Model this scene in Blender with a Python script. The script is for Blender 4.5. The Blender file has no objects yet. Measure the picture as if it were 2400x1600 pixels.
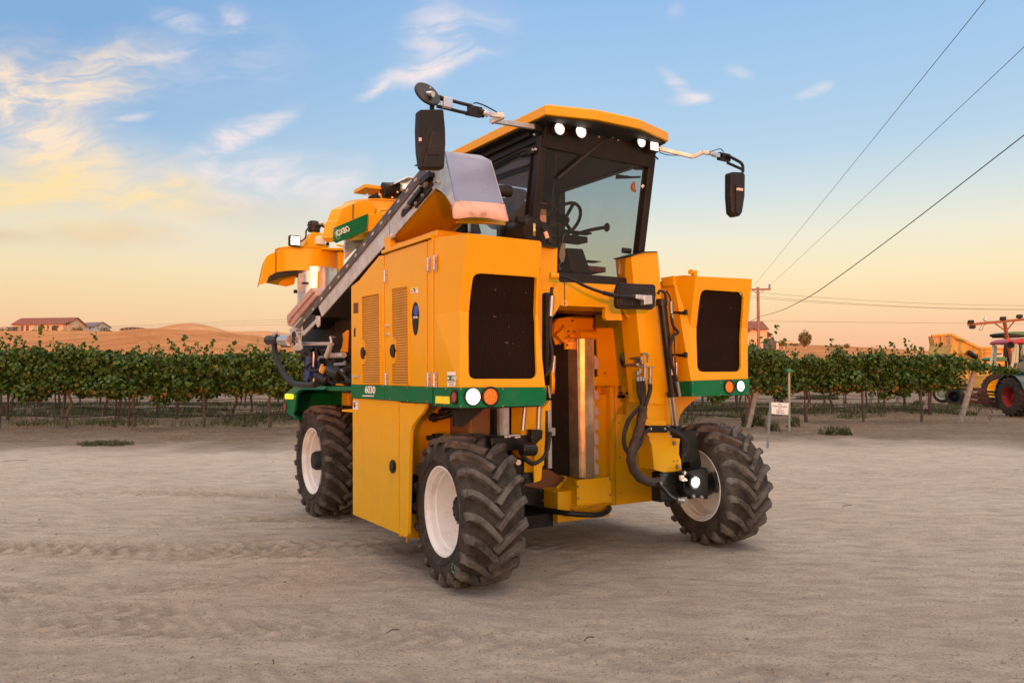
import bpy, bmesh, math, random
import numpy as np
from mathutils import Vector, Matrix
from mathutils.geometry import tessellate_polygon
random.seed(7)
rng = np.random.default_rng(7)
scene = bpy.context.scene
COL = scene.collection
R = math.radians

# ---------------------------------------------------------------- camera
FPX = 1800.0                       # focal length for a 2400 px wide picture
CAM = Vector((-2.92, -5.18, 1.66))
YAW = R(32.5)
PITCH = math.atan(75.0 / 1800.0)
cam_d = bpy.data.cameras.new('camera')
cam_d.sensor_width = 36.0
cam_d.lens = 36.0 * FPX / 2400.0
cam_d.clip_end = 6000.0
cam = bpy.data.objects.new('camera', cam_d)
COL.objects.link(cam)
cam.location = CAM
cam.rotation_euler = (math.pi / 2 + PITCH, 0, -YAW)
scene.camera = cam

# ---------------------------------------------------------------- world
SUN_AZ = Vector((-math.sin(R(34)), -math.cos(R(34)), 0.0))
SUN_EL = R(1.2)
FH = Vector((math.sin(YAW), math.cos(YAW), 0))
RH = Vector((math.cos(YAW), -math.sin(YAW), 0))
world = bpy.data.worlds.new('World')
scene.world = world
world.use_nodes = True
WN = world.node_tree.nodes
WL = world.node_tree.links
WN.clear()

def wn(t, **k):
    n = WN.new(t)
    for a, b in k.items():
        setattr(n, a, b)
    return n

def wmath(op, a, b=None, c=None, clamp=False):
    n = wn('ShaderNodeMath', operation=op, use_clamp=clamp)
    for i, x in enumerate((a, b, c)):
        if x is None:
            continue
        if isinstance(x, (int, float)):
            n.inputs[i].default_value = x
        else:
            WL.new(x, n.inputs[i])
    return n.outputs[0]

def wdot(a, vec):
    n = wn('ShaderNodeVectorMath', operation='DOT_PRODUCT')
    WL.new(a, n.inputs[0])
    n.inputs[1].default_value = vec
    return n.outputs['Value']

def wrange(x, a, b, c=0.0, d=1.0, smooth=True):
    n = wn('ShaderNodeMapRange')
    n.interpolation_type = 'SMOOTHSTEP' if smooth else 'LINEAR'
    WL.new(x, n.inputs[0])
    for i, q_ in enumerate((a, b, c, d)):
        n.inputs[i + 1].default_value = q_
    return n.outputs[0]

def wmix(f, a, b, mode='MIX'):
    n = wn('ShaderNodeMix', data_type='RGBA', blend_type=mode)
    if isinstance(f, (int, float)):
        n.inputs[0].default_value = f
    else:
        WL.new(f, n.inputs[0])
    for i, x in ((6, a), (7, b)):
        if isinstance(x, tuple):
            n.inputs[i].default_value = (*x, 1)
        else:
            WL.new(x, n.inputs[i])
    return n.outputs[2]

def s2l(c):
    out = []
    for v in c:
        v = v / 255.0
        out.append(v / 12.92 if v <= 0.04045 else ((v + 0.055) / 1.055) ** 2.4)
    return tuple(out)

tc = wn('ShaderNodeTexCoord').outputs['Generated']
dz = wdot(tc, (0, 0, 1))
el = wmath('MULTIPLY', wmath('ARCSINE', dz), 180 / math.pi)       # elevation in degrees
ramp = wn('ShaderNodeValToRGB')
WL.new(wmath('DIVIDE', el, 60.0, clamp=True), ramp.inputs[0])
stops = [(0, (242, 176, 136)), (1.8, (248, 190, 150)), (3.0, (250, 201, 158)), (4.6, (252, 216, 168)), (7.0, (252, 232, 190)),
         (9.5, (240, 235, 212)), (12.5, (212, 225, 227)), (16, (182, 211, 233)), (20, (168, 203, 234)), (26, (150, 190, 233)),
         (38, (100, 148, 214)), (60, (62, 104, 176))]
cr = ramp.color_ramp
cr.interpolation = 'EASE'
while len(cr.elements) > 1:
    cr.elements.remove(cr.elements[-1])
cr.elements[0].position = 0
cr.elements[0].color = (*s2l(stops[0][1]), 1)
cr.interpolation = 'LINEAR'
for a, c in stops[1:]:
    e = cr.elements.new(a / 60.0)
    e.color = (*s2l(c), 1)
sky_col = ramp.outputs[0]
# left part of the sky is a deeper, slightly greyer blue
uf = wmath('MAXIMUM', wdot(tc, tuple(FH)), 0.05)
uu = wmath('DIVIDE', wdot(tc, tuple(RH)), uf)
vv = wmath('DIVIDE', dz, uf)
left = wmath('MULTIPLY', wrange(uu, 0.1, -0.65), wrange(vv, 0.1, 0.45))
sky_col = wmix(wmath('MULTIPLY', left, 0.55), sky_col, s2l((100, 150, 205)))
lowl = wmath('MULTIPLY', wrange(uu, 0.3, -0.6), wrange(vv, 0.32, 0.12))
sky_col = wmix(wmath('MULTIPLY', lowl, 0.25), sky_col, s2l((222, 196, 150)))
# clouds : wisps placed by direction on the sky, warped by noise
cv = wn('ShaderNodeCombineXYZ')
WL.new(uu, cv.inputs[0]); WL.new(vv, cv.inputs[1])
wz = wn('ShaderNodeTexNoise'); wz.inputs['Scale'].default_value = 5.0; wz.inputs['Detail'].default_value = 5.0
WL.new(cv.outputs[0], wz.inputs[0])
sub = wn('ShaderNodeVectorMath', operation='SUBTRACT'); WL.new(wz.outputs['Color'], sub.inputs[0]); sub.inputs[1].default_value = (.5, .5, .5)
scl = wn('ShaderNodeVectorMath', operation='SCALE'); WL.new(sub.outputs[0], scl.inputs[0]); scl.inputs['Scale'].default_value = 0.09
addv = wn('ShaderNodeVectorMath', operation='ADD'); WL.new(cv.outputs[0], addv.inputs[0]); WL.new(scl.outputs[0], addv.inputs[1])
cvw = addv.outputs[0]
mp = wn('ShaderNodeMapping'); WL.new(cvw, mp.inputs[0]); mp.inputs['Rotation'].default_value = (0, 0, R(-22)); mp.inputs['Scale'].default_value = (5.0, 15, 1)
nz = wn('ShaderNodeTexNoise'); nz.inputs['Scale'].default_value = 2.2; nz.inputs['Detail'].default_value = 9.0; nz.inputs['Roughness'].default_value = 0.62
nz.inputs['Distortion'].default_value = 0.9
WL.new(mp.outputs[0], nz.inputs[0])
wisp = wrange(nz.outputs['Fac'], 0.30, 0.78)

def blob(px, py, ax, ay, ang, k):
    m = wn('ShaderNodeMapping'); m.vector_type = 'TEXTURE'
    m.inputs['Location'].default_value = ((px - 1200) / FPX, (875 - py) / FPX, 0)
    m.inputs['Rotation'].default_value = (0, 0, R(ang))
    m.inputs['Scale'].default_value = (ax / FPX, ay / FPX, 1)
    WL.new(cvw, m.inputs[0])
    l = wn('ShaderNodeVectorMath', operation='LENGTH'); WL.new(m.outputs[0], l.inputs[0])
    return wrange(l.outputs['Value'], 1.25, 0.0, 0.0, k)

def blobs(lst, wispy=True):
    tot = None
    for b in lst:
        o = blob(*b)
        tot = o if tot is None else wmath('MAXIMUM', tot, o)
    if wispy is None:
        t = wmath('MULTIPLY', tot, wmath('MULTIPLY_ADD', wisp, .85, 0.16))
    elif wispy:
        t = wmath('MULTIPLY', tot, wmath('MULTIPLY_ADD', wisp, 1.05, 0.10))
    else:
        t = wmath('MULTIPLY', tot, wmath('MULTIPLY_ADD', wisp, 0.75, 0.45))
    return wmath('MINIMUM', t, 0.93)
front_half = wrange(wdot(tc, tuple(FH)), 0.1, 0.3)
white = blobs([(385, 105, 110, 26, 3, .8), (420, 30, 120, 26, -30, .7), (515, 45, 50, 60, -50, .75), (310, 285, 75, 17, 18, .95),
               (560, 320, 150, 38, 28, 1.3), (490, 390, 90, 40, 70, .9), (610, 430, 220, 80, 0, 1.0), (770, 440, 100, 70, 30, .7), (1010, 152, 170, 34, 14, 1.3), (890, 190, 80, 18, 22, .9),
               (1010, 90, 110, 95, 60, .9), (1120, 60, 120, 60, 10, .4), (1620, 215, 66, 22, 15, 1.2), (1585, 180, 60, 26, -55, .9), (1740, 150, 42, 18, -20, .8), (1925, 182, 55, 15, 12, 1.0),
               (1710, 522, 60, 12, -22, .6), (500, 120, 260, 130, 0, .25), (1600, 5, 30, 30, 0, .3)])
warm = blobs([(50, 210, 230, 120, -25, 1.6), (190, 180, 240, 120, 20, 1.35), (130, 330, 400, 90, -38, 1.7), (60, 300, 240, 100, -20, .9), (260, 430, 380, 140, -25, .8), (40, 130, 150, 110, 0, .6)], None)
gold = blobs([(90, 435, 240, 100, 0, 1.35), (230, 470, 350, 60, -4, .9), (420, 455, 130, 40, -3, .7), (160, 510, 220, 60, -10, .5)], False)
dusk = blobs([(230, 545, 240, 32, -3, .9), (20, 535, 160, 25, 0, .7), (560, 490, 260, 40, 0, .4)], False)
sky_col = wmix(wmath('MULTIPLY', dusk, front_half), sky_col, s2l((226, 200, 165)))
sky_col = wmix(wmath('MULTIPLY', white, front_half), sky_col, s2l((246, 232, 232)))
sky_col = wmix(wmath('MULTIPLY', warm, front_half), sky_col, s2l((254, 230, 204)))
sky_col = wmix(wmath('MULTIPLY', gold, front_half), sky_col, s2l((255, 226, 168)))
ss_ = wn('ShaderNodeVectorMath', operation='SCALE'); WL.new(sky_col, ss_.inputs[0]); ss_.inputs['Scale'].default_value = 0.875; sky_col = ss_.outputs[0]
# sunset glow on the side of the sky where the sun is (behind the camera)
sky_tex = wn('ShaderNodeTexSky')
sky_tex.sky_type = 'NISHITA'
sky_tex.sun_disc = False
sky_tex.sun_elevation = SUN_EL
sky_tex.sun_rotation = math.atan2(SUN_AZ.x, SUN_AZ.y)
sky_tex.air_density = 1.6
sky_tex.dust_density = 3.0
back = wrange(wdot(tc, tuple(SUN_AZ)), -0.25, 0.8)
nsc = wn('ShaderNodeVectorMath', operation='SCALE'); WL.new(sky_tex.outputs[0], nsc.inputs[0]); nsc.inputs['Scale'].default_value = 0.10
glow = wmath('MULTIPLY', wrange(wdot(tc, tuple(SUN_AZ)), 0.3, 1.0), wrange(el, 25.0, 0.5))
sky_col = wmix(back, sky_col, wmix(1.0, sky_col, nsc.outputs[0], 'ADD'))
gl = wmix(glow, (0, 0, 0), (4.0, 2.4, 1.2))
sky_col = wmix(1.0, sky_col, gl, 'ADD')
# made-up warm brightening of the unseen sky overhead, to light the ground
sky_col = wmix(wmath('MULTIPLY', wrange(el, 31.0, 52.0), 0.92), sky_col, (2.05, 1.78, 1.56))
bg = wn('ShaderNodeBackground')
bg.inputs['Strength'].default_value = 1.0
WL.new(sky_col, bg.inputs[0])
wo = wn('ShaderNodeOutputWorld')
WL.new(bg.outputs[0], wo.inputs[0])

# ---------------------------------------------------------------- sun (just above the horizon, behind the camera)
sd = bpy.data.lights.new('sun', 'SUN')
sd.energy = 2.3
sd.angle = R(1.2)
sd.color = (1.0, 0.21, 0.03)
sun = bpy.data.objects.new('sun', sd)
COL.objects.link(sun)
sv = Vector((SUN_AZ.x * math.cos(SUN_EL), SUN_AZ.y * math.cos(SUN_EL), math.sin(SUN_EL)))
sun.rotation_euler = sv.to_track_quat('Z', 'Y').to_euler()
sun.location = (-10, -20, 12)

scene.view_settings.view_transform = 'Standard'
scene.view_settings.look = 'None'
scene.view_settings.exposure = 0.22
scene.view_settings.gamma = 1.0

# ---------------------------------------------------------------- survey helpers: sight lines to real planes
ZO = {0: (0, 0, 1.0), 1: (580, 380, .25515), 2: (940, 160, .25510), 3: (1200, 230, .28698), 4: (800, 530, .28698), 5: (640, 740, .33149),
      6: (940, 900, .31898), 7: (1240, 620, .38278), 8: (1480, 620, .43379), 9: (1400, 900, .19132), 10: (620, 740, .14031),
      12: (1210, 1000, .14027), 13: (1060, 380, .12115), 14: (1240, 650, .15949), 15: (2240, 730, .15936), 16: (1740, 600, .30612),
      17: (1740, 650, .13390), 18: (0, 700, .29762), 19: (0, 720, .17007), 20: (2100, 700, .19133)}
CR = cam.rotation_euler.to_matrix()

def ray(px, py):
    return CR @ Vector(((px - 1200) / FPX, (800 - py) / FPX, -1.0))

def K(z, x, y):
    a = ZO[z]
    return (a[0] + x * a[2], a[1] + y * a[2])

def q(z, x, y, X=None, Y=None, Z=None, D=None, P=None):
    d = ray(*K(z, x, y))
    if P is not None:
        p0, n = P
        t = (p0 - CAM).dot(n) / d.dot(n)
    elif X is not None:
        t = (X - CAM.x) / d.x
    elif Y is not None:
        t = (Y - CAM.y) / d.y
    elif Z is not None:
        t = (Z - CAM.z) / d.z
    else:
        t = D / d.dot(FH)
    return CAM + d * t

def plane3(a, b, c):
    return (a, (b - a).cross(c - a).normalized())

def W(xc, d, z=0.0):
    p = CAM + RH * xc + FH * d
    p.z = z
    return p

# ---------------------------------------------------------------- materials
MATS = {}

def mat(name, base, rough=0.5, metal=0.0, var=0.0, vscale=6.0, bump=0.0, bscale=40.0, coat=0.0, spec=0.5, dirt=None, dscale=3.0, damt=0.5, rvar=0.0, emit=None, estr=0.0, dthr=(.45, .7), stretch=None):
    m = bpy.data.materials.new(name)
    m.use_nodes = True
    N = m.node_tree.nodes; L = m.node_tree.links
    b = N['Principled BSDF']
    b.inputs['Roughness'].default_value = rough
    b.inputs['Metallic'].default_value = metal
    b.inputs['Specular IOR Level'].default_value = spec
    b.inputs['Coat Weight'].default_value = coat
    b.inputs['Coat Roughness'].default_value = 0.07
    if emit:
        b.inputs['Emission Color'].default_value = (*emit, 1)
        b.inputs['Emission Strength'].default_value = estr
    tcn = N.new('ShaderNodeTexCoord')
    oc = tcn.outputs['Object']
    col = None
    if var > 0:
        n = N.new('ShaderNodeTexNoise'); n.inputs['Scale'].default_value = vscale; n.inputs['Detail'].default_value = 6
        L.new(oc, n.inputs[0])
        mr = N.new('ShaderNodeMapRange'); L.new(n.outputs['Fac'], mr.inputs[0])
        mr.inputs[1].default_value = .3; mr.inputs[2].default_value = .7; mr.inputs[3].default_value = 1 - var; mr.inputs[4].default_value = 1 + var
        mx = N.new('ShaderNodeVectorMath'); mx.operation = 'SCALE'; mx.inputs[0].default_value = base
        L.new(mr.outputs[0], mx.inputs['Scale'])
        col = mx.outputs[0]
    if dirt is not None:
        n = N.new('ShaderNodeTexNoise'); n.inputs['Scale'].default_value = dscale; n.inputs['Detail'].default_value = 9; n.inputs['Roughness'].default_value = .68
        if stretch:
            sm_ = N.new('ShaderNodeMapping'); sm_.inputs['Scale'].default_value = stretch; L.new(oc, sm_.inputs[0]); L.new(sm_.outputs[0], n.inputs[0])
        else:
            L.new(oc, n.inputs[0])
        mr = N.new('ShaderNodeMapRange'); L.new(n.outputs['Fac'], mr.inputs[0])
        mr.inputs[1].default_value = dthr[0]; mr.inputs[2].default_value = dthr[1]; mr.inputs[3].default_value = 0; mr.inputs[4].default_value = damt
        mx = N.new('ShaderNodeMix'); mx.data_type = 'RGBA'
        L.new(mr.outputs[0], mx.inputs[0])
        if col is None:
            mx.inputs[6].default_value = (*base, 1)
        else:
            L.new(col, mx.inputs[6])
        mx.inputs[7].default_value = (*dirt, 1)
        col = mx.outputs[2]
        if rvar > 0:
            r2 = N.new('ShaderNodeMath'); r2.operation = 'MULTIPLY_ADD'; L.new(mr.outputs[0], r2.inputs[0]); r2.inputs[1].default_value = rvar; r2.inputs[2].default_value = rough
            L.new(r2.outputs[0], b.inputs['Roughness'])
    if col is None:
        b.inputs['Base Color'].default_value = (*base, 1)
    else:
        L.new(col, b.inputs['Base Color'])
    if bump > 0:
        n = N.new('ShaderNodeTexNoise'); n.inputs['Scale'].default_value = bscale; n.inputs['Detail'].default_value = 5
        L.new(oc, n.inputs[0])
        bp = N.new('ShaderNodeBump'); bp.inputs['Strength'].default_value = bump; bp.inputs['Distance'].default_value = 0.02
        L.new(n.outputs['Fac'], bp.inputs['Height'])
        L.new(bp.outputs[0], b.inputs['Normal'])
    MATS[name] = m
    return m

ORANGE = mat('orange_paint', (.62, .325, .0), .38, coat=.26, spec=.16, var=.02, dirt=(.55, .27, .04), dscale=1.6, damt=.26, rvar=.6, bump=.05, bscale=1.8, dthr=(.48, .75), stretch=(2, 2, .9))
YELLOW = mat('yellow_paint', (.70, .355, .0), .4, coat=.18, spec=.16, var=.02, dirt=(.40, .24, .07), dscale=3.5, damt=.22, rvar=.6, bump=.05, bscale=1.8, dthr=(.48, .75), stretch=(2, 2, .9))
GREENP = mat('green_paint', (.0, .125, .042), .38, coat=.03, spec=.15, var=.05, dirt=(.08, .13, .06), dscale=5, damt=.2, rvar=.5)
BLACK = mat('black_paint', (.006, .006, .006), .32, spec=.3, dirt=(.05, .04, .03), dscale=6, damt=.3, rvar=.8)
PLASTIC = mat('black_plastic', (.011, .010, .009), .48, spec=.25, bump=.15, bscale=200, dirt=(.05, .04, .03), dscale=5, damt=.3)
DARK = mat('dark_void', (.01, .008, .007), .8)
STEEL = mat('galvanised_steel', (.58, .57, .54), .42, metal=.6, var=.15, vscale=14, dirt=(.25, .2, .17), dscale=5, damt=.4, rvar=.5)
COLM = mat('scuffed_steel_box', (.74, .62, .46), .28, metal=.75, var=.1, vscale=9, dirt=(.22, .17, .13), dscale=6, damt=.5)
STEEL2 = mat('stainless_steel', (.62, .62, .63), .30, metal=.9, var=.08, vscale=9, dirt=(.32, .24, .2), dscale=4, damt=.35, rvar=.4)
HOODM = mat('brushed_zinc_sheet', (.24, .25, .33), .36, metal=.75, var=.06, vscale=5, dirt=(.22, .15, .14), dscale=3.2, damt=.8, rvar=.3, dthr=(.55, .70))
CHROME = mat('chrome', (.30, .29, .28), .34, metal=.85)
HOSE = mat('rubber_hose', (.012, .010, .010), .5, spec=.3, bump=.2, bscale=120, dirt=(.05, .035, .025), dscale=8, damt=.3)
RUB = mat('tyre_rubber', (.030, .024, .020), .8, spec=.2, var=.3, vscale=9, bump=.6, bscale=60, dirt=(.10, .076, .060), dscale=7, damt=.7, dthr=(.38, .66))
LUG = mat('tyre_lug_rubber', (.050, .042, .037), .75, spec=.2, var=.25, vscale=9, bump=.35, bscale=90, dirt=(.17, .140, .118), dscale=9, damt=.75, dthr=(.36, .62))
RIMW = mat('white_rim_paint', (.80, .75, .72), .42, var=.04, dirt=(.42, .28, .2), dscale=6, damt=.55, rvar=.4, dthr=(.5, .75))
BOLT = mat('bolt_steel', (.28, .26, .24), .4, metal=.7)
SEAM = mat('panel_gap', (.10, .045, .008), .7)
FLAP = mat('rubber_flap', (.62, .42, .34), .55, dirt=(.25, .16, .13), dscale=9, damt=.7, dthr=(.5, .66))
BOOT = mat('pink_beige_cover', (.42, .28, .24), .5, dirt=(.2, .12, .1), dscale=6, damt=.4)
WHITEP = mat('white_decal', (.75, .75, .72), .4)
PAPER = mat('paper', (.62, .50, .42), .7)
REDP = mat('red_paint', (.30, .014, .010), .4, dirt=(.15, .08, .05), dscale=8, damt=.4)
BLUEP = mat('blue_plastic', (.02, .045, .30), .35)
AMBER = mat('amber_lens', (.62, .19, .006), .2, emit=(1, .22, .01), estr=.04, bump=.6, bscale=60)
REDL = mat('red_lens', (.28, .05, .03), .3)
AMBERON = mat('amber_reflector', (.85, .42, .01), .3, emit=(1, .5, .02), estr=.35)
AMBERLIT = mat('amber_lamp_lit', (.9, .6, .02), .3, emit=(1, .62, .02), estr=1.1)
LAMP = mat('lamp_lit', (1, 1, 1), .3, emit=(1, .97, .93), estr=3.2)
REFLM = mat('lamp_reflector', (.8, .8, .8), .2, metal=.6, emit=(1, .98, .95), estr=.55)
LAMPW = mat('lamp_lit_soft', (1, 1, 1), .3, emit=(.95, 1, .98), estr=1.8)
GAUZE = None

def striped(name, c1, c2, scale, axis, rough=.6, spots=None, spec=.3):
    m = bpy.data.materials.new(name); m.use_nodes = True
    N = m.node_tree.nodes; L = m.node_tree.links
    b = N['Principled BSDF']; b.inputs['Roughness'].default_value = rough; b.inputs['Specular IOR Level'].default_value = spec
    t = N.new('ShaderNodeTexCoord')
    w = N.new('ShaderNodeTexWave'); w.bands_direction = axis; w.wave_profile = 'SIN'
    w.inputs['Scale'].default_value = scale; w.inputs['Distortion'].default_value = 0.6; w.inputs['Detail'].default_value = 2
    w.inputs['Detail Scale'].default_value = 2.0
    L.new(t.outputs['Object'], w.inputs[0])
    n = N.new('ShaderNodeTexNoise'); n.inputs['Scale'].default_value = 3.5; n.inputs['Detail'].default_value = 4
    L.new(t.outputs['Object'], n.inputs[0])
    mx = N.new('ShaderNodeMix'); mx.data_type = 'RGBA'
    L.new(w.outputs['Fac'], mx.inputs[0]); mx.inputs[6].default_value = (*c1, 1); mx.inputs[7].default_value = (*c2, 1)
    out = mx.outputs[2]
    if spots:
        v = N.new('ShaderNodeTexNoise'); v.inputs['Scale'].default_value = 26; v.inputs['Detail'].default_value = 3
        L.new(t.outputs['Object'], v.inputs[0])
        mr = N.new('ShaderNodeMapRange'); L.new(v.outputs['Fac'], mr.inputs[0]); mr.inputs[1].default_value = .70; mr.inputs[2].default_value = .74
        m2 = N.new('ShaderNodeMix'); m2.data_type = 'RGBA'; L.new(mr.outputs[0], m2.inputs[0]); L.new(out, m2.inputs[6]); m2.inputs[7].default_value = (*spots, 1)
        out = m2.outputs[2]
    m3 = N.new('ShaderNodeMix'); m3.data_type = 'RGBA'; m3.blend_type = 'MULTIPLY'; m3.inputs[0].default_value = .5
    L.new(out, m3.inputs[6]); L.new(n.outputs['Fac'], m3.inputs[7])
    L.new(m3.outputs[2], b.inputs['Base Color'])
    bp = N.new('ShaderNodeBump'); bp.inputs['Strength'].default_value = .6; bp.inputs['Distance'].default_value = .006
    L.new(w.outputs['Fac'], bp.inputs['Height']); L.new(bp.outputs[0], b.inputs['Normal'])
    MATS[name] = m
    return m

SCREEN = striped('dark_radiator_screen', (.005, .003, .002), (.022, .011, .006), 19, 'X', .7, spots=(.12, .08, .05), spec=.08)
MESHO = striped('orange_perforated_mesh', (.66, .33, .004), (.34, .16, .006), 14, 'Z', .5, spots=(.9, .62, .28))
CURTAIN = mat('black_rubber_curtain', (.008, .006, .005), .5, spec=.15, bump=.3, bscale=260, dirt=(.03, .018, .01), dscale=7, damt=.4)

def glass(name, tint, gloss=.9, dust=0.0):
    m = bpy.data.materials.new(name); m.use_nodes = True
    N = m.node_tree.nodes; L = m.node_tree.links
    N.clear()
    o = N.new('ShaderNodeOutputMaterial'); t = N.new('ShaderNodeBsdfTransparent'); g = N.new('ShaderNodeBsdfGlossy')
    t.inputs[0].default_value = (*tint, 1); g.inputs['Roughness'].default_value = .03; g.inputs[0].default_value = (.9, .9, .9, 1)
    f = N.new('ShaderNodeLayerWeight'); f.inputs[0].default_value = .5
    pw = N.new('ShaderNodeMath'); pw.operation = 'POWER'; pw.inputs[1].default_value = 4.0; L.new(f.outputs['Facing'], pw.inputs[0])
    mu = N.new('ShaderNodeMath'); mu.operation = 'MULTIPLY_ADD'; mu.inputs[1].default_value = gloss * .7; mu.inputs[2].default_value = .03; L.new(pw.outputs[0], mu.inputs[0])
    if dust > 0:
        df = N.new('ShaderNodeBsdfDiffuse'); df.inputs[0].default_value = (.24, .28, .34, 1); xd = N.new('ShaderNodeMixShader'); xd.inputs[0].default_value = dust
        L.new(t.outputs[0], xd.inputs[1]); L.new(df.outputs[0], xd.inputs[2]); t = xd
    x = N.new('ShaderNodeMixShader'); L.new(mu.outputs[0], x.inputs[0]); L.new(t.outputs[0], x.inputs[1]); L.new(g.outputs[0], x.inputs[2])
    L.new(x.outputs[0], o.inputs[0])
    MATS[name] = m
    return m
GLASS = glass('tinted_cab_glass', (.66, .70, .685), .9, .02)
GLASSL = glass('dusty_side_glass', (.66, .70, .74), .5, .22)
GLASSB = glass('clear_tractor_glass', (.72, .80, .74))

# ---------------------------------------------------------------- mesh builder
ORI = Vector((0, 0, 0))

class MB:
    def __init__(s, M=None):
        s.v = []; s.f = []; s.sm = []; s.M = M; s.pc = []

    def add(s, vs, fs, smooth=False):
        o = len(s.v)
        s.pc.append((len(s.v), len(s.f)))
        for p in vs:
            p = Vector(p)
            s.v.append(s.M @ p if s.M else p)
        for f in fs:
            s.f.append([i + o for i in f]); s.sm.append(smooth)
        return s

    def box(s, a, b):
        x0, y0, z0 = a; x1, y1, z1 = b
        if x0 > x1: x0, x1 = x1, x0
        if y0 > y1: y0, y1 = y1, y0
        if z0 > z1: z0, z1 = z1, z0
        return s.add([(x0, y0, z0), (x1, y0, z0), (x1, y1, z0), (x0, y1, z0), (x0, y0, z1), (x1, y0, z1), (x1, y1, z1), (x0, y1, z1)],
                     [(0, 3, 2, 1), (4, 5, 6, 7), (0, 1, 5, 4), (1, 2, 6, 5), (2, 3, 7, 6), (3, 0, 4, 7)])

    def bar(s, p, r, w, h, up=(0, 0, 1)):
        p = Vector(p); r = Vector(r); d = (r - p).normalized(); u = Vector(up)
        if abs(d.dot(u)) > .97: u = Vector((0, 1, 0))
        a = d.cross(u).normalized(); b = a.cross(d).normalized()
        vs = []
        for c in (p, r):
            for i, j in ((-1, -1), (1, -1), (1, 1), (-1, 1)):
                vs.append(c + a * i * w / 2 + b * j * h / 2)
        return s.add(vs, [(0, 3, 2, 1), (4, 5, 6, 7), (0, 1, 5, 4), (1, 2, 6, 5), (2, 3, 7, 6), (3, 0, 4, 7)])

    def poly(s, pts, vec, flip=False):
        """flat polygon (any outline) pushed along vec into a closed slab"""
        pts = [Vector(p) for p in pts]; vec = Vector(vec); n = len(pts)
        tr = tessellate_polygon([pts])
        fs = [tuple(t) for t in tr] + [tuple(n + i for i in reversed(t)) for t in tr]
        fs += [(i, (i + 1) % n, n + (i + 1) % n, n + i) for i in range(n)]
        return s.add(pts + [p + vec for p in pts], fs)

    def loft(s, rings, cap=True, smooth=False, closed=True):
        n = len(rings[0]); vs = [p for r in rings for p in r]; fs = []
        for i in range(len(rings) - 1):
            for j in range(n if closed else n - 1):
                k = (j + 1) % n
                fs.append((i * n + j, i * n + k, (i + 1) * n + k, (i + 1) * n + j))
        o = len(s.v)
        s.add(vs, fs, smooth)
        if cap:
            s.f.append([o + j for j in range(n)][::-1]); s.sm.append(False)
            s.f.append([o + (len(rings) - 1) * n + j for j in range(n)]); s.sm.append(False)
        return s

    def cyl(s, p, r_, r0, r1=None, n=16, cap=True, smooth=True):
        p = Vector(p); e = Vector(r_); r1 = r0 if r1 is None else r1
        d = (e - p).normalized(); u = Vector((0, 0, 1)) if abs(d.z) < .9 else Vector((1, 0, 0))
        a = d.cross(u).normalized(); b = d.cross(a)
        rings = []
        for c, r in ((p, r0), (e, r1)):
            rings.append([c + (a * math.cos(t) + b * math.sin(t)) * r for t in [2 * math.pi * i / n for i in range(n)]])
        return s.loft(rings, cap, smooth)

    def lathe(s, p, axis, prof, n=32, closed=False):
        """prof: (distance along axis, radius)"""
        p = Vector(p); d = Vector(axis).normalized(); u = Vector((0, 0, 1)) if abs(d.z) < .9 else Vector((1, 0, 0))
        a = d.cross(u).normalized(); b = d.cross(a)
        vs = []; fs = []; m = len(prof)
        for i in range(n):
            t = 2 * math.pi * i / n; e = a * math.cos(t) + b * math.sin(t)
            for (h, r) in prof: vs.append(p + d * h + e * r)
        for i in range(n):
            k = (i + 1) % n
            for j in range(m if closed else m - 1):
                l = (j + 1) % m
                fs.append((i * m + j, i * m + l, k * m + l, k * m + j))
        return s.add(vs, fs, True)

    def tube(s, pts, r, n=8, sub=4, cap=True, ratio=None):
        pts = [Vector(p) for p in pts]
        if sub > 1 and len(pts) > 2: pts = crom(pts, sub)
        rings = []; pa = None
        for i, p in enumerate(pts):
            d = (pts[min(i + 1, len(pts) - 1)] - pts[max(i - 1, 0)])
            if d.length < 1e-6: d = Vector((0, 0, 1))
            d.normalize()
            if pa is None:
                u = Vector((0, 0, 1)) if abs(d.z) < .9 else Vector((1, 0, 0)); a = d.cross(u).normalized()
            else:
                a = (pa - d * pa.dot(d)).normalized()
            pa = a; b = d.cross(a)
            rr = r if ratio is None else r * ratio(i / (len(pts) - 1))
            rings.append([p + (a * math.cos(t) + b * math.sin(t)) * rr for t in [2 * math.pi * k / n for k in range(n)]])
        return s.loft(rings, cap, True)

    def each(s, name, m, parent=None, bevel=0.0):
        """every added piece becomes an object of its own"""
        r_ = None; e = s.pc + [(len(s.v), len(s.f))]
        for (v0, f0), (v1, f1) in zip(e, e[1:]):
            b = MB(); b.v = s.v[v0:v1]; b.f = [[i - v0 for i in f] for f in s.f[f0:f1]]; b.sm = s.sm[f0:f1]; r_ = b.build(name, m, parent, bevel) or r_
        return r_

    def build(s, name, m, parent=None, bevel=0.0, bseg=2, local=False):
        me = bpy.data.meshes.new(name)
        o_ = Vector((0, 0, 0)) if local else ORI
        me.from_pydata([tuple(p - o_) for p in s.v], [], s.f)
        me.polygons.foreach_set('use_smooth', s.sm)
        me.update()
        bm = bmesh.new(); bm.from_mesh(me); bmesh.ops.recalc_face_normals(bm, faces=bm.faces); bm.to_mesh(me); bm.free()
        if any(s.sm): me.set_sharp_from_angle(angle=R(38))
        me.materials.append(m)
        ob = bpy.data.objects.new(name, me)
        COL.objects.link(ob)
        if parent: ob.parent = parent
        if bevel > 0:
            bv = ob.modifiers.new('bevel', 'BEVEL'); bv.width = bevel; bv.segments = bseg; bv.limit_method = 'ANGLE'; bv.angle_limit = R(35)
            bv.harden_normals = False
        return ob

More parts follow.
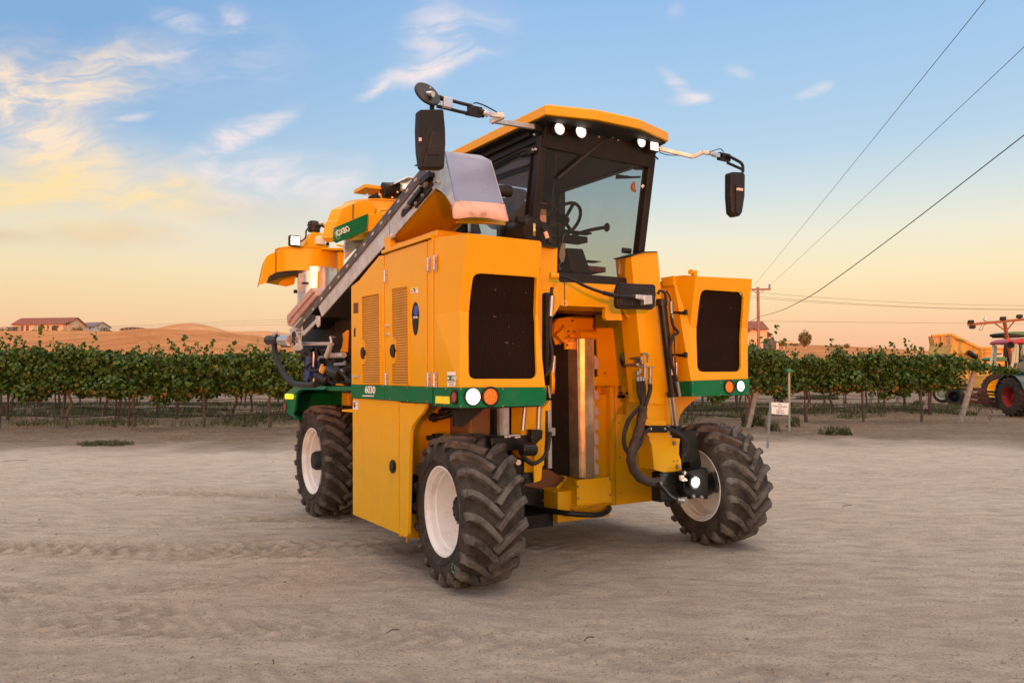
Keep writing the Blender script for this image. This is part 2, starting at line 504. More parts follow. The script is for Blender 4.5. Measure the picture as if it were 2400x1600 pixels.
def crom(P, sub):
    out = []
    n = len(P)
    for i in range(n - 1):
        p0 = P[max(i - 1, 0)]; p1 = P[i]; p2 = P[i + 1]; p3 = P[min(i + 2, n - 1)]
        for k in range(sub):
            t = k / sub
            out.append(.5 * ((2 * p1) + (p2 - p0) * t + (2 * p0 - 5 * p1 + 4 * p2 - p3) * t * t + (3 * p1 - p0 - 3 * p2 + p3) * t ** 3))
    out.append(P[-1])
    return out

def thing(name, label, cat, loc=(0, 0, 0), group=None, rz=0.0):
    global ORI
    o = bpy.data.objects.new(name, None)
    COL.objects.link(o)
    o.location = loc; o.rotation_euler = (0, 0, rz); o.empty_display_size = .2
    o['label'] = label; o['category'] = cat
    if group: o['group'] = group
    ORI = Vector(loc)
    return o

def tag(o, label, cat, group=None, kind=None):
    if label: o['label'] = label
    if cat: o['category'] = cat
    if group: o['group'] = group
    if kind: o['kind'] = kind
    return o

def top():
    global ORI
    ORI = Vector((0, 0, 0))

def copy_tree(o, parent=None):
    c = o.copy(); COL.objects.link(c); c.parent = parent
    for ch in list(o.children):
        copy_tree(ch, c)
    return c

def text(s_, size, M, m, parent, name='lettering', extrude=.001, shear=0.0, xs=1.0, bold=0.0, align='CENTER'):
    cu = bpy.data.curves.new('t', 'FONT'); cu.body = s_; cu.size = size; cu.extrude = extrude; cu.shear = shear; cu.offset = bold
    cu.align_x = align; cu.align_y = 'CENTER'
    t = bpy.data.objects.new('t', cu); COL.objects.link(t)
    me = bpy.data.meshes.new_from_object(t)
    bpy.data.objects.remove(t); bpy.data.curves.remove(cu)
    me.name = name
    me.transform(Matrix.Translation(-ORI) @ M @ Matrix.Diagonal((xs, 1, 1, 1)))
    me.materials.clear(); me.materials.append(m)
    o = bpy.data.objects.new(name, me); COL.objects.link(o); o.parent = parent
    return o

def frame(o, x, y):
    """matrix with origin o, local x along x, local y along y"""
    x = Vector(x).normalized(); z = x.cross(Vector(y)).normalized(); y = z.cross(x)
    M = Matrix.Identity(4)
    for i in range(3):
        M[i][0] = x[i]; M[i][1] = y[i]; M[i][2] = z[i]; M[i][3] = o[i]
    return M
# ================================================================ ground
def vnoise(x, y, seed=0):
    g = np.random.default_rng(seed).random((256, 256))
    xi = np.floor(x).astype(int); yi = np.floor(y).astype(int)
    fx = x - xi; fy = y - yi
    fx = fx * fx * (3 - 2 * fx); fy = fy * fy * (3 - 2 * fy)
    a = g[xi % 256, yi % 256]; b = g[(xi + 1) % 256, yi % 256]; c = g[xi % 256, (yi + 1) % 256]; d = g[(xi + 1) % 256, (yi + 1) % 256]
    return (a * (1 - fx) + b * fx) * (1 - fy) + (c * (1 - fx) + d * fx) * fy

def fbm(x, y, sc, oc=4, seed=0, gain=.5):
    t = 0; a = 1.0; s = 0
    for i in range(oc):
        t = t + a * (vnoise(x / sc * 2 ** i + 17 * i, y / sc * 2 ** i + 31 * i, seed + i) - .5); s += a; a *= gain
    return t / s

def sstep(x, a, b):
    t = np.clip((x - a) / (b - a), 0, 1)
    return t * t * (3 - 2 * t)

def grid_mesh(name, U, V, H, m, attrs=None, smooth=True):
    nu, nv = len(U), len(V)
    uu_, vv_ = np.meshgrid(U, V)
    co = np.zeros((nv, nu, 3))
    co[..., 0] = CAM.x + RH.x * uu_ + FH.x * vv_
    co[..., 1] = CAM.y + RH.y * uu_ + FH.y * vv_
    co[..., 2] = H(uu_, vv_)
    me = bpy.data.meshes.new(name)
    nf = (nu - 1) * (nv - 1)
    me.vertices.add(nu * nv); me.vertices.foreach_set('co', co.reshape(-1))
    i = np.arange(nv - 1)[:, None] * nu + np.arange(nu - 1)[None, :]
    quads = np.stack([i, i + 1, i + nu + 1, i + nu], -1).reshape(-1)
    me.loops.add(nf * 4); me.loops.foreach_set('vertex_index', quads)
    me.polygons.add(nf); me.polygons.foreach_set('loop_start', np.arange(nf) * 4); me.polygons.foreach_set('loop_total', np.full(nf, 4))
    me.polygons.foreach_set('use_smooth', np.full(nf, smooth))
    me.update(calc_edges=True)
    if attrs:
        for k, fn in attrs.items():
            a = me.attributes.new(k, 'FLOAT', 'POINT'); a.data.foreach_set('value', np.clip(fn(uu_, vv_), 0, 1).reshape(-1).astype(np.float32))
    me.materials.append(m)
    o = bpy.data.objects.new(name, me); COL.objects.link(o)
    return o

def grow(a, step, end, k=1.09):
    out = [a]
    while abs(out[-1] - a) < abs(end - a):
        out.append(out[-1] + step); step *= k
    return out[1:]

U = np.array(grow(-8.4, -.026, -3000)[::-1] + list(np.arange(-8.4, 8.4, .026)) + grow(8.4, .026, 3000))
V = np.array(grow(2.6, -.024, -3000, 1.12)[::-1] + list(np.arange(2.6, 12.5, .024)) + grow(12.5, .024, 3000, 1.045))
PATHS = [(8.35, .33, .020, .23, .019), (7.3, -.02, .006, .2, .014), (6.35, .10, .012, .22, .015), (9.6, -.12, .03, .24, .014), (5.2, .22, .01, .2, .011), (4.4, -.05, .0, .22, .008),
         (11.2, .03, .0, .25, .008), (13.0, .02, .0, .3, .008), (4.6, -.22, .0, .22, .012), (7.0, -.10, .01, .2, .018), (9.0, .18, .02, .2, .020), (10.3, .02, .01, .22, .018), (5.7, .05, .01, .2, .014)]

def ground_h(u, v):
    h = .03 * fbm(u, v, 3.5, 3, 3) + .010 * fbm(u, v, .55, 3, 9) + .015 * fbm(u, v, .12, 3, 21)
    near = 1 - sstep(np.hypot(u, v - 8), 14, 30)
    tracks = 0
    for i, (v0, a, b, w, amp) in enumerate(PATHS):
        pv = v0 + a * u + b * u * u + .25 * np.sin(u * .7 + i)
        d = (v - pv)
        win = np.exp(-(np.abs(d) / w) ** 6)
        left = sstep(-u + (0 if i % 2 else -1.2), -1.5, .6) if i < 6 or i > 8 else 1.0
        pres = np.clip(.6 + 2.2 * fbm(u, v, 1.3, 2, 40 + i), 0, 1) * left
        chev = np.tanh(5 * np.sin(2 * np.pi * (u / .19 + np.abs(d) / .22 + .12 * fbm(u, v, .3, 2, 33))))
        tracks = tracks + win * pres * (amp * 1.0 * chev - amp * .4)
        tracks = tracks + pres * amp * 1.0 * np.exp(-((np.abs(d) - w * 1.12) / .05) ** 2)
    # churned edge of the field and berms under the vines
    rough = sstep(v, 16.5, 20) * (1 - sstep(v, 60, 90))
    h = h + near * tracks + rough * (.12 * fbm(u, v, .9, 4, 50) + .05 * fbm(u, v, .25, 3, 60))
    for d in (22.5, 27, 32, 38, 44):
        h = h + .10 * np.exp(-((v - d) / 1.1) ** 2) * (1 - sstep(u - .36 * (d - 5), 0, 3))
    for (a_, b_) in ((-.35, 6.19), (2.0, 7.68), (-2.2, 9.25)):
        rr_ = np.hypot((u - a_), (v - b_)); h = h + near * (.022 + .03 * fbm(u, v, .09, 3, 510)) * np.exp(-((rr_ - .42) / .12) ** 2)
    flat = np.exp(-(np.hypot(u + .35, v - 6.19) / .5) ** 4) + np.exp(-(np.hypot(u - 2.0, v - 7.68) / .5) ** 4) + np.exp(-(np.hypot(u + 2.2, v - 9.25) / .5) ** 4)
    return (h - .012) * (1 - flat) - .004 + .8 * sstep(v, 60, 300) * 0

def soil_mask(u, v):
    e = 17.6 + 4.5 * fbm(u, v, 6, 3, 70) + .03 * u
    return sstep(v + 4.0 * fbm(u, v, 1.3, 4, 71), e - 3.0, e + 3.0)

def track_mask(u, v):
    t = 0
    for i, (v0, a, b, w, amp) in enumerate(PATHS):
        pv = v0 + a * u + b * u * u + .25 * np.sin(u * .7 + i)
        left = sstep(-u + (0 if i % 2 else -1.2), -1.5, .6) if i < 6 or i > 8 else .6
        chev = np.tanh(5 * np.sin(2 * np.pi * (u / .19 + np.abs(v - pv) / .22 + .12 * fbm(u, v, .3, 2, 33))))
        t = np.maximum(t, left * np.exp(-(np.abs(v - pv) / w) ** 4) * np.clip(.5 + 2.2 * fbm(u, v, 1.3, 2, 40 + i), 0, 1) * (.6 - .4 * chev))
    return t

def ground_mat():
    m = bpy.data.materials.new('dusty_ground'); m.use_nodes = True
    N = m.node_tree.nodes; L = m.node_tree.links; b = N['Principled BSDF']
    b.inputs['Roughness'].default_value = .92; b.inputs['Specular IOR Level'].default_value = .2
    tcn = N.new('ShaderNodeTexCoord')
    mp = N.new('ShaderNodeMapping'); L.new(tcn.outputs['Object'], mp.inputs[0]); mp.inputs['Rotation'].default_value = (0, 0, YAW)

    def noise(s, d, rough=.6, sx=1.0, dist=0.0):
        mm = N.new('ShaderNodeMapping'); L.new(mp.outputs[0], mm.inputs[0]); mm.inputs['Scale'].default_value = (sx, 1, 1)
        n = N.new('ShaderNodeTexNoise'); n.inputs['Scale'].default_value = s; n.inputs['Detail'].default_value = d; n.inputs['Roughness'].default_value = rough
        n.inputs['Distortion'].default_value = dist
        L.new(mm.outputs[0], n.inputs[0]); return n.outputs['Fac']

    def rng_(x, a, b2, c, d):
        n = N.new('ShaderNodeMapRange'); L.new(x, n.inputs[0])
        for i, k in enumerate((a, b2, c, d)): n.inputs[i + 1].default_value = k
        return n.outputs[0]

    def mix(f, a, c, mode='MIX'):
        n = N.new('ShaderNodeMix'); n.data_type = 'RGBA'; n.blend_type = mode
        if isinstance(f, (int, float)): n.inputs[0].default_value = f
        else: L.new(f, n.inputs[0])
        for i, x in ((6, a), (7, c)):
            if isinstance(x, tuple): n.inputs[i].default_value = (*x, 1)
            else: L.new(x, n.inputs[i])
        return n.outputs[2]
    def attr(k):
        n = N.new('ShaderNodeAttribute'); n.attribute_name = k; return n.outputs['Fac']
    c = mix(rng_(noise(.35, 5), .35, .65, 0, 1), (.65, .515, .40), (.71, .58, .455))
    c = mix(rng_(noise(.9, 6, .65), .52, .68, 0, .55), c, (.57, .42, .355))       # pinkish patches
    c = mix(rng_(noise(7, 8, .7, .35), .42, .68, 0, .8), c, (.36, .275, .21))      # streaky darker sand
    c = mix(rng_(noise(150, 3, .6), .52, .68, 0, .75), c, (.80, .70, .59))
    c = mix(rng_(noise(75, 5, .75, .6), .52, .66, 0, .8), c, (.20, .14, .10))
    c = mix(rng_(noise(24, 9, .8, .5, .6), .56, .68, 0, .6), c, (.27, .20, .145))
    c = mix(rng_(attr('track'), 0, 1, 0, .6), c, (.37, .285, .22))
    s = mix(rng_(noise(2.2, 8, .72, .3), .35, .62, 0, 1), (.16, .108, .072), (.28, .20, .135))
    s = mix(rng_(noise(14, 8, .75, .35), .45, .66, 0, .85), s, (.09, .058, .04))
    s = mix(rng_(noise(22, 6, .75, .3, .5), .56, .66, 0, .8), s, (.42, .33, .22))
    c = mix(attr('soil'), c, s)
    L.new(c, b.inputs['Base Color'])
    hsum = N.new('ShaderNodeMath'); hsum.operation = 'MULTIPLY_ADD'
    L.new(noise(55, 6, .75, .7), hsum.inputs[0]); hsum.inputs[1].default_value = .5; L.new(noise(19, 10, .8, .6, .4), hsum.inputs[2])
    bp = N.new('ShaderNodeBump'); bp.inputs['Strength'].default_value = 1.0; bp.inputs['Distance'].default_value = .06
    L.new(hsum.outputs[0], bp.inputs['Height']); L.new(bp.outputs[0], b.inputs['Normal'])
    return m

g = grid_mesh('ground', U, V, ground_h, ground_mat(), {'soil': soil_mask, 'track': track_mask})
tag(g, None, None, kind='structure')

# ================================================================ hills
def hill_mat(name, base, dark, pale):
    m = bpy.data.materials.new(name); m.use_nodes = True
    N = m.node_tree.nodes; L = m.node_tree.links; b = N['Principled BSDF']
    b.inputs['Roughness'].default_value = .95; b.inputs['Specular IOR Level'].default_value = .1
    tcn = N.new('ShaderNodeTexCoord')
    last = None
    for sc, det, lo, hi, col, am in ((.02, 4, .4, .62, pale, 1.0), (.10, 9, .46, .7, dark, .6), (.5, 7, .52, .66, dark, .45)):
        mp_ = N.new('ShaderNodeMapping'); L.new(tcn.outputs['Object'], mp_.inputs[0]); mp_.inputs['Rotation'].default_value = (0, 0, R(20)); mp_.inputs['Scale'].default_value = (1, 1, 3.5)
        n = N.new('ShaderNodeTexNoise'); n.inputs['Scale'].default_value = sc; n.inputs['Detail'].default_value = det; n.inputs['Roughness'].default_value = .65
        L.new(mp_.outputs[0], n.inputs[0])
        mr = N.new('ShaderNodeMapRange'); L.new(n.outputs['Fac'], mr.inputs[0]); mr.inputs[1].default_value = lo; mr.inputs[2].default_value = hi; mr.inputs[4].default_value = am
        x = N.new('ShaderNodeMix'); x.data_type = 'RGBA'; L.new(mr.outputs[0], x.inputs[0])
        if last is None: x.inputs[6].default_value = (*base, 1)
        else: L.new(last, x.inputs[6])
        x.inputs[7].default_value = (*col, 1); last = x.outputs[2]
    L.new(last, b.inputs['Base Color'])
    bp_ = N.new('ShaderNodeBump'); bp_.inputs['Strength'].default_value = .6; bp_.inputs['Distance'].default_value = .8; L.new(n.outputs['Fac'], bp_.inputs['Height']); L.new(bp_.outputs[0], b.inputs['Normal'])
    return m

def zpx(py, d):
    return 1.66 + (875 - py) / FPX * d

def upx(px, d):
    return (px - 1200) / FPX * d

def prof(pts, d):
    """ridge line given as bearings: returns function of lateral position at distance d"""
    xs = np.array([upx(a, d) for a, b in pts]); ys = np.array([zpx(b, d) for a, b in pts])
    return lambda u: np.interp(u, xs, ys)

GRASSH = hill_mat('dry_hill_grass', (.40, .165, .055), (.17, .068, .024), (.50, .225, .08))
GRASSF = hill_mat('dry_far_hill_grass', (.48, .225, .095), (.30, .14, .06), (.56, .29, .13))
r1 = prof([(-900, 790), (-300, 782), (0, 780), (60, 780), (190, 780), (240, 782), (262, 783), (300, 779), (330, 776), (357, 774.5), (410, 776), (480, 778), (530, 782), (600, 790), (650, 800), (760, 822), (900, 840), (1200, 846), (1500, 830),
           (1700, 806), (1760, 804), (1850, 808), (1905, 811), (1960, 813), (2100, 822), (2300, 832), (2900, 838)], 300)

def hills_h(u, v):
    t = sstep(v, 95, 300)
    up = t ** .85
    down = sstep(v, 305, 420)
    base = r1(u * 300 / np.maximum(v, 60)) * (np.maximum(v, 60) / 300) ** .0
    h = -1.0 + (base + 1.0) * up * (1 - .9 * down)
    h = h + (fbm(u, v, 34, 4, 90) * 2.2 + fbm(u, v, 7, 3, 95) * .35) * up * (1 - sstep(v, 255, 292))
    return h
tag(grid_mesh('hills', np.linspace(-420, 420, 300), np.linspace(90, 440, 170), hills_h, GRASSH), None, None, kind='structure')
r2 = prof([(250, 800), (300, 790), (340, 778), (357, 773.5), (375, 768), (400, 762), (428, 758.8), (446, 758), (464, 759.5), (490, 765), (510, 770), (527, 776), (560, 777.5), (600, 776.5), (625, 776.5), (650, 778.5), (685, 784), (760, 800), (860, 825), (1300, 850)], 620)

def far_h(u, v):
    t = sstep(v, 400, 620); down = sstep(v, 630, 800)
    return -2 + (r2(u * 620 / v) + 2) * t * (1 - .9 * down) + fbm(u, v, 40, 3, 120) * 2.0 * t * (1 - sstep(v, 560, 615))
tag(grid_mesh('hills', np.linspace(-520, 60, 160), np.linspace(390, 830, 90), far_h, GRASSF), None, None, kind='structure')

# unseen bank added behind the viewpoint to shade the yard and lowest metre
SHADE_BANK_H = 1.25 + 66 * math.tan(SUN_EL)
def shade_bank_h(u, v):
    return -.5 + (SHADE_BANK_H + .5) * sstep(v, -90, -66) * (1 - sstep(v, -54, -40)) + .25 * fbm(u, v, 9, 3, 400) * sstep(v, -80, -66) * (1 - sstep(v, -54, -44))
tag(grid_mesh('hills', np.linspace(-260, 260, 160), np.linspace(-95, -38, 40), shade_bank_h, GRASSH), None, None, kind='structure')  # out-of-view sun blocker rather than a real hill

# ================================================================ materials of plants
def leaf_mat(name, cols, trans=.25, rough=.55):
    m = bpy.data.materials.new(name); m.use_nodes = True
    N = m.node_tree.nodes; L = m.node_tree.links; b = N['Principled BSDF']
    a = N.new('ShaderNodeAttribute'); a.attribute_name = 'tone'
    r_ = N.new('ShaderNodeValToRGB'); L.new(a.outputs['Fac'], r_.inputs[0])
    while len(r_.color_ramp.elements) > 1: r_.color_ramp.elements.remove(r_.color_ramp.elements[-1])
    r_.color_ramp.elements[0].position = cols[0][0]; r_.color_ramp.elements[0].color = (*cols[0][1], 1)
    for p, c in cols[1:]:
        e = r_.color_ramp.elements.new(p); e.color = (*c, 1)
    L.new(r_.outputs[0], b.inputs['Base Color'])
    b.inputs['Roughness'].default_value = rough; b.inputs['Specular IOR Level'].default_value = .35
    if trans > 0:
        t = N.new('ShaderNodeBsdfTranslucent'); L.new(r_.outputs[0], t.inputs[0])
        x = N.new('ShaderNodeMixShader'); x.inputs[0].default_value = trans
        L.new(b.outputs[0], x.inputs[1]); L.new(t.outputs[0], x.inputs[2]); L.new(x.outputs[0], N['Material Output'].inputs[0])
    MATS[name] = m
    return m
VLEAF = leaf_mat('vine_leaves', [(0, (.020, .052, .007)), (.45, (.042, .098, .013)), (.8, (.085, .150, .022)), (.90, (.15, .18, .03)), (.955, (.20, .15, .02)), (1, (.28, .11, .035))])
WLEAF = leaf_mat('weed_leaves', [(0, (.038, .052, .014)), (.55, (.065, .085, .024)), (.8, (.15, .13, .06)), (1, (.28, .21, .11))], .15)
STRAW = leaf_mat('straw', [(0, (.20, .13, .07)), (.6, (.30, .21, .12)), (1, (.40, .31, .19))], .1)
BUSHM = leaf_mat('bush_leaves', [(0, (.08, .075, .02)), (.6, (.16, .14, .035)), (1, (.22, .17, .06))], .15)
BARK = mat('vine_bark', (.10, .068, .050), .9, var=.3, vscale=18, bump=.9, bscale=45)
POSTM = mat('weathered_post_wood', (.27, .235, .19), .85, var=.22, vscale=7, bump=.6, bscale=22)
RUST = mat('rusty_steel_stake', (.085, .035, .02), .75, var=.3, vscale=30)
DRIP = mat('black_drip_hose', (.018, .014, .012), .5)
WIRE = mat('steel_wire', (.16, .14, .12), .5, metal=.6)

def leaves_mesh(name, P, S, N_, tone, m, shape='grape', pointdir=None):
    """P centres, S sizes, N_ normals -> one mesh of folded five-lobed leaf faces"""
    n = len(P)
    if shape == 'grape':
        ol = np.array([(0, -.45, 0), (.42, -.5, .07), (.5, .05, .1), (.28, .28, .03), (0, .55, -.12), (-.28, .28, .03), (-.5, .05, .1), (-.42, -.5, .07)])
        fs = [(0, 1, 2, 3), (0, 3, 4), (0, 4, 5), (0, 5, 6, 7)]
    else:
        ol = np.array([(-.06, -.5, 0), (.06, -.5, 0), (.03, .1, .05), (0, .5, .18)])
        fs = [(0, 1, 2, 3)]
    k = len(ol)
    N_ = N_ / np.linalg.norm(N_, axis=1, keepdims=True)
    T = pointdir if pointdir is not None else rng.normal(size=(n, 3)) + np.array([0, 0, -1.2])
    T = T - N_ * (T * N_).sum(1, keepdims=True); T /= np.linalg.norm(T, axis=1, keepdims=True)
    B = np.cross(N_, T)
    co = P[:, None, :] + S[:, None, None] * (ol[None, :, 0:1] * B[:, None, :] + ol[None, :, 1:2] * T[:, None, :] + ol[None, :, 2:3] * N_[:, None, :])
    me = bpy.data.meshes.new(name)
    me.vertices.add(n * k); me.vertices.foreach_set('co', co.reshape(-1))
    lt = np.array([len(f) for f in fs]); li = np.concatenate([np.array(f) for f in fs]); nl = len(li)
    me.loops.add(n * nl); me.loops.foreach_set('vertex_index', (li[None, :] + (np.arange(n) * k)[:, None]).reshape(-1))
    me.polygons.add(n * len(fs))
    st = np.concatenate([[0], np.cumsum(lt)[:-1]])
    me.polygons.foreach_set('loop_start', (st[None, :] + (np.arange(n) * nl)[:, None]).reshape(-1))
    me.polygons.foreach_set('loop_total', np.tile(lt, n))
    me.update(calc_edges=True)
    a = me.attributes.new('tone', 'FLOAT', 'POINT'); a.data.foreach_set('value', np.repeat(np.clip(tone, 0, 1), k).astype(np.float32))
    me.materials.append(m)
    return me

def vine_variant(i, nleaf, half=1.06):
    r_ = np.random.default_rng(100 + i)
    # clumps give the canopy an uneven outline
    nc = 26
    cx = r_.uniform(-half, half, nc); cz = r_.uniform(1.08, 2.12, nc) - .12 * r_.random() + .1 * np.sin(cx * 2 + i); cy = r_.normal(0, .17, nc); cs = r_.uniform(.16, .33, nc)
    w = cs ** 2; w /= w.sum()
    idx = r_.choice(nc, int(nleaf * .72), p=w)
    dv = r_.normal(size=(len(idx), 3)); dv /= np.linalg.norm(dv, axis=1, keepdims=True); rad = r_.uniform(.55, 1.1, len(idx))[:, None]
    A = np.stack([cx[idx], cy[idx], cz[idx]], 1) + dv * rad * cs[idx][:, None] * np.array([1.15, .95, .9])
    m2 = int(nleaf * .28)
    Bp = np.stack([r_.uniform(-half, half, m2), r_.normal(0, .16, m2), r_.uniform(1.02, 2.15, m2)], 1)
    nrm = np.concatenate([dv, r_.normal(size=(m2, 3))])
    P = np.concatenate([A, Bp])
    # shoots standing above the row and hanging below it
    for k in range(7):
        x0 = r_.uniform(-half, half); hgt = r_.uniform(.12, .78) * (.6 + .4 * (i % 3)); lean = r_.normal(0, .32)
        t = np.linspace(0, 1, 15)
        sh = np.stack([x0 + lean * t + .08 * np.sin(4 * t), r_.normal(0, .1) + .0 * t, 2.05 + hgt * t * (1 - .15 * t)], 1) + r_.normal(0, .04, (15, 3))
        P = np.concatenate([P, sh]); nrm = np.concatenate([nrm, r_.normal(size=(15, 3)) + np.array([0, -.6, .3])])
    for k in range(5):
        x0 = r_.uniform(-half, half); t = np.linspace(0, 1, 9)
        sh = np.stack([x0 + r_.normal(0, .15) * t, r_.normal(0, .2) + 0 * t, 1.2 - r_.uniform(.1, .35) * t], 1) + r_.normal(0, .04, (9, 3))
        P = np.concatenate([P, sh]); nrm = np.concatenate([nrm, r_.normal(size=(9, 3))])
    nrm = nrm + np.array([0, 0, .45]) + r_.normal(0, .5, nrm.shape)
    tone = r_.uniform(0, .86, len(P)) ** 1.1 + np.where(r_.random(len(P)) < .012, .2, 0)
    low = P[:, 2] < 1.2
    tone = np.where(low & (r_.random(len(P)) < .20), r_.uniform(.93, 1.0, len(P)), tone)
    S = r_.uniform(.068, .125, len(P))
    return leaves_mesh('foliage', P, S, nrm, tone, VLEAF)

def trunk_variant(i):
    r_ = random.Random(i)
    b = MB()
    x = r_.uniform(-.05, .05)
    pts = [(0, 0, -.15), (r_.uniform(-.06, .06), 0, .3), (r_.uniform(-.08, .08), r_.uniform(-.05, .05), .7), (x, 0, 1.05), (x * 1.5, 0, 1.3)]
    b.tube(pts, .040, 8, 4, True, lambda t: 1.35 - .5 * t + .22 * math.sin(t * 17 + i))
    for s in (-1, 1):
        b.tube([(x, 0, .98), (x + s * .14, 0, 1.2), (x + s * .45, .02, 1.28), (x + s * .98, 0, 1.27)], .022, 6, 3, True, lambda t: 1.2 - .6 * t)
    return b

top()
vine_data = []
for i in range(5):
    tb = trunk_variant(i)
    o = tb.build('trunk', BARK, local=True)
    vine_data.append((o.data, vine_variant(i, 4700), vine_variant(i + 20, 2200)))
    bpy.data.objects.remove(o)

def vine(x, d, label, group, k, near=True, s=1.0):
    p = W(x, d, 0.04)
    e = bpy.data.objects.new('grape_vine', None); COL.objects.link(e)
    e.location = p; e.rotation_euler = (0, 0, -YAW + (math.pi if k % 2 else 0)); e.scale = (1, 1, s)
    e['label'] = label; e['category'] = 'grapevine'; e['group'] = group
    t, f1, f2 = vine_data[k % 5]
    a = bpy.data.objects.new('trunk', t); COL.objects.link(a); a.parent = e
    a = bpy.data.objects.new('foliage', f1 if near else f2); COL.objects.link(a); a.parent = e
    a.scale = (random.uniform(.97, 1.08), random.uniform(.9, 1.15), 1)
    return e

def ordw(n):
    t = {2: 'twenty', 3: 'thirty'}
    if n < 20: return ORD[n]
    a, b = divmod(n + 1, 10)
    return t[a] + ('-' + ORD[b - 1] if b else 'th') if b else ('twentieth' if a == 2 else 'thirtieth')
ORD = ['first', 'second', 'third', 'fourth', 'fifth', 'sixth', 'seventh', 'eighth', 'ninth', 'tenth', 'eleventh', 'twelfth', 'thirteenth', 'fourteenth', 'fifteenth', 'sixteenth', 'seventeenth', 'eighteenth', 'nineteenth', 'twentieth']
ROWS = [(22.5, -26.83, 5.9, 'nearest'), (26.7, -27.42, 14.8, 'second'), (31.5, -30.42, 16.9, 'third'), (37, -32.54, 18.4, 'fourth'), (43, -36.84, 20.2, 'fifth')]
k = 0
stake = MB().bar((0, 0, -.1), (0, 0, 1.95), .035, .045).build('trellis_stake', RUST, local=True)
stake_mesh = stake.data; bpy.data.objects.remove(stake)
for ri, (d, x0, x1, nm) in enumerate(ROWS):
    n = int(round((x1 - x0) / 1.98)); xs = [x0 + 1.98 * j + random.uniform(-.08, .08) for j in range(n + 1)]
    vis = [x for x in xs]
    for j, x in enumerate(xs):
        px = 1200 + x / d * FPX
        behind = 720 < px < 1560 if d < 40 else 700 < px < 1600
        nv = sum(1 for y in xs[:j] if 1200 + y / d * FPX > -60)
        if px < -60: lab = 'leafy grapevine near the far left end of the %s trellis row, %s from its end' % (nm, ordw(j))
        elif px < 720: lab = '%s grapevine from the left picture edge in the %s trellis row' % (ordw(nv), nm)
        elif px > 1560: lab = '%s grapevine from the end post in the %s trellis row right of the harvester' % (ordw(len(xs) - 1 - j), nm)
        else: lab = '%s grapevine hidden behind the harvester in the %s trellis row' % (ordw(sum(1 for y in xs[:j] if 1200 + y / d * FPX >= 720)), nm)
        last_vine = vine(x, d + random.uniform(-.05, .05), lab, 'grapevines in the %s row' % nm, k, ri < 2 and not behind, random.uniform(.95, 1.06) * (1.0 if ri < 2 else .97)); k += 1
    if ri == 1:   # long thin shoots of the last vine trailing past the end post
        r_ = np.random.default_rng(5); n = 620; t = r_.random(n); P_ = np.stack([.9 + 2.5 * t, r_.normal(0, .14, n), 1.95 - .35 * t + r_.normal(0, .13, n) * (1.1 - .7 * t)], 1)
        o = bpy.data.objects.new('foliage', leaves_mesh('foliage', P_, r_.uniform(.08, .13, n), r_.normal(size=(n, 3)), r_.uniform(0, .85, n), VLEAF)); COL.objects.link(o); o.parent = last_vine
        if last_vine.rotation_euler.z > 0: o.rotation_euler.z = math.pi
    # steel stakes every third vine, next to a trunk
    m_ = 0
    for j, x in enumerate(xs):
        if j % 3 == (2, 1, 0, 2, 1)[ri]:
            px = 1200 + (x - .1) / d * FPX
            if 720 < px < 1540 or px < -60: continue
            o = bpy.data.objects.new('trellis_stake', stake_mesh); COL.objects.link(o); o.location = W(x - .1, d - .04, 0); o.rotation_euler = (0, random.uniform(-.02, .02), -YAW)
            tag(o, 'rusty stake beside the %s in the %s row' % (('%s vine from the left edge' % ordw(sum(1 for y in xs[:j] if 1200 + y / d * FPX > -60))) if px < 720 else ('%s vine from the end post' % ordw(len(xs) - 1 - j)), nm), 'stake', 'trellis stakes in the vineyard')
            m_ += 1
    # drip hose and wires of the row
    for (z, rr, nm2, mt, amp) in ((.42, .014, 'drip_hose', DRIP, .035), (1.78, .004, 'trellis_wire', WIRE, .0)):
        pts = []
        xa = x0 - 1.5
        for t in np.arange(xa, x1 + 1.0, .5):
            pts.append(W(t, d - .05, z + (amp * math.sin(t * 1.6 + ri) + amp * .6 * math.sin(t * .53 + 2 * ri)) + (.02 if amp else 0)))
        o = MB().tube(pts, rr, 5, 1).build(nm2, mt)
        if nm2 == 'drip_hose': tag(o, 'sagging black drip hose strung low along the %s vine row' % nm, 'irrigation hose')
        else: tag(o, 'thin foliage wire stretched along the %s vine row' % nm, 'wire')
# leaning wooden end posts
ends = [(1746, 22.5, 1786, .15, 'leaning grey wooden end post just behind the right front tyre'), (2245, 26.7, 2288, .16, 'tall leaning grey wooden end post nearest the parked tractor'),
        (2162, 33, 2195, .15, 'leaning grey wooden end post, second from the tractor'), (2096, 37, 2122, .14, 'leaning grey wooden end post, third from the tractor'), (2035, 43, 2062, .14, 'leaning grey wooden end post farthest from the tractor')]
for (pa, d, pb, w, lab) in ends:
    b = MB(); a = W(upx(pa, d), d, -.1); e = W(upx(pb, d), d + .1, 1.78)
    b.tube([a, a.lerp(e, .5) + Vector((.01, 0, 0)), e], w / 2 * 1.15, 10, 3, True, lambda t: 1.08 - .12 * t)
    for t in (.3, .62, .86):
        c = a.lerp(e, t); ax = (e - a).normalized()
        b.lathe(c, ax, [(-.012, w / 2 * 1.26), (.012, w / 2 * 1.26)], 10)
    tag(b.build('end_post', POSTM), lab, 'wooden post', 'wooden end posts of the vine rows')

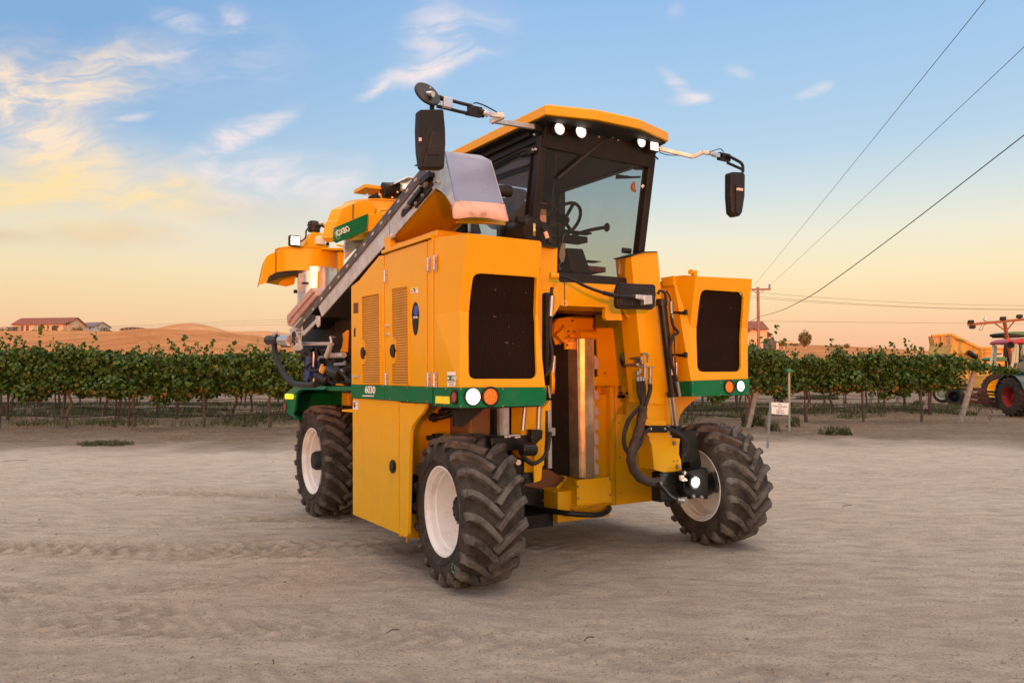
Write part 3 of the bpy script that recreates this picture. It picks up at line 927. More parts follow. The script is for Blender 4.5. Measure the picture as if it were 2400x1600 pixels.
# ================================================================ ground cover
def blades(name, pts, h, m, lean=.8, tonef=None, w=.05):
    n = len(pts); P = np.array(pts, float)
    S = rng.uniform(.6, 1.3, n) * h
    Nn = rng.normal(size=(n, 3)) * np.array([1, 1, .15])
    T = rng.normal(size=(n, 3)) * lean + np.array([0, 0, 1.0]); T /= np.linalg.norm(T, axis=1, keepdims=True)
    P[:, 2] += S * .42 * np.abs(T[:, 2])
    me = leaves_mesh(name, P, S, Nn, rng.random(n) if tonef is None else tonef, m, 'blade', T)
    o = bpy.data.objects.new(name, me); COL.objects.link(o); return o

def scatter(n, fn):
    out = []
    while len(out) < n:
        x, d = fn()
        p = W(x, d)
        out.append((p.x, p.y, float(ground_h(np.array([[x]]), np.array([[d]]))[0, 0])))
    return out

def scatter_np(n, x0, x1, d0, d1, seed, keep=None):
    r_ = np.random.default_rng(seed)
    x = r_.uniform(x0, x1, n); d = r_.uniform(d0, d1, n)
    if keep is not None:
        k_ = keep(x, d, r_); x = x[k_]; d = d[k_]
    z = ground_h(x[None, :], d[None, :])[0]
    return np.stack([CAM.x + RH.x * x + FH.x * d, CAM.y + RH.y * x + FH.y * d, z], 1)

kp = lambda x, d, r_: (np.abs(x) < d * .75) & (fbm(x[None], d[None], 1.1, 3, 200)[0] + r_.normal(0, .08, len(x)) > .0) & (x < 6 + (d - 20) * 1.6)
o = blades('dry_grass', scatter_np(90000, -30, 24, 19.2, 40, 5, kp), .085, STRAW, 2.2, w=.03)
tag(o, 'pale dry straw and grass litter lying under and before the vine rows', 'dry grass', kind='stuff')
kp2 = lambda x, d, r_: (np.abs(x) < d * .75) & (fbm(x[None], d[None], 2.2, 3, 300)[0] + r_.normal(0, .05, len(x)) > .04) & (x < (d - 22) * 1.9)
o = blades('weeds', scatter_np(80000, -28, 24, 24.2, 40, 6, kp2), .26, WLEAF, .6, w=.04)
tag(o, 'faded green weeds growing between the vine rows', 'weeds', kind='stuff')

def weed_patch(name, px, py, rx, ry, n, h, label, cat, lean=.9, m=WLEAF):
    d = 1.66 * FPX / (py - 875); x = upx(px, d); r_ = np.random.default_rng(int(px))
    a = r_.uniform(0, 2 * np.pi, n); t = np.sqrt(r_.random(n)) * (1 + .25 * np.sin(a * 5 + px))
    X = x + rx * t * np.cos(a); Dd = d + ry * t * np.sin(a)
    Z = ground_h(X[None], Dd[None])[0]
    P = np.stack([CAM.x + RH.x * X + FH.x * Dd, CAM.y + RH.y * X + FH.y * Dd, Z], 1)
    return tag(blades(name, P, h, m, lean), label, cat)
weed_patch('weed_patch', 250, 1040, .55, .42, 1500, .12, 'low spreading green weed patch in the dirt left of the harvester', 'weed')
weed_patch('weed_clump', 1955, 1018, .38, .2, 260, .26, 'spiky green weed clump in front of the second vine row', 'weed', .7)
weed_patch('weed_clump', 1858, 1000, .14, .1, 160, .34, 'upright pale weed beside the plot sign', 'weed', .4)
weed_patch('weed_clump', 1762, 1003, .32, .2, 420, .45, 'tall straggly grass clump at the foot of the leaning end post', 'weed', .4)
weed_patch('weed_clump', 1812, 1012, .12, .1, 120, .3, 'thin weed tuft between the sign post and the end post', 'weed', .4)
weed_patch('weed_clump', 2262, 972, .4, .2, 300, .2, 'small green weed tuft at the foot of the tall end post', 'weed', .7)
weed_patch('weed_clump', 2160, 950, .5, .3, 400, .3, 'pale green weed tuft beneath the second vine row', 'weed', .5)
weed_patch('weed_clump', 1915, 935, 1.2, .6, 900, .38, 'broad green weed clump under the vines behind the plot sign', 'weed', .5)

# pebbles and twigs on the yard
def pebbles():
    r_ = np.random.default_rng(77); n = 5200
    dd = 2.9 + 17 * r_.random(n) ** 1.5; xx = r_.uniform(-.72, .72, n) * dd
    z = ground_h(xx[None], dd[None])[0]
    b = MB()
    for i in range(n):
        s = r_.uniform(.003, .008) * (1 + (r_.random() < .02) * 1.3)
        p = W(xx[i], dd[i], z[i] + s * .2)
        k_ = 5; ang = r_.uniform(0, 6)
        ring = [p + Vector((math.cos(ang + j * 1.257) * s * r_.uniform(.8, 1.2), math.sin(ang + j * 1.257) * s * r_.uniform(.6, 1.1), 0)) for j in range(k_)]
        b.add(ring + [p + Vector((0, 0, s * .7))], [(j, (j + 1) % k_, k_) for j in range(k_)], False)
    return b
PEB = mat('pebble_stone', (.20, .16, .13), .8, var=.5, vscale=3)
tag(pebbles().build('pebbles', PEB), 'small scattered pebbles and clods on the dusty yard', 'pebbles', kind='stuff')
tw = MB(); r_ = random.Random(5)
for (px, py, l, a) in ((40, 1080, .4, .1), (330, 1160, .10, 1.0), (925, 1475, .09, 0), (650, 1545, .07, 1.5), (1378, 1492, .08, .1), (1980, 1185, .2, 0)):
    d = 1.66 * FPX / (py - 875); x = upx(px, d); p = W(x, d, .012)
    dr = Vector((math.cos(a), math.sin(a) * .6, 0)); tw.tube([p - dr * l / 2, p + Vector((0, .01, .012)), p + dr * l / 2 + Vector((.01, .02, 0))], .004, 5, 3)
tag(tw.build('twigs', BARK), 'broken dry vine twigs scattered over the yard', 'twigs', kind='stuff')

# ================================================================ houses, tanks, fences on the hill
STUC = mat('cream_stucco', (.62, .45, .27), .8)
STUCW = mat('pale_stucco', (.50, .50, .48), .8)
TILE = striped('clay_roof_tiles', (.30, .11, .07), (.20, .07, .05), .55, 'X', .8)
SHING = mat('grey_shingle', (.17, .11, .12), .8, var=.2, vscale=1)
WIND = mat('dark_window', (.06, .05, .06), .2)
DOORM = mat('brown_door', (.14, .06, .05), .5)
TRIM = mat('brown_trim', (.22, .10, .06), .6)
CURT = mat('pale_green_curtain', (.30, .36, .28), .6)

def hill_z(px, d, py):
    return zpx(py, d)

def gable_house(ox, d, wlen, wdep, hw, hr, ang, z0, wallm, roofm, ov=.6):
    """returns local matrix and wall/roof builders; x along ridge"""
    M = Matrix.Translation(W(ox, d, z0)) @ Matrix.Rotation(-YAW + ang, 4, 'Z')
    w = MB(M); w.poly([(0, -wdep / 2, -2.0), (0, wdep / 2, -2.0), (0, wdep / 2, hw), (0, 0, hw + hr), (0, -wdep / 2, hw)], (wlen, 0, 0))
    r_ = MB(M); s = hr / (wdep / 2); t = .25
    e = wdep / 2 + ov
    for sg in (-1, 1):
        r_.poly([(-ov, 0, hw + hr + .02), (-ov, sg * e, hw - s * ov + .02), (-ov, sg * e, hw - s * ov + t), (-ov, 0, hw + hr + t + .05)], (wlen + 2 * ov, 0, 0))
    return M, w, r_

# long tile-roofed house at the left
D1 = 285
M1, w1, rf1 = gable_house(upx(36, D1) + 2.2, D1, 22.5, 8.5, 2.6, 2.3, R(-9), zpx(778, D1), STUC, TILE)
h1 = thing('long_house', 'long cream house with red clay tile roof on the hill crest at far left', 'house', W(upx(110, D1), D1, zpx(778, D1)))
w1.build('wall', STUC, h1); ro = rf1.build('roof', TILE, h1)
wing = MB(M1).poly([(16.5, -6.2, -2.0), (16.5, -2, -2.0), (16.5, -2, 2.4), (16.5, -4.1, 2.4 + .9), (16.5, -6.2, 2.4)], (5.6, 0, 0)); wing.build('wing_wall', STUC, h1)
b = MB(M1); b.poly([(16.0, -6.9, 2.15), (16.0, -1.5, 3.9), (16.0, -1.5, 4.15), (16.0, -6.9, 2.4)], (6.8, 0, 0)); b.build('wing_roof', TILE, h1)
for (x, w_, z0_, z1_, nm, m_) in ((1.9, 1.5, .1, 2.1, 'window', CURT), (3.5, .95, .1, 2.1, 'door', DOORM), (5.4, 1.2, .1, 2.1, 'door', DOORM), (8.6, 1.4, .1, 2.1, 'window', CURT), (10.4, 1.3, .1, 2.1, 'door', DOORM),
                               (14.0, .9, .9, 2.0, 'window', WIND), (15.1, .8, .9, 2.0, 'window', WIND)):
    f = MB(M1).box((x - .1, -4.30, z0_ - .1), (x + w_ + .1, -4.253, z1_ + .1)).build('window_frame' if nm == 'window' else 'door_frame', STUCW, h1)
    MB(M1).box((x, -4.36, z0_), (x + w_, -4.303, z1_)).build(nm, m_, f)
for (x, w_) in ((17.6, .9), (19.4, 1.1)):
    f = MB(M1).box((x - .1, -6.26, 1.0), (x + w_ + .1, -6.203, 1.9)).build('window_frame', STUCW, h1); MB(M1).box((x, -6.31, 1.1), (x + w_, -6.263, 1.8)).build('window', WIND, f)
pg = MB(M1)
for (x, y) in ((-.1, -5.6), (-3.0, -5.6), (-3.0, -3.2), (2.2, -5.6)): pg.box((x - .1, y - .1, -.6), (x + .1, y + .1, 1.5))
pg.box((-3.2, -5.8, 1.5), (2.3, -3.0, 1.62)); pg.build('patio_frame', TRIM, h1)
# grey-roofed house beside it
D2 = 310
M2, w2, rf2 = gable_house(upx(199, D2) + .5, D2, 8.6, 7.2, 1.9, 1.7, R(-22), zpx(778, D2), STUCW, SHING, .5)
h2 = thing('grey_house', 'smaller pale house with dark shingle roof right of the long house', 'house', W(upx(215, D2), D2, zpx(778, D2)))
w2.build('wall', STUCW, h2); rf2.build('roof', SHING, h2)
MB(M2).box((5.8, -3.68, .8), (6.5, -3.603, 1.6)).build('window', WIND, h2)
MB(M2).box((1.0, -3.68, 0), (2.3, -3.603, 1.9)).build('door', STUC, h2)
# shrubs round the houses
def bush(px, py, d, rx, rz, label, group=None, n=500, m=BUSHM, cat='bush', name='bush', leaf=.35):
    r_ = np.random.default_rng(int(px * 7 + py)); c = W(upx(px, d), d, zpx(py, d))
    dv = r_.normal(size=(n, 3)); dv /= np.linalg.norm(dv, axis=1, keepdims=True);     P = dv * (r_.uniform(.5, 1.05, n)[:, None]) * np.array([rx, rx, rz]) * (1 + .2 * np.sin(dv[:, :1] * 7 + px))
    me = leaves_mesh('foliage', P, r_.uniform(.6, 1.3, n) * leaf, dv + r_.normal(0, .4, (n, 3)), r_.random(n), m)
    c = c + Vector((0, 0, rz * .25)); e = thing(name, label, cat, c, group)
    o = bpy.data.objects.new('foliage', me); COL.objects.link(o); o.parent = e
    MB().tube([c - Vector((0, 0, rz * 1.3)), c + Vector((.05, 0, rz * .3))], .06 * rx, 6, 1).build('stem', BARK, e)
    return e
for (px, py, rx, rz, lab) in ((4, 778, 2.6, 1.4, 'dark rounded bush left of the long house at the picture edge'), (78, 779, 1.7, .8, 'low dry bush before the doors of the long house'), (107, 779, 1.3, .9, 'brown mounded bush at the long house middle'),
                              (125, 777, .9, 1.8, 'upright narrow shrub against the long house wall'), (150, 779, 1.6, .7, 'low reddish bush under the paired windows'), (176, 779, 1.5, 1.5, 'round green bush at the long house wing'), (186, 778, 1.0, 1.9, 'tall olive shrub at the corner of the long house'),
                              (242, 779, 1.8, 1.9, 'large olive bush right of the grey house'), (252, 780, 1.4, .9, 'low bush trailing right of the grey house')):
    bush(px, py, 275, rx, rz, lab, 'shrubs round the hill houses', 260)
e = thing('water_tank', 'dark squat water tank left of the long house', 'water tank', W(upx(27, 280), 280, zpx(777, 280)))
MB().lathe(W(upx(27, 280), 280, zpx(777, 280) - .6), (0, 0, 1), [(0, 0), (0, 1.3), (2.2, 1.3), (2.4, .4), (2.45, 0)], 20).build('tank_wall', mat('tank_grey', (.13, .11, .12), .6), e)
# curved slatted fence on the crest and a thin wire fence
fn = thing('slat_fence', 'long curved dark slatted fence on the crest between house and bald hill', 'fence', W(upx(315, 290), 290, zpx(779, 290)))
FM = mat('weathered_fence', (.09, .065, .05), .8)
pk = MB(); pr = MB(); last = None
for i in range(46):
    t = i / 45; px = 281 + 84 * t; bot = 781.5 - 7.0 * t ** .8; topy = 770 - 3.6 * math.sin(math.pi * min(1, t * 1.08) ** .85) + 4.2 * t ** 2.2
    a = W(upx(px, 290), 290, zpx(bot, 290) - .5); c = W(upx(px, 290), 290, zpx(topy, 290))
    if c.z - a.z < .3: continue
    MBp = pr if i % 5 == 0 else pk
    MBp.bar(a, c, .26 if i % 5 else .16, .05)
    if last: pr.bar(last, c, .1, .12)
    last = c
pk.build('pickets', FM, fn); pr.build('rails_and_posts', FM, fn)
wf = thing('wire_fence', 'thin wire fence with slim posts beside the grey house', 'fence', W(upx(268, 290), 290, zpx(782, 290)))
b = MB()
for px in (257, 268, 279): b.bar(W(upx(px, 290), 290, zpx(784, 290)), W(upx(px, 290), 290, zpx(770.5, 290)), .1, .1)
for py in (771, 776): b.bar(W(upx(257, 290), 290, zpx(py, 290)), W(upx(281, 290), 290, zpx(py + .4, 290)), .05, .05)
b.build('post', FM, wf)
# right-hand house
D3 = 190
z3 = zpx(808, D3)
h3 = thing('hipped_house', 'cream house with red tile roofs behind the utility pole', 'house', W(upx(1770, D3), D3, z3))
M3, w3, rf3 = gable_house(upx(1700, D3), D3, 9, 8.2, 3.6, 1.9, R(0), z3, STUC, TILE, .4)
w3.build('wall', STUC, h3); rf3.build('roof', TILE, h3)
b = MB(); p0 = [q(17, *a, D=D3 - 4) for a in ((60, 960), (205, 890), (258, 930), (258, 1250), (60, 1250))]; b.poly(p0, FH * 4); b.build('gable_wall', STUC, h3)
b = MB(); b.poly([q(17, *a, D=D3 - 4.6) for a in ((40, 985), (205, 868), (270, 915), (270, 940), (205, 892), (40, 1010))], FH * 5); b.build('gable_roof', TILE, h3)
b = MB(); b.poly([q(17, *a, D=D3 - 1) for a in ((290, 920), (385, 925), (410, 950), (465, 950), (495, 1020), (528, 1045), (420, 1045), (360, 990))], FH * 5); b.build('wing_roof', TILE, h3)
b = MB(); b.poly([q(17, *a, D=D3 - .5) for a in ((300, 975), (360, 995), (420, 1045), (490, 1050), (490, 1250), (300, 1250))], FH * 4); b.build('wing_wall', STUC, h3)
b = MB()
for x in (415, 465, 490): b.bar(q(17, x, 1046, D=D3 - 2), q(17, x, 1160, D=D3 - 2), .2, .2)
b.build('porch_post', STUCW, h3)
b = MB().box((0, 0, 0), (.9, .3, .9)); 
top()
b = MB()
for y in (1120, 1150): b.bar(q(17, 290, y, D=150), q(17, 390, y, D=150), .12, .12)
for x in (292, 340, 388): b.bar(q(17, x, 1105, D=150), q(17, x, 1180, D=150), .12, .12)
tag(b.build('rail_fence', STUCW), 'short white rail fence left of the dark tank', 'fence')
c = q(17, 483, 1215, D=145)
tnk = thing('water_tank', 'wide dark grey round tank right of the tile-roofed house', 'water tank', c)
MB().lathe(c - Vector((0, 0, .5)), (0, 0, 1), [(0, 0), (0, 1.22), (1.6, 1.22), (1.8, .5), (1.82, 0)], 28).build('tank_wall', mat('tank_slate', (.10, .09, .11), .6), tnk)
top()
for (x, w_, h_, lab) in ((612, .26, .85, 'cream upright drum beside the dark round tank'), (727, .1, .35, 'small cream bollard right of the drum')):
    c = q(17, x, 1228, D=143)
    tag(MB().lathe(c, (0, 0, 1), [(-.3, 0), (-.3, w_ * .95), (h_ - .06, w_), (h_, w_ * .8), (h_, 0)], 14).build('drum' if w_ > .2 else 'bollard', STUC), lab, 'drum' if w_ > .2 else 'bollard')
# parked pickup near the tank
c = q(17, 810, 1180, D=160); e = thing('parked_pickup', 'tiny pale pickup truck parked on the rise right of the tank', 'pickup truck', c)
Mx = Matrix.Translation(c) @ Matrix.Rotation(-YAW, 4, 'Z')
b = MB(Mx); b.poly([(-.95, 0, .3), (.95, 0, .3), (1.0, 0, .62), (.45, 0, .7), (.3, 0, 1.05), (-.45, 0, 1.05), (-.6, 0, .7), (-.98, 0, .66)], (0, .9, 0)); b.build('body', STUC, e, .04)
MB(Mx).poly([(-.5, -.01, .72), (.38, -.01, .72), (.24, -.01, 1.0), (-.4, -.01, 1.0)], (0, .02, 0)).build('window', CURT, e)
for x in (-.6, .6): MB(Mx).cyl((x, -.03, .22), (x, .2, .22), .22).build('wheel', RUB, e)
# round tree and scrub on the right crest
rt = bush(1887, 806, 140, 1.05, 1.25, 'lone round olive tree on the crest right of the parked pickup', None, 1500, BUSHM, 'tree', 'round_tree', .22)
rt.location.z += .7
for o_ in rt.children:
    if o_.name.startswith('foliage'): o_.name = 'crown'
    else: o_.name = 'trunk'
for (px, py, rx, rz, lab) in ((1822, 807, 1.0, .5, 'dark spiky scrub just right of the drum'), (1832, 806, .8, .6, 'dark scrub left of the parked pickup'), (1864, 808, 1.6, .25, 'low brown scrub between the pickup and the round tree'), (1960, 812, 1.5, .3, 'low scrub right of the round tree'), (1985, 812, .6, .45, 'small spiky scrub on the crest far right')):
    bush(px, py, 150, rx, rz, lab, 'scrub on the right crest', 160, BUSHM, leaf=.2)

# ================================================================ utility pole and lines
top()
POLEM = mat('utility_pole_wood', (.27, .155, .11), .8, var=.2, vscale=3)
LINEM = mat('power_cable', (.05, .045, .04), .6)
DP = 67
pt = q(17, 272, 172, D=DP); pb = Vector((pt.x, pt.y, -.5))
up_ = thing('utility_pole', 'tall wooden utility pole with a crossarm right of the harvester', 'utility pole', (pt.x, pt.y, 0))
MB().cyl(pb, pt, .17, .12, 12).build('pole', POLEM, up_)
la = q(17, 60, 214, D=DP); ra = q(17, 490, 207, D=DP)
MB().bar(la, ra, .13, .16).build('crossarm', POLEM, up_)
b = MB()
b.bar(q(17, 175, 228, D=DP), q(17, 262, 282, D=DP), .05, .05); b.bar(q(17, 375, 228, D=DP), q(17, 285, 282, D=DP), .05, .05); b.build('brace', POLEM, up_)
for x in (475, 75):
    c = q(17, x, 200, D=DP); MB().lathe(c, (0, 0, 1), [(0, .0), (0, .07), (.12, .1), (.2, .06), (.3, .1), (.42, .05), (.48, 0)], 10).build('insulator', BOLT, up_)
top()

def line3(p, r_, sag, n=24, ext=1.6):
    pts = []
    for i in range(n + 1):
        t = i / n * ext; c = p.lerp(r_, t); c = c - Vector((0, 0, sag * 4 * (t / ext) * (1 - t / ext))); pts.append(c)
    return pts
def px_pt(px, py, d):
    return q(0, px, py, D=d)
def cable(a, b_, r_, lab, sag=0, ext=2.2, m=LINEM):
    tag(MB().tube(line3(a, b_, sag, 40, ext), r_, 5, 1).build('power_line', m), lab, 'power line', 'power lines')
cable(px_pt(1768, 668, DP), px_pt(2296, 0, 15.3), .008, 'thin power line rising steeply to the top edge, leftmost of the rising lines', .15)
cable(px_pt(1803, 670, DP), px_pt(2400, 95, 17.2), .008, 'thin power line rising to the upper right edge, middle of the rising lines', .15)
# thick sagging service cable
pts = [px_pt(*K(17, 0, 845), 80), px_pt(*K(17, 95, 798), 75), px_pt(*K(17, 275, 697), DP), px_pt(*K(17, 430, 655), 58), px_pt(*K(17, 700, 570), 45), px_pt(*K(17, 1000, 425), 34), px_pt(*K(17, 1400, 190), 26), px_pt(2100, 549, 22), px_pt(2400, 317, 15.5), px_pt(2700, 85, 12.0)]
tag(MB().tube(pts, .012, 6, 6, True, lambda t: 1.6 - .7 * t).build('power_line', LINEM), 'thick black service cable sagging up to the right edge, lowest of the rising lines', 'power line', 'power lines')
for (pa, pb_, r_, lab) in (((250, 262), 716, .02, 'uppermost of the near-level distant power lines at right'), ((140, 322), 725, .02, 'second of the near-level distant power lines at right'), ((140, 356), 726, .02, 'third of the near-level distant power lines at right'), ((90, 764), 759, .02, 'lowest near-level distant power line, just above the vines at right')):
    a = q(17, *pa, D=120); lo = K(17, *pa)[1]
    pts = [a]
    for t in (.12, .25, .5, .75, 1.0, 1.2):
        px = K(17, *pa)[0] + (2400 - K(17, *pa)[0]) * t
        s_ = {716: (lo, 10, 26, 31), 725: (lo, 0, 0, 0)}
        y = lo + (pb_ - lo) * (1 - (1 - min(t, 1.0)) ** 1.8) if pb_ != 759 else lo + (759 - lo) * min(t, 1)
        pts.append(px_pt(px, y, 120))
    tag(MB().tube(pts, r_, 5, 3).build('power_line', LINEM), lab, 'power line', 'power lines')
for i, (ya, yb) in enumerate(((763, 748), (765, 754), (768, 760))):
    tag(MB().tube([px_pt(250, ya + 2, 560), px_pt(450, (ya + yb) / 2 + 1, 560), px_pt(680, yb, 560)], .055, 4, 3).build('power_line', LINEM), '%s of the three faint far power lines above the bald hill' % ('uppermost', 'middle', 'lowest')[i], 'power line', 'far power lines above the hill')

# ================================================================ plot sign and marker stake
d = 1.66 * FPX / (1046 - 875)
GALV = mat('grey_sign_post', (.25, .26, .24), .6, metal=.3)
sg = thing('plot_sign', 'white vineyard plot sign with black writing on a grey metal post', 'sign', W(upx(1800, d), d, 0))
a = q(16, 190, 1455, D=d); b_ = q(16, 215, 1120, D=d); a.z = -.1
MB().bar(a, b_, .045, .03).build('post', GALV, sg)
cs = [q(16, *p_, D=d - .03) for p_ in ((224, 1207), (222, 1118), (355, 1124), (351, 1215))]
MB().poly(cs, FH * .012).build('panel', WHITEP, sg)
INK = mat('black_ink', (.03, .03, .035), .6)
ce = (cs[0] + cs[1] + cs[2] + cs[3]) / 4; ex = (cs[3] - cs[0]).normalized(); ey = (cs[1] - cs[0]).normalized()
for s_, off, sz in (('A13', .098, .05), ('Cabernet Sauvignon', .053, .05), ('2017', .005, .042), ('5.35 Acres', -.045, .046), ('5,082 Vines', -.095, .046)):
    text(s_, sz, frame(ce - FH * .004 + ey * off, ex, ey), INK, sg, 'lettering', .001, 0, .85)
d = 22.0
ms = thing('marker_stake', 'pale marker stake with a green cap standing before the vines at right', 'stake', W(upx(1848, d), d, 0))
MB().cyl(Vector((*W(upx(1847, d), d).xy, -.1)), q(16, 357, 885, D=d), .038, .036, 10).build('stake_pole', mat('pale_plastic', (.30, .30, .20), .6), ms)
c = q(16, 357, 888, D=d); MB().lathe(c, (0, 0, 1), [(0, 0), (0, .095), (.03, .11), (.07, .10), (.075, .05), (.11, .05), (.11, 0)], 14).build('cap', mat('green_cap', (.02, .17, .09), .5), ms)
# steel eye anchor in the dirt
top()
c = q(16, 1896, 1256, D=1.66 * FPX / (984 - 875)); c.z = .1
b = MB(); b.tube([c + (RH * math.cos(t) + Vector((0, 0, 1)) * math.sin(t)) * .055 for t in [i * math.pi / 6 for i in range(13)]], .012, 6, 1); b.cyl(c - Vector((0, 0, .2)), c - Vector((0, 0, .055)), .012)
tag(b.build('eye_anchor', RUST), 'small rusty ring anchor sticking out of the dirt near the tractor', 'ground anchor')
# ================================================================ the grape harvester
HV = thing('grape_harvester', 'tall orange and green grape harvester with lit work lamps and a glass cab', 'grape harvester', (1.38, 1.7, 0))
YV = Vector((0, 1, 0)); XV = Vector((1, 0, 0)); ZV = Vector((0, 0, 1))
XS = -.22

def slab(pts, vec, name, m, parent=HV, bevel=.004):
    return MB().poly(pts, vec).build(name, m, parent, bevel)

def bolt_add(b, p, n, r=.009, h=.007):
    b.cyl(p, Vector(p) + Vector(n).normalized() * h, r, r * .8, 6, True, False)

def S4(*a, X=XS):
    return [q(4, x, y, X=X) for x, y in a]

def round_lamp(p, n, r, lens, bezel=.02, depth=.04, name='headlight', parent=HV, bm_=None):
    n = Vector(n).normalized(); p = Vector(p)
    b = MB(); b.lathe(p, n, [(0, r + bezel), (.014, r + bezel), (.018, r + bezel * .5), (.012, r), (0, r)], 28)
    body = b.build(name, bm_ or PLASTIC, parent)
    if lens is LAMP or lens is LAMPW:
        MB().lathe(p, n, [(.012, r * .70), (.010, r * .78), (.016, r * .99)], 28).build('reflector', REFLM, body)
        MB().lathe(p, n, [(.014, 0), (.016, r * .5), (.012, r * .72)], 28).build('lens', lens, body)
    else:
        MB().lathe(p, n, [(.010, 0), (.014, r * .55), (.010, r * .99)], 28).build('lens', lens, body)
    return body

# ---- left pod --------------------------------------------------------------
Lb = q(4, 968, 1317, Y=-.25); Rb = q(4, 1665, 1315, Y=-.25)
Lk = q(4, 968, 690, Y=-.17); Rk = q(4, 1605, 720, Y=-.17)
Lt = q(4, 1025, 57, Y=-.27); Rt = q(4, 1625, 122, Y=-.27)
PL = plane3(Lb, Rb, (Lk + Rk) / 2); PU = plane3((Lk + Rk) / 2, Lt, Rt)
kn = lambda x, y: [q(4, x, y, P=PL)]
def f4(P, *a):
    return [q(4, x, y, P=P) for x, y in a]
lower = f4(PL, (968, 1317), (1665, 1315), (1605, 720), (1587, 718), (1588, 900), (1597, 1195), (1590, 1222), (1572, 1240), (1545, 1245), (1090, 1246), (1065, 1238), (1048, 1220), (1042, 1190), (1040, 900), (1043, 693), (968, 690))
upper = f4(PU, (968, 690), (1043, 693), (1055, 560), (1072, 440), (1082, 410), (1104, 392), (1140, 385), (1570, 415), (1600, 425), (1618, 442), (1625, 470), (1605, 600), (1587, 718), (1605, 720), (1625, 122), (1025, 57))
for u_, l_ in ((0, 15), (1, 14), (12, 3), (13, 2)):
    m_ = (upper[u_] + lower[l_]) / 2; upper[u_] = m_.copy(); lower[l_] = m_.copy()
fp = slab(lower, (0, .025, 0), 'front_panel', ORANGE)
slab(upper, (0, .025, 0), 'front_panel', ORANGE)
gl_ = f4(PL, (1597, 718), (1598, 900), (1607, 1200), (1580, 1255), (1080, 1255), (1032, 1220), (1030, 900), (1033, 693))
gu_ = f4(PU, (1033, 693), (1045, 560), (1062, 440), (1085, 390), (1140, 375), (1580, 405), (1632, 440), (1640, 480), (1597, 718))
off = Vector((0, .035, 0))
slab([p + off for p in gl_], (0, .01, 0), 'radiator_screen', SCREEN, HV, 0)
slab([p + off for p in gu_], (0, .01, 0), 'radiator_screen', SCREEN, HV, 0)
# pod core and roof
def podcore(name, x0, x1, yf, prof_, m):
    return MB().poly([(x0, y, z) for y, z in prof_], (x1 - x0, 0, 0)).build(name, m, HV, .006)
podcore('pod_shell', -.165, .50, 0, [(-.06, 1.42), (-.06, 2.12), (-.15, 2.675), (1.14, 2.675), (1.90, 2.47), (1.93, 2.44), (1.93, 1.42)], ORANGE)
slab(f4(PU, (1020, 57), (1625, 122), (1625, 128), (1022, 63)), (0, .03, 0), 'top_trim', ORANGE, HV, 0)
slab([Rb, Rk, Rt, Rt + Vector((-.0, .5, 0)), Rk + Vector((0, .5, 0)), Rb + Vector((0, .5, 0))], (-.02, 0, 0), 'inner_panel', ORANGE)
# side skin: corner panel, doors, pillars
def side(pts, name, m, out=.012, th=.03, bevel=.003, parent=HV):
    return MB().poly([p - XV * out for p in pts], (th, 0, 0)).build(name, m, parent, bevel)
a = S4((762, 95), (762, 1312))
top_mid = q(4, 890, 62, X=XS + .015)
aM = Vector((XS, a[0].y, Lk.z)); tA = Lt.lerp(Vector((XS, a[0].y, Lt.z)), .45)
slab([Lb, Lk, aM, a[1]], (.02, 0, 0), 'corner_panel', ORANGE, HV, 0)
slab([Lk, Lt, Vector((tA.x, tA.y, Lt.z + .012)), a[0], aM], (.02, 0, 0), 'corner_panel', ORANGE, HV, 0)
side(S4((712, 118), (752, 98), (752, 1312), (712, 1310)), 'door_pillar', ORANGE, .006)
d2 = side(S4((398, 222), (704, 124), (704, 1310), (398, 1300)), 'door', ORANGE)
side(S4((357, 236), (394, 224), (394, 1300), (365, 1298)), 'door_pillar', ORANGE, .006)
d1 = side(S4((162, 432), (318, 244), (353, 238), (361, 1298), (164, 1294)), 'door', ORANGE)
side(S4((86, 492), (158, 436), (160, 1294), (88, 1290)), 'rear_panel', ORANGE, .006)
# lid over the doors
side(S4((352, 228), (352, 200), (745, 70), (748, 98)), 'roof_flange', ORANGE, .03, .05)
slab([p + XV * .03 for p in S4((352, 100), (395, 140), (745, 72), (745, 92), (395, 215), (352, 215))], (.02, 0, 0), 'roof_box', ORANGE)
MB().box((-.17, .25, 2.68), (.40, 1.15, 2.80)).build('roof_box', ORANGE, HV, .006)
# rear panel details
side(S4((104, 626), (144, 624), (144, 712), (104, 712)), 'cutout', SEAM, .008, .01)
side(S4((108, 830), (121, 830), (121, 903), (108, 903)), 'slot', DARK, .008, .01)
# door grilles (notched round the latch)
def grille(parent, pts, m):
    g_ = side(S4(*pts), 'grille', m, .016, .01, 0, parent)
    fr = MB(); P_ = [p - XV * .017 for p in S4(*pts)]
    for i in range(len(P_)): fr.bar(P_[i], P_[(i + 1) % len(P_)], .010, .012, (1, 0, 0))
    fr.build('grille_frame', ORANGE, parent)
grille(d1, [(190, 572), (318, 548), (328, 560), (335, 1285), (195, 1285), (188, 1275), (186, 1130), (206, 1122), (210, 1105), (206, 945), (184, 935), (181, 585)], MESHO)
grille(d2, [(436, 508), (552, 488), (562, 498), (568, 1290), (440, 1292), (428, 1282), (430, 1125), (455, 1118), (462, 1100), (458, 925), (430, 910), (427, 518)], MESHO)
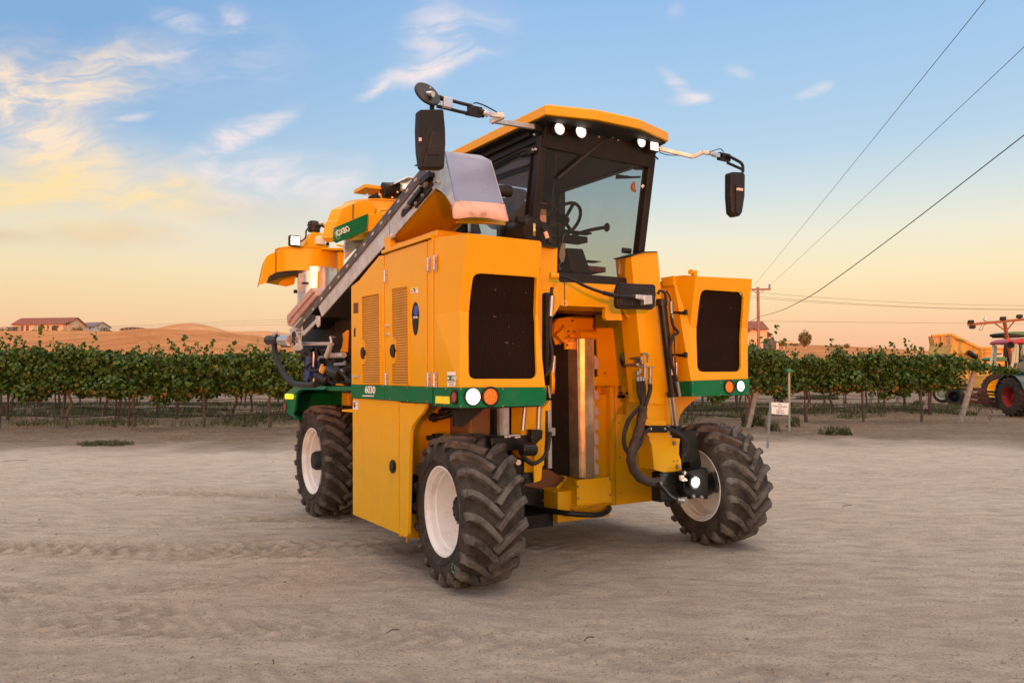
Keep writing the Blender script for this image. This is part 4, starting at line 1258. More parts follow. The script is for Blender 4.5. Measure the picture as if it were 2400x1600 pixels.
# oval air opening with a blue filter behind
cx = (618, 755)
ov = [(cx[0] + 31 * math.cos(t) * (1 if math.sin(t) < 0 else .82), cx[1] + 136 * math.sin(t)) for t in [i * 2 * math.pi / 28 for i in range(28)]]
oval = side(S4(*ov), 'air_opening', DARK, .015, .008, 0, d2)
side(S4(*[(628 + 17 * math.cos(t), 690 + 44 * math.sin(t)) for t in [i * math.pi / 8 for i in range(16)]]), 'filter_bowl', BLUEP, .022, .012, .004, d2)
side(S4((606, 738), (637, 735), (637, 753), (606, 756)), 'filter_clamp', STEEL, .022, .01, .002, d2)
side(S4(*[(620 + 12 * math.cos(t), 820 + 52 * math.sin(t)) for t in [i * math.pi / 8 for i in range(16)]]), 'filter_hose', HOSE, .020, .01, .004, d2)
# latches
def latch(parent, z_, x, y, rx, ry, X=XS):
    P_ = [q(z_, x + rx * math.cos(t), y + ry * math.sin(t), X=X - .012) for t in [i * math.pi / 10 for i in range(20)]]
    h_ = MB().poly(P_, (-.012, 0, 0)).build('handle', PLASTIC, parent, .003)
    P2 = [q(z_, x + rx * .35 * math.cos(t), y + ry * .7 * math.sin(t), X=X - .026) for t in [i * math.pi / 8 for i in range(16)]]
    MB().poly(P2, (-.012, 0, 0)).build('handle_grip', BLACK, parent, .003)
latch(d1, 4, 183, 1035, 19, 50); latch(d2, 4, 428, 1018, 24, 55)

def hinge(parent, x, y0, y1, X=XS):
    b = MB(); a = q(4, x, y0, X=X - .022); c = q(4, x, y1, X=X - .022); b.cyl(a, c, .008, n=10)
    for t in (.08, .3, .7, .92):
        p = a.lerp(c, t)
        for s in (-1, 1): bolt_add(b, p + Vector((.006, s * .020, 0)), (-1, 0, 0), .006, .008)
    m_ = a.lerp(c, .5)
    for s, t in ((-1, .18), (1, .82)):
        p = a.lerp(c, t); b.box(p + Vector((.008, -.022, -.028)), p + Vector((.013, .022, .028)))
    b.build('hinge', STEEL, parent)
hinge(d2, 706, 262, 365); hinge(HV, 757, 242, 352); hinge(d1, 353, 360, 452); hinge(d1, 362, 1200, 1295); hinge(d2, 706, 1200, 1306); hinge(HV, 757, 1200, 1306)
b = MB()
for y in (812, 884):
    for x in (368, 386): bolt_add(b, q(4, x, y, X=XS - .012), (-1, 0, 0), .013, .012)
    b.bar(q(4, 362, y, X=XS - .013), q(4, 392, y - 1, X=XS - .013), .02, .006, (0, 0, 1))
b.build('catch', STEEL, HV)
b = MB().bar(q(4, 95, 1225, X=XS - .015), q(4, 142, 1225, X=XS - .015), .01, .02); b.build('catch', STEEL, HV)
# stickers
def decal(pts, z_, m, name, X=None, P=None, parent=HV, off=None, th=.0015):
    P_ = [q(z_, x, y, X=X, P=P) for x, y in pts]
    o_ = off if off is not None else Vector((-.014, 0, 0))
    return MB().poly([p + o_ for p in P_], o_ * .12).build(name, m, parent)
s1 = decal([(580, 503), (640, 499), (640, 544), (580, 548)], 4, WHITEP, 'warning_sticker', X=XS, parent=d2, off=Vector((-.0135, 0, 0)))
MB().poly([p - XV * .0165 for p in S4((580, 503), (640, 499), (640, 514), (580, 518))], (-.001, 0, 0)).build('warning_band', mat('pale_green_ink', (.55, .62, .12), .5), d2)
INKB = mat('dark_ink', (.05, .04, .04), .6)
b = MB()
b.poly([p - XV * .0165 for p in S4((602, 508), (612, 506), (618, 516), (614, 524), (606, 520))], (-.001, 0, 0))
for y in (524, 531, 538): b.poly([p - XV * .0165 for p in S4((585, y), (600, y - 1), (600, y + 2), (585, y + 3))], (-.001, 0, 0)); b.poly([p - XV * .0165 for p in S4((606, y), (622, y - 1), (622, y + 2), (606, y + 3))], (-.001, 0, 0))
b.build('warning_mark', INKB, d2)
s2 = MB().poly([p - XV * .012 for p in S4((878, 1188), (946, 1188), (944, 1308), (879, 1307))], (-.0015, 0, 0)).build('dealer_sticker', WHITEP, HV)
MB().poly([p - XV * .014 for p in S4((881, 1218), (944, 1218), (943, 1262), (881, 1261))], (-.001, 0, 0)).build('sticker_band', GREENP, s2)
cy = q(4, 921, 1241, X=XS - .0165)
text('OXBO', .036, frame(cy, (0, -1, 0), (0, 0, 1)), WHITEP, s2, 'lettering', .0006, 0, .80, .001)
b = MB(); b.poly([p - XV * .0155 for p in S4((884, 1230), (895, 1230), (895, 1252), (884, 1252))], (-.0008, 0, 0)); b.build('sticker_emblem', WHITEP, s2)
b = MB()
for y, x0, x1 in ((1272, 886, 938), (1284, 896, 930), (1297, 893, 932)): b.poly([p - XV * .014 for p in S4((x0, y - 2), (x1, y - 2), (x1, y + 2), (x0, y + 2))], (-.001, 0, 0))
b.build('sticker_lines', INKB, s2)
# green band
XB = XS
gb = MB().poly([p - XV * .012 for p in S4((88, 1290), (160, 1294), (163, 1404), (90, 1399))], (.02, 0, 0)).build('green_band', GREENP, HV, .002)
gb1 = MB().poly([p - XV * .016 for p in S4((163, 1294), (363, 1299), (366, 1418), (165, 1404))], (.02, 0, 0)).build('green_band', GREENP, HV, .002)
MB().poly([p - XV * .016 for p in S4((368, 1299), (755, 1312), (757, 1446), (370, 1418))], (.02, 0, 0)).build('green_band', GREENP, HV, .002)
MB().poly([p - XV * .010 for p in S4((761, 1312), (966, 1317), (966, 1481), (761, 1464))], (.02, 0, 0)).build('green_band', GREENP, HV, .002)
fb = f4(PL, (962, 1317), (1666, 1315), (1665, 1462), (965, 1482))
fb = [p - YV * .012 for p in fb]
MB().poly(fb, (0, .03, 0)).build('green_band', GREENP, HV, .002)
PB = (PL[0] - YV * .012, PL[1])
MB().box((-.2, -.22, 1.40), (.5, 1.9, 1.425)).build('pod_floor', BLACK, HV)
b = MB()
for x, y in ((975, 1330), (975, 1468), (1317, 1328), (1318, 1468), (1655, 1328), (1655, 1450)): bolt_add(b, q(4, x, y, P=PB), (0, -1, 0), .008, .005)
for x, y in ((856, 1328), (775, 1452), (700, 1430), (700, 1322), (545, 1318), (545, 1425), (400, 1312), (400, 1408), (345, 1308), (850, 1455)): bolt_add(b, q(4, x, y, X=XS - .014), (-1, 0, 0), .008, .006)
b.build('band_bolts', BOLT, HV)
ct = q(4, 234, 1338, X=XS - .018)
text('6030', .092, frame(ct, (0, -1, -.012), (0, 0, 1)), WHITEP, gb1, 'lettering', .0012, 0, 1.32, .002)
MB().poly([p - XV * .018 for p in S4((188, 1379), (281, 1381), (281, 1390), (188, 1388))], (-.002, 0, 0)).build('number_underline', WHITEP, gb1)
# lamps in the band
round_lamp(q(4, 1068, 1390, P=PB), (0, -1, 0), .062, LAMP, .008)
round_lamp(q(4, 1214, 1390, P=PB), (0, -1, 0), .060, AMBER, .016, name='turn_signal')
m_ = MB().lathe(q(4, 930, 1394, X=XS - .012), (-1, 0, 0), [(0, .055), (.012, .055), (.016, .045), (.010, .038), (0, .038)], 24).build('marker_lamp', PLASTIC, HV)
MB().lathe(q(4, 930, 1394, X=XS - .012), (-1, 0, 0), [(.010, 0), (.012, .037)], 24).build('lens', REDL, m_)
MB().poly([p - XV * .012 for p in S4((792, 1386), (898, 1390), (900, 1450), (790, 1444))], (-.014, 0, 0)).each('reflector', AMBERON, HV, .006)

# ---- lower side panel --------------------------------------------------------
def S5(*a, X=XS): return [q(5, x, y, X=X) for x, y in a]
lp = MB().poly(S5((562, 581), (886, 602), (889, 1541), (564, 1402)), (.03, 0, 0)).build('lower_door', YELLOW, HV, .003)
latch(lp, 5, 850, 1063, 21, 48, X=XS + .012)
MB().poly(S5((893, 612), (1090, 622), (1050, 690), (1010, 738), (985, 775), (972, 812), (966, 880), (952, 1540), (945, 1556), (935, 1562), (893, 1543)), (.03, 0, 0)).build('arch_panel', YELLOW, HV, .003)
MB().box((XS + .035, .92, .32), (.72, 1.92, 1.39)).build('lower_shell', ORANGE, HV, .004)
MB().poly(S5((560, 580), (1090, 598), (1090, 621), (560, 578)), (.04, 0, 0)).build('sill_strip', SEAM, HV)
MB().poly([p + XV * .0 for p in S5((485, 662), (565, 658), (565, 682), (487, 676))], (.12, 0, 0)).build('step_bracket', YELLOW, HV, .003)
st = decal([(567, 600), (603, 602), (603, 662), (567, 660)], 5, WHITEP, 'warning_sticker', X=XS, parent=lp, off=Vector((-.0015, 0, 0)))
b = MB(); b.poly([p - XV * .004 for p in S5((573, 610), (583, 608), (584, 650), (576, 650), (571, 630))], (-.001, 0, 0))
b.poly([p - XV * .004 for p in S5((589, 606), (601, 607), (601, 611), (589, 610))], (-.001, 0, 0)); b.poly([p - XV * .004 for p in S5((589, 630), (601, 630), (601, 633), (589, 633))], (-.001, 0, 0))
b.build('warning_mark', REDP, lp)
# front wall behind the left wheel, with fittings
YW = .90
slab([q(6, x, y, Y=YW) for x, y in ((40, 1160), (62, 170), (200, 170), (525, 250), (525, 1130), (60, 1130))], (0, .02, 0), 'arch_wall', ORANGE, HV, .002)
MB().box((-.19, .86, .28), (.50, .90, .46)).build('arch_foot', YELLOW, HV, .004)
slab([q(6, x, y, Y=.87) for x, y in ((58, 662), (130, 662), (130, 945), (58, 945))], (0, .02, 0), 'arch_skirt', BLACK, HV, .003)
b = MB()
b.tube([q(6, 280, 205, Y=.6), q(6, 340, 200, Y=.58), q(6, 420, 180, Y=.5)], .028, 10, 3); b.tube([q(6, 210, 248, Y=.62), q(6, 300, 240, Y=.6), q(6, 400, 205, Y=.5)], .026, 10, 3)
b.cyl(q(6, 230, 246, Y=.64), q(6, 255, 243, Y=.62), .045, n=6, smooth=False); b.cyl(q(6, 300, 200, Y=.62), q(6, 325, 200, Y=.6), .045, n=6, smooth=False)
b.box(q(6, 228, 362, Y=.66), q(6, 310, 430, Y=.6)); b.cyl(q(6, 190, 395, Y=.62), q(6, 230, 392, Y=.62), .02)
b.each('hydraulic_fitting', HOSE, HV)
MB().poly([q(6, x, y, Y=.15) for x, y in ((395, 185), (620, 165), (470, 300), (460, 315), (405, 310))], (0, .06, 0)).build('splash_guard', PLASTIC, HV, .004)
MB().box((.30, .55, 1.0), (.52, .95, 1.4)).build('duct', mat('brown_duct', (.22, .12, .06), .6, dirt=(.12, .07, .04)), HV, .03)
b = MB(); b.bar(q(6, 725, 165, Y=.5), q(6, 728, 400, Y=.5), .03, .04); b.bar(q(6, 765, 165, Y=.6), q(6, 765, 400, Y=.6), .07, .02); b.each('frame_post', STEEL, HV)

# ---- wheels ----------------------------------------------------------------
def wheel(cx, cy_, Dm, w, steer, outer, hub, camber=0.0, turn=0.0):
    """outer = -1 / +1: side of the disc seen from outside"""
    Rr = Dm / 2; M = Matrix.Translation((cx, cy_, Rr - .016)) @ Matrix.Rotation(R(steer), 4, 'Z') @ Matrix.Rotation(R(camber), 4, 'Y')
    rim_r = Rr * .572; lug = .048; Rc = Rr - lug
    hw = w / 2
    t = MB(M)
    prof_ = []
    for s in (-1, 1):
        side_ = [(hw * .80, rim_r - .004), (hw * .93, rim_r + .012), (hw * 1.03, rim_r + .07), (hw * 1.06, rim_r + .12), (hw * 1.0, Rc - .055), (hw * .90, Rc - .02), (hw * .5, Rc), (0, Rc + .004)]
        prof_ += [(x * s, r) for x, r in side_] if s == -1 else [(x * s, r) for x, r in reversed(side_[:-1])]
    t.lathe((0, 0, 0), (1, 0, 0), prof_, 72, False)
    # sidewall ribs
    for s in (-1, 1):
        t.lathe((0, 0, 0), (1, 0, 0), [(s * hw * 1.02, rim_r + .055), (s * hw * 1.055, rim_r + .062), (s * hw * 1.04, rim_r + .07)], 72)
    N_ = 20; tl_ = MB(M)
    for k_ in range(N_):
        for s in (-1, 1):
            a0 = 2 * math.pi * k_ / N_ + (math.pi / N_ if s > 0 else 0) + turn
            rings = []
            J = 9
            path = []
            for j in range(J):
                u = j / (J - 1)
                x = s * (-.012 + u * (hw * 1.0 + .012)); ph = .35 * (1 - (1 - u) ** 1.5)
                rt_ = Rr - .012 * u ** 2 - (.022 if j == J - 1 else 0)
                path.append((x, ph, rt_))
            path.append((s * hw * 1.07, .35 + .015, Rr - .085)); path.append((s * hw * 1.045, .35 + .02, Rr - .125))
            for j, (x, ph, rt_) in enumerate(path):
                j0 = max(j - 1, 0); j1 = min(j + 1, len(path) - 1)
                dx = path[j1][0] - path[j0][0]; ds = (path[j1][1] - path[j0][1]) * Rr
                l_ = math.hypot(dx, ds) or 1; nx, ns = -ds / l_, dx / l_
                wt = .021 + .006 * (j / 10); wb = wt + .013
                if j >= J: nx, ns = 0, (1 if s > 0 else -1); wb = wt + .004
                if j == len(path) - 1: wt *= .6
                base = Rc - .015 if j < J else rt_ - .05
                ring = []
                for (ww, rr) in ((-wb, base), (-wt, rt_ - .004), (-wt * .7, rt_), (wt * .7, rt_), (wt, rt_ - .004), (wb, base)):
                    xx = x + nx * ww; aa = a0 + ph + ns * ww / Rr
                    if j >= J:
                        xx = x + s * (0 if rr == base else .0); xx = x if rr != base else x - s * .05; rr2 = rt_
                        ring.append((xx, -rr2 * math.cos(aa), rr2 * math.sin(aa)))
                    else:
                        ring.append((xx, -rr * math.cos(aa), rr * math.sin(aa)))
                rings.append(ring)
            tl_.loft(rings, True, False)
    o = outer
    wh = MB(M)
    # disc and hub
    dx = o * .02
    wh.lathe((0, 0, 0), (1, 0, 0), [(dx, .0), (dx, .13), (dx + o * .01, .16), (dx - o * .03, rim_r * .80), (dx - o * .055, rim_r * .90), (dx - o * .07, rim_r * .93)], 48)
    W_ = wh.build('wheel', RIMW, HV)
    t.build('tyre', RUB, W_); tl_.build('tread_lugs', LUG, W_, .004)
    rm = MB(M)
    pr_ = []
    for x, r in ((-1.0, 1.045), (-1.0, 1.0), (-.95, .975), (-.86, .95), (-.84, .915), (-.66, .90), (-.62, .865), (-.2, .84), (.2, .84), (.62, .865), (.66, .90), (.84, .915), (.86, .95), (.95, .975), (1.0, 1.0), (1.0, 1.045)):
        pr_.append((x * hw * .93, r * rim_r))
    rm.lathe((0, 0, 0), (1, 0, 0), pr_, 64)
    # bead ring steps on the visible dish
    rm.build('rim', RIMW, W_)
    hb = MB(M)
    if hub == 'flat':
        hb.lathe((0, 0, 0), (1, 0, 0), [(dx - .0, .0), (dx, .108), (dx + o * .055, .108), (dx + o * .062, .098), (dx + o * .062, 0)], 30)
        for i in range(10):
            a = i * math.pi / 5; c = Vector((dx + o * .06, .085 * math.cos(a), .085 * math.sin(a))); hb.cyl(c, c + Vector((o * .01, 0, 0)), .008, n=6, smooth=False)
    else:
        hb.lathe((0, 0, 0), (1, 0, 0), [(dx, .0), (dx, .135), (dx + o * .03, .135), (dx + o * .04, .115), (dx + o * .17, .112), (dx + o * .185, .10), (dx + o * .20, .095), (dx + o * .205, .03), (dx + o * .205, 0)], 30)
        for i in range(12):
            a = i * math.pi / 6; c = Vector((dx + o * .035, .125 * math.cos(a), .125 * math.sin(a))); hb.cyl(c, c + Vector((o * .02, 0, 0)), .010, n=6, smooth=False)
    hb.build('hub', PLASTIC, W_)
    nb = MB(M)
    for i in range(10):
        a = i * math.pi / 5 + .3; c = Vector((dx + o * .008, .150 * math.cos(a), .150 * math.sin(a))); nb.cyl(c, c + Vector((o * .022, 0, 0)), .011, n=6, smooth=False)
    nb.build('wheel_nuts', BOLT, W_)
    return W_
WFL = wheel(.105, .236, 1.192, .485, -4, -1, 'flat', turn=.05)
WFR = wheel(2.90, .228, 1.192, .465, -6.5, 1, 'flat', camber=-2.5, turn=.16)
WRL = wheel(.208, 3.735, 1.305, .51, 0, -1, 'deep', turn=.1)
WRR = wheel(2.60, 3.735, 1.305, .51, 0, 1, 'deep')
# green chalk marks on the left front tyre
CH = mat('green_chalk', (.06, .30, .20), .8)
b = MB(); M_ = Matrix.Translation((0, 0, .588)) @ Matrix.Rotation(R(-4), 4, 'Z')
c = q(6, 388, 1352, X=-.166)
for i in range(7):
    a = i * math.pi * 2 / 7; p = c + Vector((0, .024 * math.cos(a), .030 * math.sin(a))); b.add([p + Vector((-.004, -.010, -.006)), p + Vector((-.004, .008, -.009)), p + Vector((-.006, .010, .008)), p + Vector((-.006, -.006, .010))], [(0, 1, 2, 3)])
b.build('chalk_mark', CH, WFL)

# ---- front legs -------------------------------------------------------------
def leg(side_):
    """side_ -1: left, +1: right; measured on the right one and mirrored about x = 1.38"""
    def mx(p):
        p = Vector(p)
        return p if side_ > 0 else Vector((2.76 - p.x, p.y, p.z))
    yl = .04
    # upper post
    tl = q(3, 972, 1290, Y=yl); tm = q(3, 1070, 1258, Y=yl - .02); tr = q(3, 1190, 1254, Y=yl)
    bl = q(7, 712, 850, Y=yl); bm_ = q(7, 800, 858, Y=yl - .02); br = q(7, 868, 850, Y=yl)
    post = MB().poly([mx(p) for p in (tl, tm, tr, br, bm_, bl)], (0, .22, 0))
    post.build('front_leg', ORANGE, HV, .006)
    # inner sleeve and housing
    a = [q(9, x, y, Y=yl + .01) for x, y in ((590, 240), (905, 240), (905, 500), (625, 440))]
    MB().poly([mx(p) for p in a], (0, .16, 0)).build('leg_sleeve', ORANGE, HV, .006)
    a = [q(9, x, y, Y=yl - .03) for x, y in ((575, 430), (620, 425), (850, 450), (850, 505), (870, 590), (878, 650), (1018, 665), (1005, 760), (1003, 860), (1028, 930), (1040, 1070), (1000, 1080), (815, 1080), (700, 1050), (665, 740), (625, 650), (610, 590))]
    hs = MB().poly([mx(p) for p in a], (0, .20, 0)).build('kingpin_housing', ORANGE, HV, .012)
    b = MB()
    b.poly([mx(q(9, x, y, Y=yl - .05)) for x, y in ((605, 590), (878, 590), (878, 650), (760, 655), (640, 648))], (0, .03, 0)); 
    b.poly([mx(q(9, x, y, Y=yl - .05)) for x, y in ((578, 432), (850, 450), (850, 505), (590, 505))], (0, .03, 0)); b.build('housing_collar', ORANGE, hs, .004)
    b = MB()
    for x, y, r_ in ((940, 722, .022), (980, 1010, .022), (940, 945, .009), (982, 938, .009), (632, 660, .009), (636, 712, .009), (685, 240, .006), (828, 213, .007)):
        bolt_add(b, mx(q(9, x, y, Y=yl - .035)), (0, -1, 0), r_, r_ * .8)
    b.build('bolts', BOLT, hs)
    cb = MB().poly([mx(q(9, x, y, Y=yl - .09)) for x, y in ((628, 508), (855, 508), (862, 590), (628, 590))], (0, .05, 0)).build('hose_clamp', BLACK, HV, .004)
    b = MB()
    for x, y in ((648, 546), (828, 546)): bolt_add(b, mx(q(9, x, y, Y=yl - .09)), (0, -1, 0), .014, .012)
    b.build('clamp_bolts', STEEL, cb)
    # lift cylinder in front of the leg
    a = q(7, 812, 218, Y=-.06); c = q(7, 880, 800, Y=-.06)
    cy = MB(); cy.cyl(mx(a), mx(c), .040, n=20); cy.cyl(mx(a) - Vector((0, 0, -.01)), mx(a) - Vector((0, 0, .05)), .052, n=20)
    dn = (c - a).normalized(); cy.cyl(mx(c - dn * .03), mx(c + dn * .01), .055, n=20)
    o = cy.build('lift_cylinder', BLACK, HV)
    rd = q(7, 903, 985, Y=-.06); MB().cyl(mx(c), mx(rd), .021, n=14).build('piston_rod', CHROME, o)
    r2_ = q(7, 862, 815, Y=-.0); r3 = q(7, 885, 980, Y=.0); MB().cyl(mx(r2_), mx(r3), .016, n=12).build('guide_rod', STEEL, o)
    MB().box(mx(rd) + Vector((-.035, -.03, -.09)), mx(rd) + Vector((.035, .05, .0))).build('rod_clevis', BLACK, o, .008)
    pp = a.lerp(c, .72) + Vector((0, -.042, 0))
    st_ = MB()
    for s in (-.008, .035): st_.box(mx(pp) + Vector((s * side_ - .013, 0, -.055)), mx(pp) + Vector((s * side_ + .013, -.003, .055)))
    st_.build('cylinder_label', WHITEP, o)
    lb_ = MB()
    for s in (-.008, .035):
        for z_ in (.03, .015, -.0, -.02, -.035): lb_.box(mx(pp) + Vector((s * side_ - .009, -.003, z_)), mx(pp) + Vector((s * side_ + .009, -.0045, z_ + .005)))
    lb_.build('label_lines', REDP, o)
    # hydraulic pipe along the cylinder
    h_ = MB()
    for pts_, r_ in (([(790, 180), (800, 160), (830, 175), (838, 215)], .012), ([(840, 160), (862, 200), (868, 235)], .008)):
        h_.tube([mx(q(7, x, y, Y=-.1)) for x, y in pts_], r_, 8, 4)
    h_.tube([mx(q(7, x, y, Y=-.13)) for x, y in ((870, 240), (874, 330), (885, 380), (912, 415), (880, 440), (862, 520), (872, 600), (900, 690), (912, 740))], .014, 8, 4)
    h_.tube([mx(q(7, x, y, Y=-.12)) for x, y in ((880, 350), (890, 470), (895, 600), (900, 700))], .007, 6, 3)
    h_.each('cylinder_hose', HOSE, o)
    f_ = MB()
    for (x, y, x2, y2) in ((866, 225, 870, 300), (873, 305, 878, 330), (906, 715, 914, 760), (914, 760, 922, 805)):
        f_.cyl(mx(q(7, x, y, Y=-.13)), mx(q(7, x2, y2, Y=-.13)), .017, n=8)
    f_.each('hose_fitting', CHROME, o)
    # knuckle, axle and steering parts between housing and wheel
    k_ = MB()
    if side_ > 0:
        k_.poly([q(9, x, y, Y=.02) for x, y in ((1040, 560), (1205, 575), (1285, 1005), (1140, 1040), (1130, 960), (1040, 965), (1040, 700))], (0, .14, 0))
        k_.poly([q(9, x, y, Y=-.10) for x, y in ((1060, 1080), (1345, 1020), (1359, 1050), (1359, 1410), (1100, 1370), (1060, 1300))], (0, .20, 0))
        k_.box(q(9, 770, 1085, Y=.0), q(9, 1050, 1380, Y=.12))
        k_.cyl((2.45, .16, .58), (2.78, .22, .58), .12, n=24); k_.cyl((2.20, .06, .56), (2.5, .16, .57), .10, n=20)
    else:
        k_.box((.20, -.13, .44), (.42, .12, .98)); k_.cyl((.02, 0, .58), (.3, 0, .58), .15, n=24)
        k_.cyl(q(6, 880, 480, Y=-.12), q(6, 985, 480, Y=-.12), .05, n=16); k_.box(q(6, 905, 655, Y=-.03), q(6, 985, 712, Y=.05)); k_.cyl(q(6, 880, 682, Y=-.1), q(6, 915, 682, Y=-.1), .034, n=16)
        k_.box(q(6, 665, 388, Y=-.02), q(6, 880, 470, Y=.1))
    k_.build('steering_knuckle', BLACK, HV, .010)
leg(1)
pl_ = [q(4, 1500, 150, Y=.06), q(4, 1636, 150, Y=.06), q(4, 1768, 166, Y=.06), q(4, 1762, 462, Y=.06), q(4, 1712, 505, Y=.06), q(4, 1696, 900, Y=.06), q(4, 1672, 1450, Y=.06), q(6, 1052, 600, Y=.06), q(6, 890, 600, Y=.06), q(4, 1520, 1450, Y=.06)]
MB().poly(pl_, (0, .18, 0)).build('front_leg', ORANGE, HV, .006)
MB().poly([q(6, x, y, Y=.02) for x, y in ((886, 160), (1045, 165), (1040, 380), (1015, 420), (990, 600), (980, 662), (892, 655), (885, 420))], (0, .16, 0)).build('leg_sleeve', YELLOW, HV, .008)
k_ = MB(); k_.box((.36, .02, .44), (.52, .30, .98)); k_.cyl((.12, .236, .58), (.42, .22, .58), .14, n=24)
k_.cyl(q(6, 880, 480, Y=-.12), q(6, 985, 480, Y=-.12), .05, n=16); k_.box(q(6, 905, 655, Y=-.03), q(6, 985, 712, Y=.05)); k_.cyl(q(6, 880, 682, Y=-.1), q(6, 915, 682, Y=-.1), .034, n=16)
k_.box(q(6, 665, 388, Y=-.02), q(6, 880, 470, Y=.1)); k_.build('steering_knuckle', BLACK, HV, .010)
# extra clevis and brackets on the left leg as seen
b = MB(); b.poly([q(6, x, y, Y=-.08) for x, y in ((965, 335), (1043, 335), (1040, 395), (1005, 432), (962, 432), (958, 400))], (0, .08, 0)); b.build('rod_clevis', BLACK, HV, .008)
b = MB(); b.poly([q(6, x, y, Y=-.07) for x, y in ((1005, 390), (1025, 400), (1020, 470), (1018, 590), (1028, 600), (1026, 710), (980, 724), (976, 590), (990, 500), (985, 450), (1000, 440))], (0, .02, 0))
b.poly([q(6, x, y, Y=-.02) for x, y in ((1055, 160), (1095, 120), (1098, 192), (1062, 196), (1060, 400), (1040, 600), (1030, 700), (1000, 712), (1005, 450), (1020, 190))], (0, .10, 0)); b.each('leg_bracket', YELLOW, HV, .005)
b = MB(); b.tube([q(6, x, y, Y=-.14) for x, y in ((890, 520), (940, 568), (985, 580), (1040, 545), (1075, 480), (1090, 400), (1098, 350))], .016, 8, 5); b.tube([q(6, x, y, Y=-.12) for x, y in ((890, 540), (960, 585), (1010, 570), (1060, 520), (1085, 430), (1088, 350))], .014, 8, 5)
b.each('steering_hose', HOSE, HV)
b = MB(); b.box(q(6, 1085, 322, Y=-.13), q(6, 1117, 375, Y=-.10)); b.cyl(q(6, 1015, 150, Y=-.12), q(6, 1010, 330, Y=-.12), .020, n=12); b.cyl(q(6, 910, 165, Y=-.02), q(6, 895, 340, Y=-.02), .018, n=12); b.cyl(q(6, 860, 572, Y=-.14), q(6, 862, 574, Y=-.16), .022, n=8)
b.each('steel_rod', CHROME, HV)
b = MB()
for x, y in ((770, 384), (795, 382), (820, 376), (845, 388), (866, 384)): b.cyl(q(6, x, y + 8, Y=-.05), q(6, x, y - 8, Y=-.05), .014, n=8)
b.cyl(q(6, 800, 376, Y=-.06), q(6, 870, 376, Y=-.06), .008); b.each('valve_fitting', STEEL, HV)
# pulley and cable at the left leg top (seen against the tunnel)
b = MB(); b.lathe(q(4, 1722, 1270, Y=-.12), (.85, -.5, 0), [(-.012, 0), (-.012, .105), (.0, .095), (.012, .105), (.012, 0)], 26); b.build('pulley', YELLOW, HV)
b = MB(); b.cyl(q(4, 1722, 570, Y=-.2), q(4, 1712, 735, Y=-.2), .022, n=10); b.cyl(q(4, 1735, 1060, Y=-.15), q(4, 1728, 1200, Y=-.15), .020, n=10); b.cyl(q(4, 1702, 1400, Y=-.18), q(4, 1690, 1300, Y=-.18), .012, n=8); b.each('hose_fitting', CHROME, HV)
b = MB(); b.tube([q(4, x, y, Y=-.2) for x, y in ((1712, 735), (1706, 900), (1722, 1030), (1716, 1130), (1680, 1205), (1665, 1222))], .013, 8, 5)
b.tube([q(4, x, y, Y=-.2) for x, y in ((1720, 570), (1716, 530), (1722, 500))], .014, 8, 2); b.each('lift_hose', HOSE, HV)
MB().poly([q(4, x, y, Y=-.14) for x, y in ((1668, 540), (1712, 540), (1700, 900), (1705, 1300), (1668, 1300))], (0, .05, 0)).build('lift_cylinder', BLACK, HV, .01)

# ---- right pod -----------------------------------------------------------------
def F8(P, *a): return [q(8, x, y, P=P) for x, y in a]
Lb2 = q(8, 322, 628, Y=-.15); Rb2 = q(8, 630, 617, Y=-.15); Lk2 = q(8, 318, 335, Y=-.08); Rk2 = q(8, 628, 340, Y=-.08); Lt2 = q(8, 348, 62, Y=-.17); Rt2 = q(8, 652, 77, Y=-.17)
PL2 = plane3(Lb2, Rb2, (Lk2 + Rk2) / 2); PU2 = plane3((Lk2 + Rk2) / 2, Lt2, Rt2)
lo2 = F8(PL2, (322, 628), (630, 617), (628, 340), (596, 338), (592, 400), (593, 548), (588, 568), (572, 578), (385, 579), (366, 572), (357, 552), (352, 400), (352, 335), (318, 335))
up2 = F8(PU2, (318, 335), (352, 335), (362, 240), (373, 165), (382, 144), (400, 136), (580, 148), (600, 155), (607, 178), (603, 250), (596, 338), (628, 340), (652, 77), (348, 62))
for u_, l_ in ((0, 13), (1, 12), (10, 3), (11, 2)):
    m_ = (up2[u_] + lo2[l_]) / 2; up2[u_] = m_.copy(); lo2[l_] = m_.copy()
slab(lo2, (0, .025, 0), 'front_panel', ORANGE); slab(up2, (0, .025, 0), 'front_panel', ORANGE)
o1 = Vector((0, .04, 0))
slab([p + o1 for p in F8(PL2, (604, 338), (600, 560), (575, 588), (380, 588), (348, 560), (342, 335))], (0, .01, 0), 'radiator_screen', SCREEN, HV, 0)
slab([p + o1 for p in F8(PU2, (342, 335), (364, 160), (395, 128), (590, 140), (616, 170), (604, 338))], (0, .01, 0), 'radiator_screen', SCREEN, HV, 0)
podcore('pod_shell', 2.27, 2.95, 0, [(.06, 1.47), (.06, 2.03), (-.0, 2.545), (1.0, 2.545), (1.8, 2.4), (1.9, 1.47)], ORANGE)
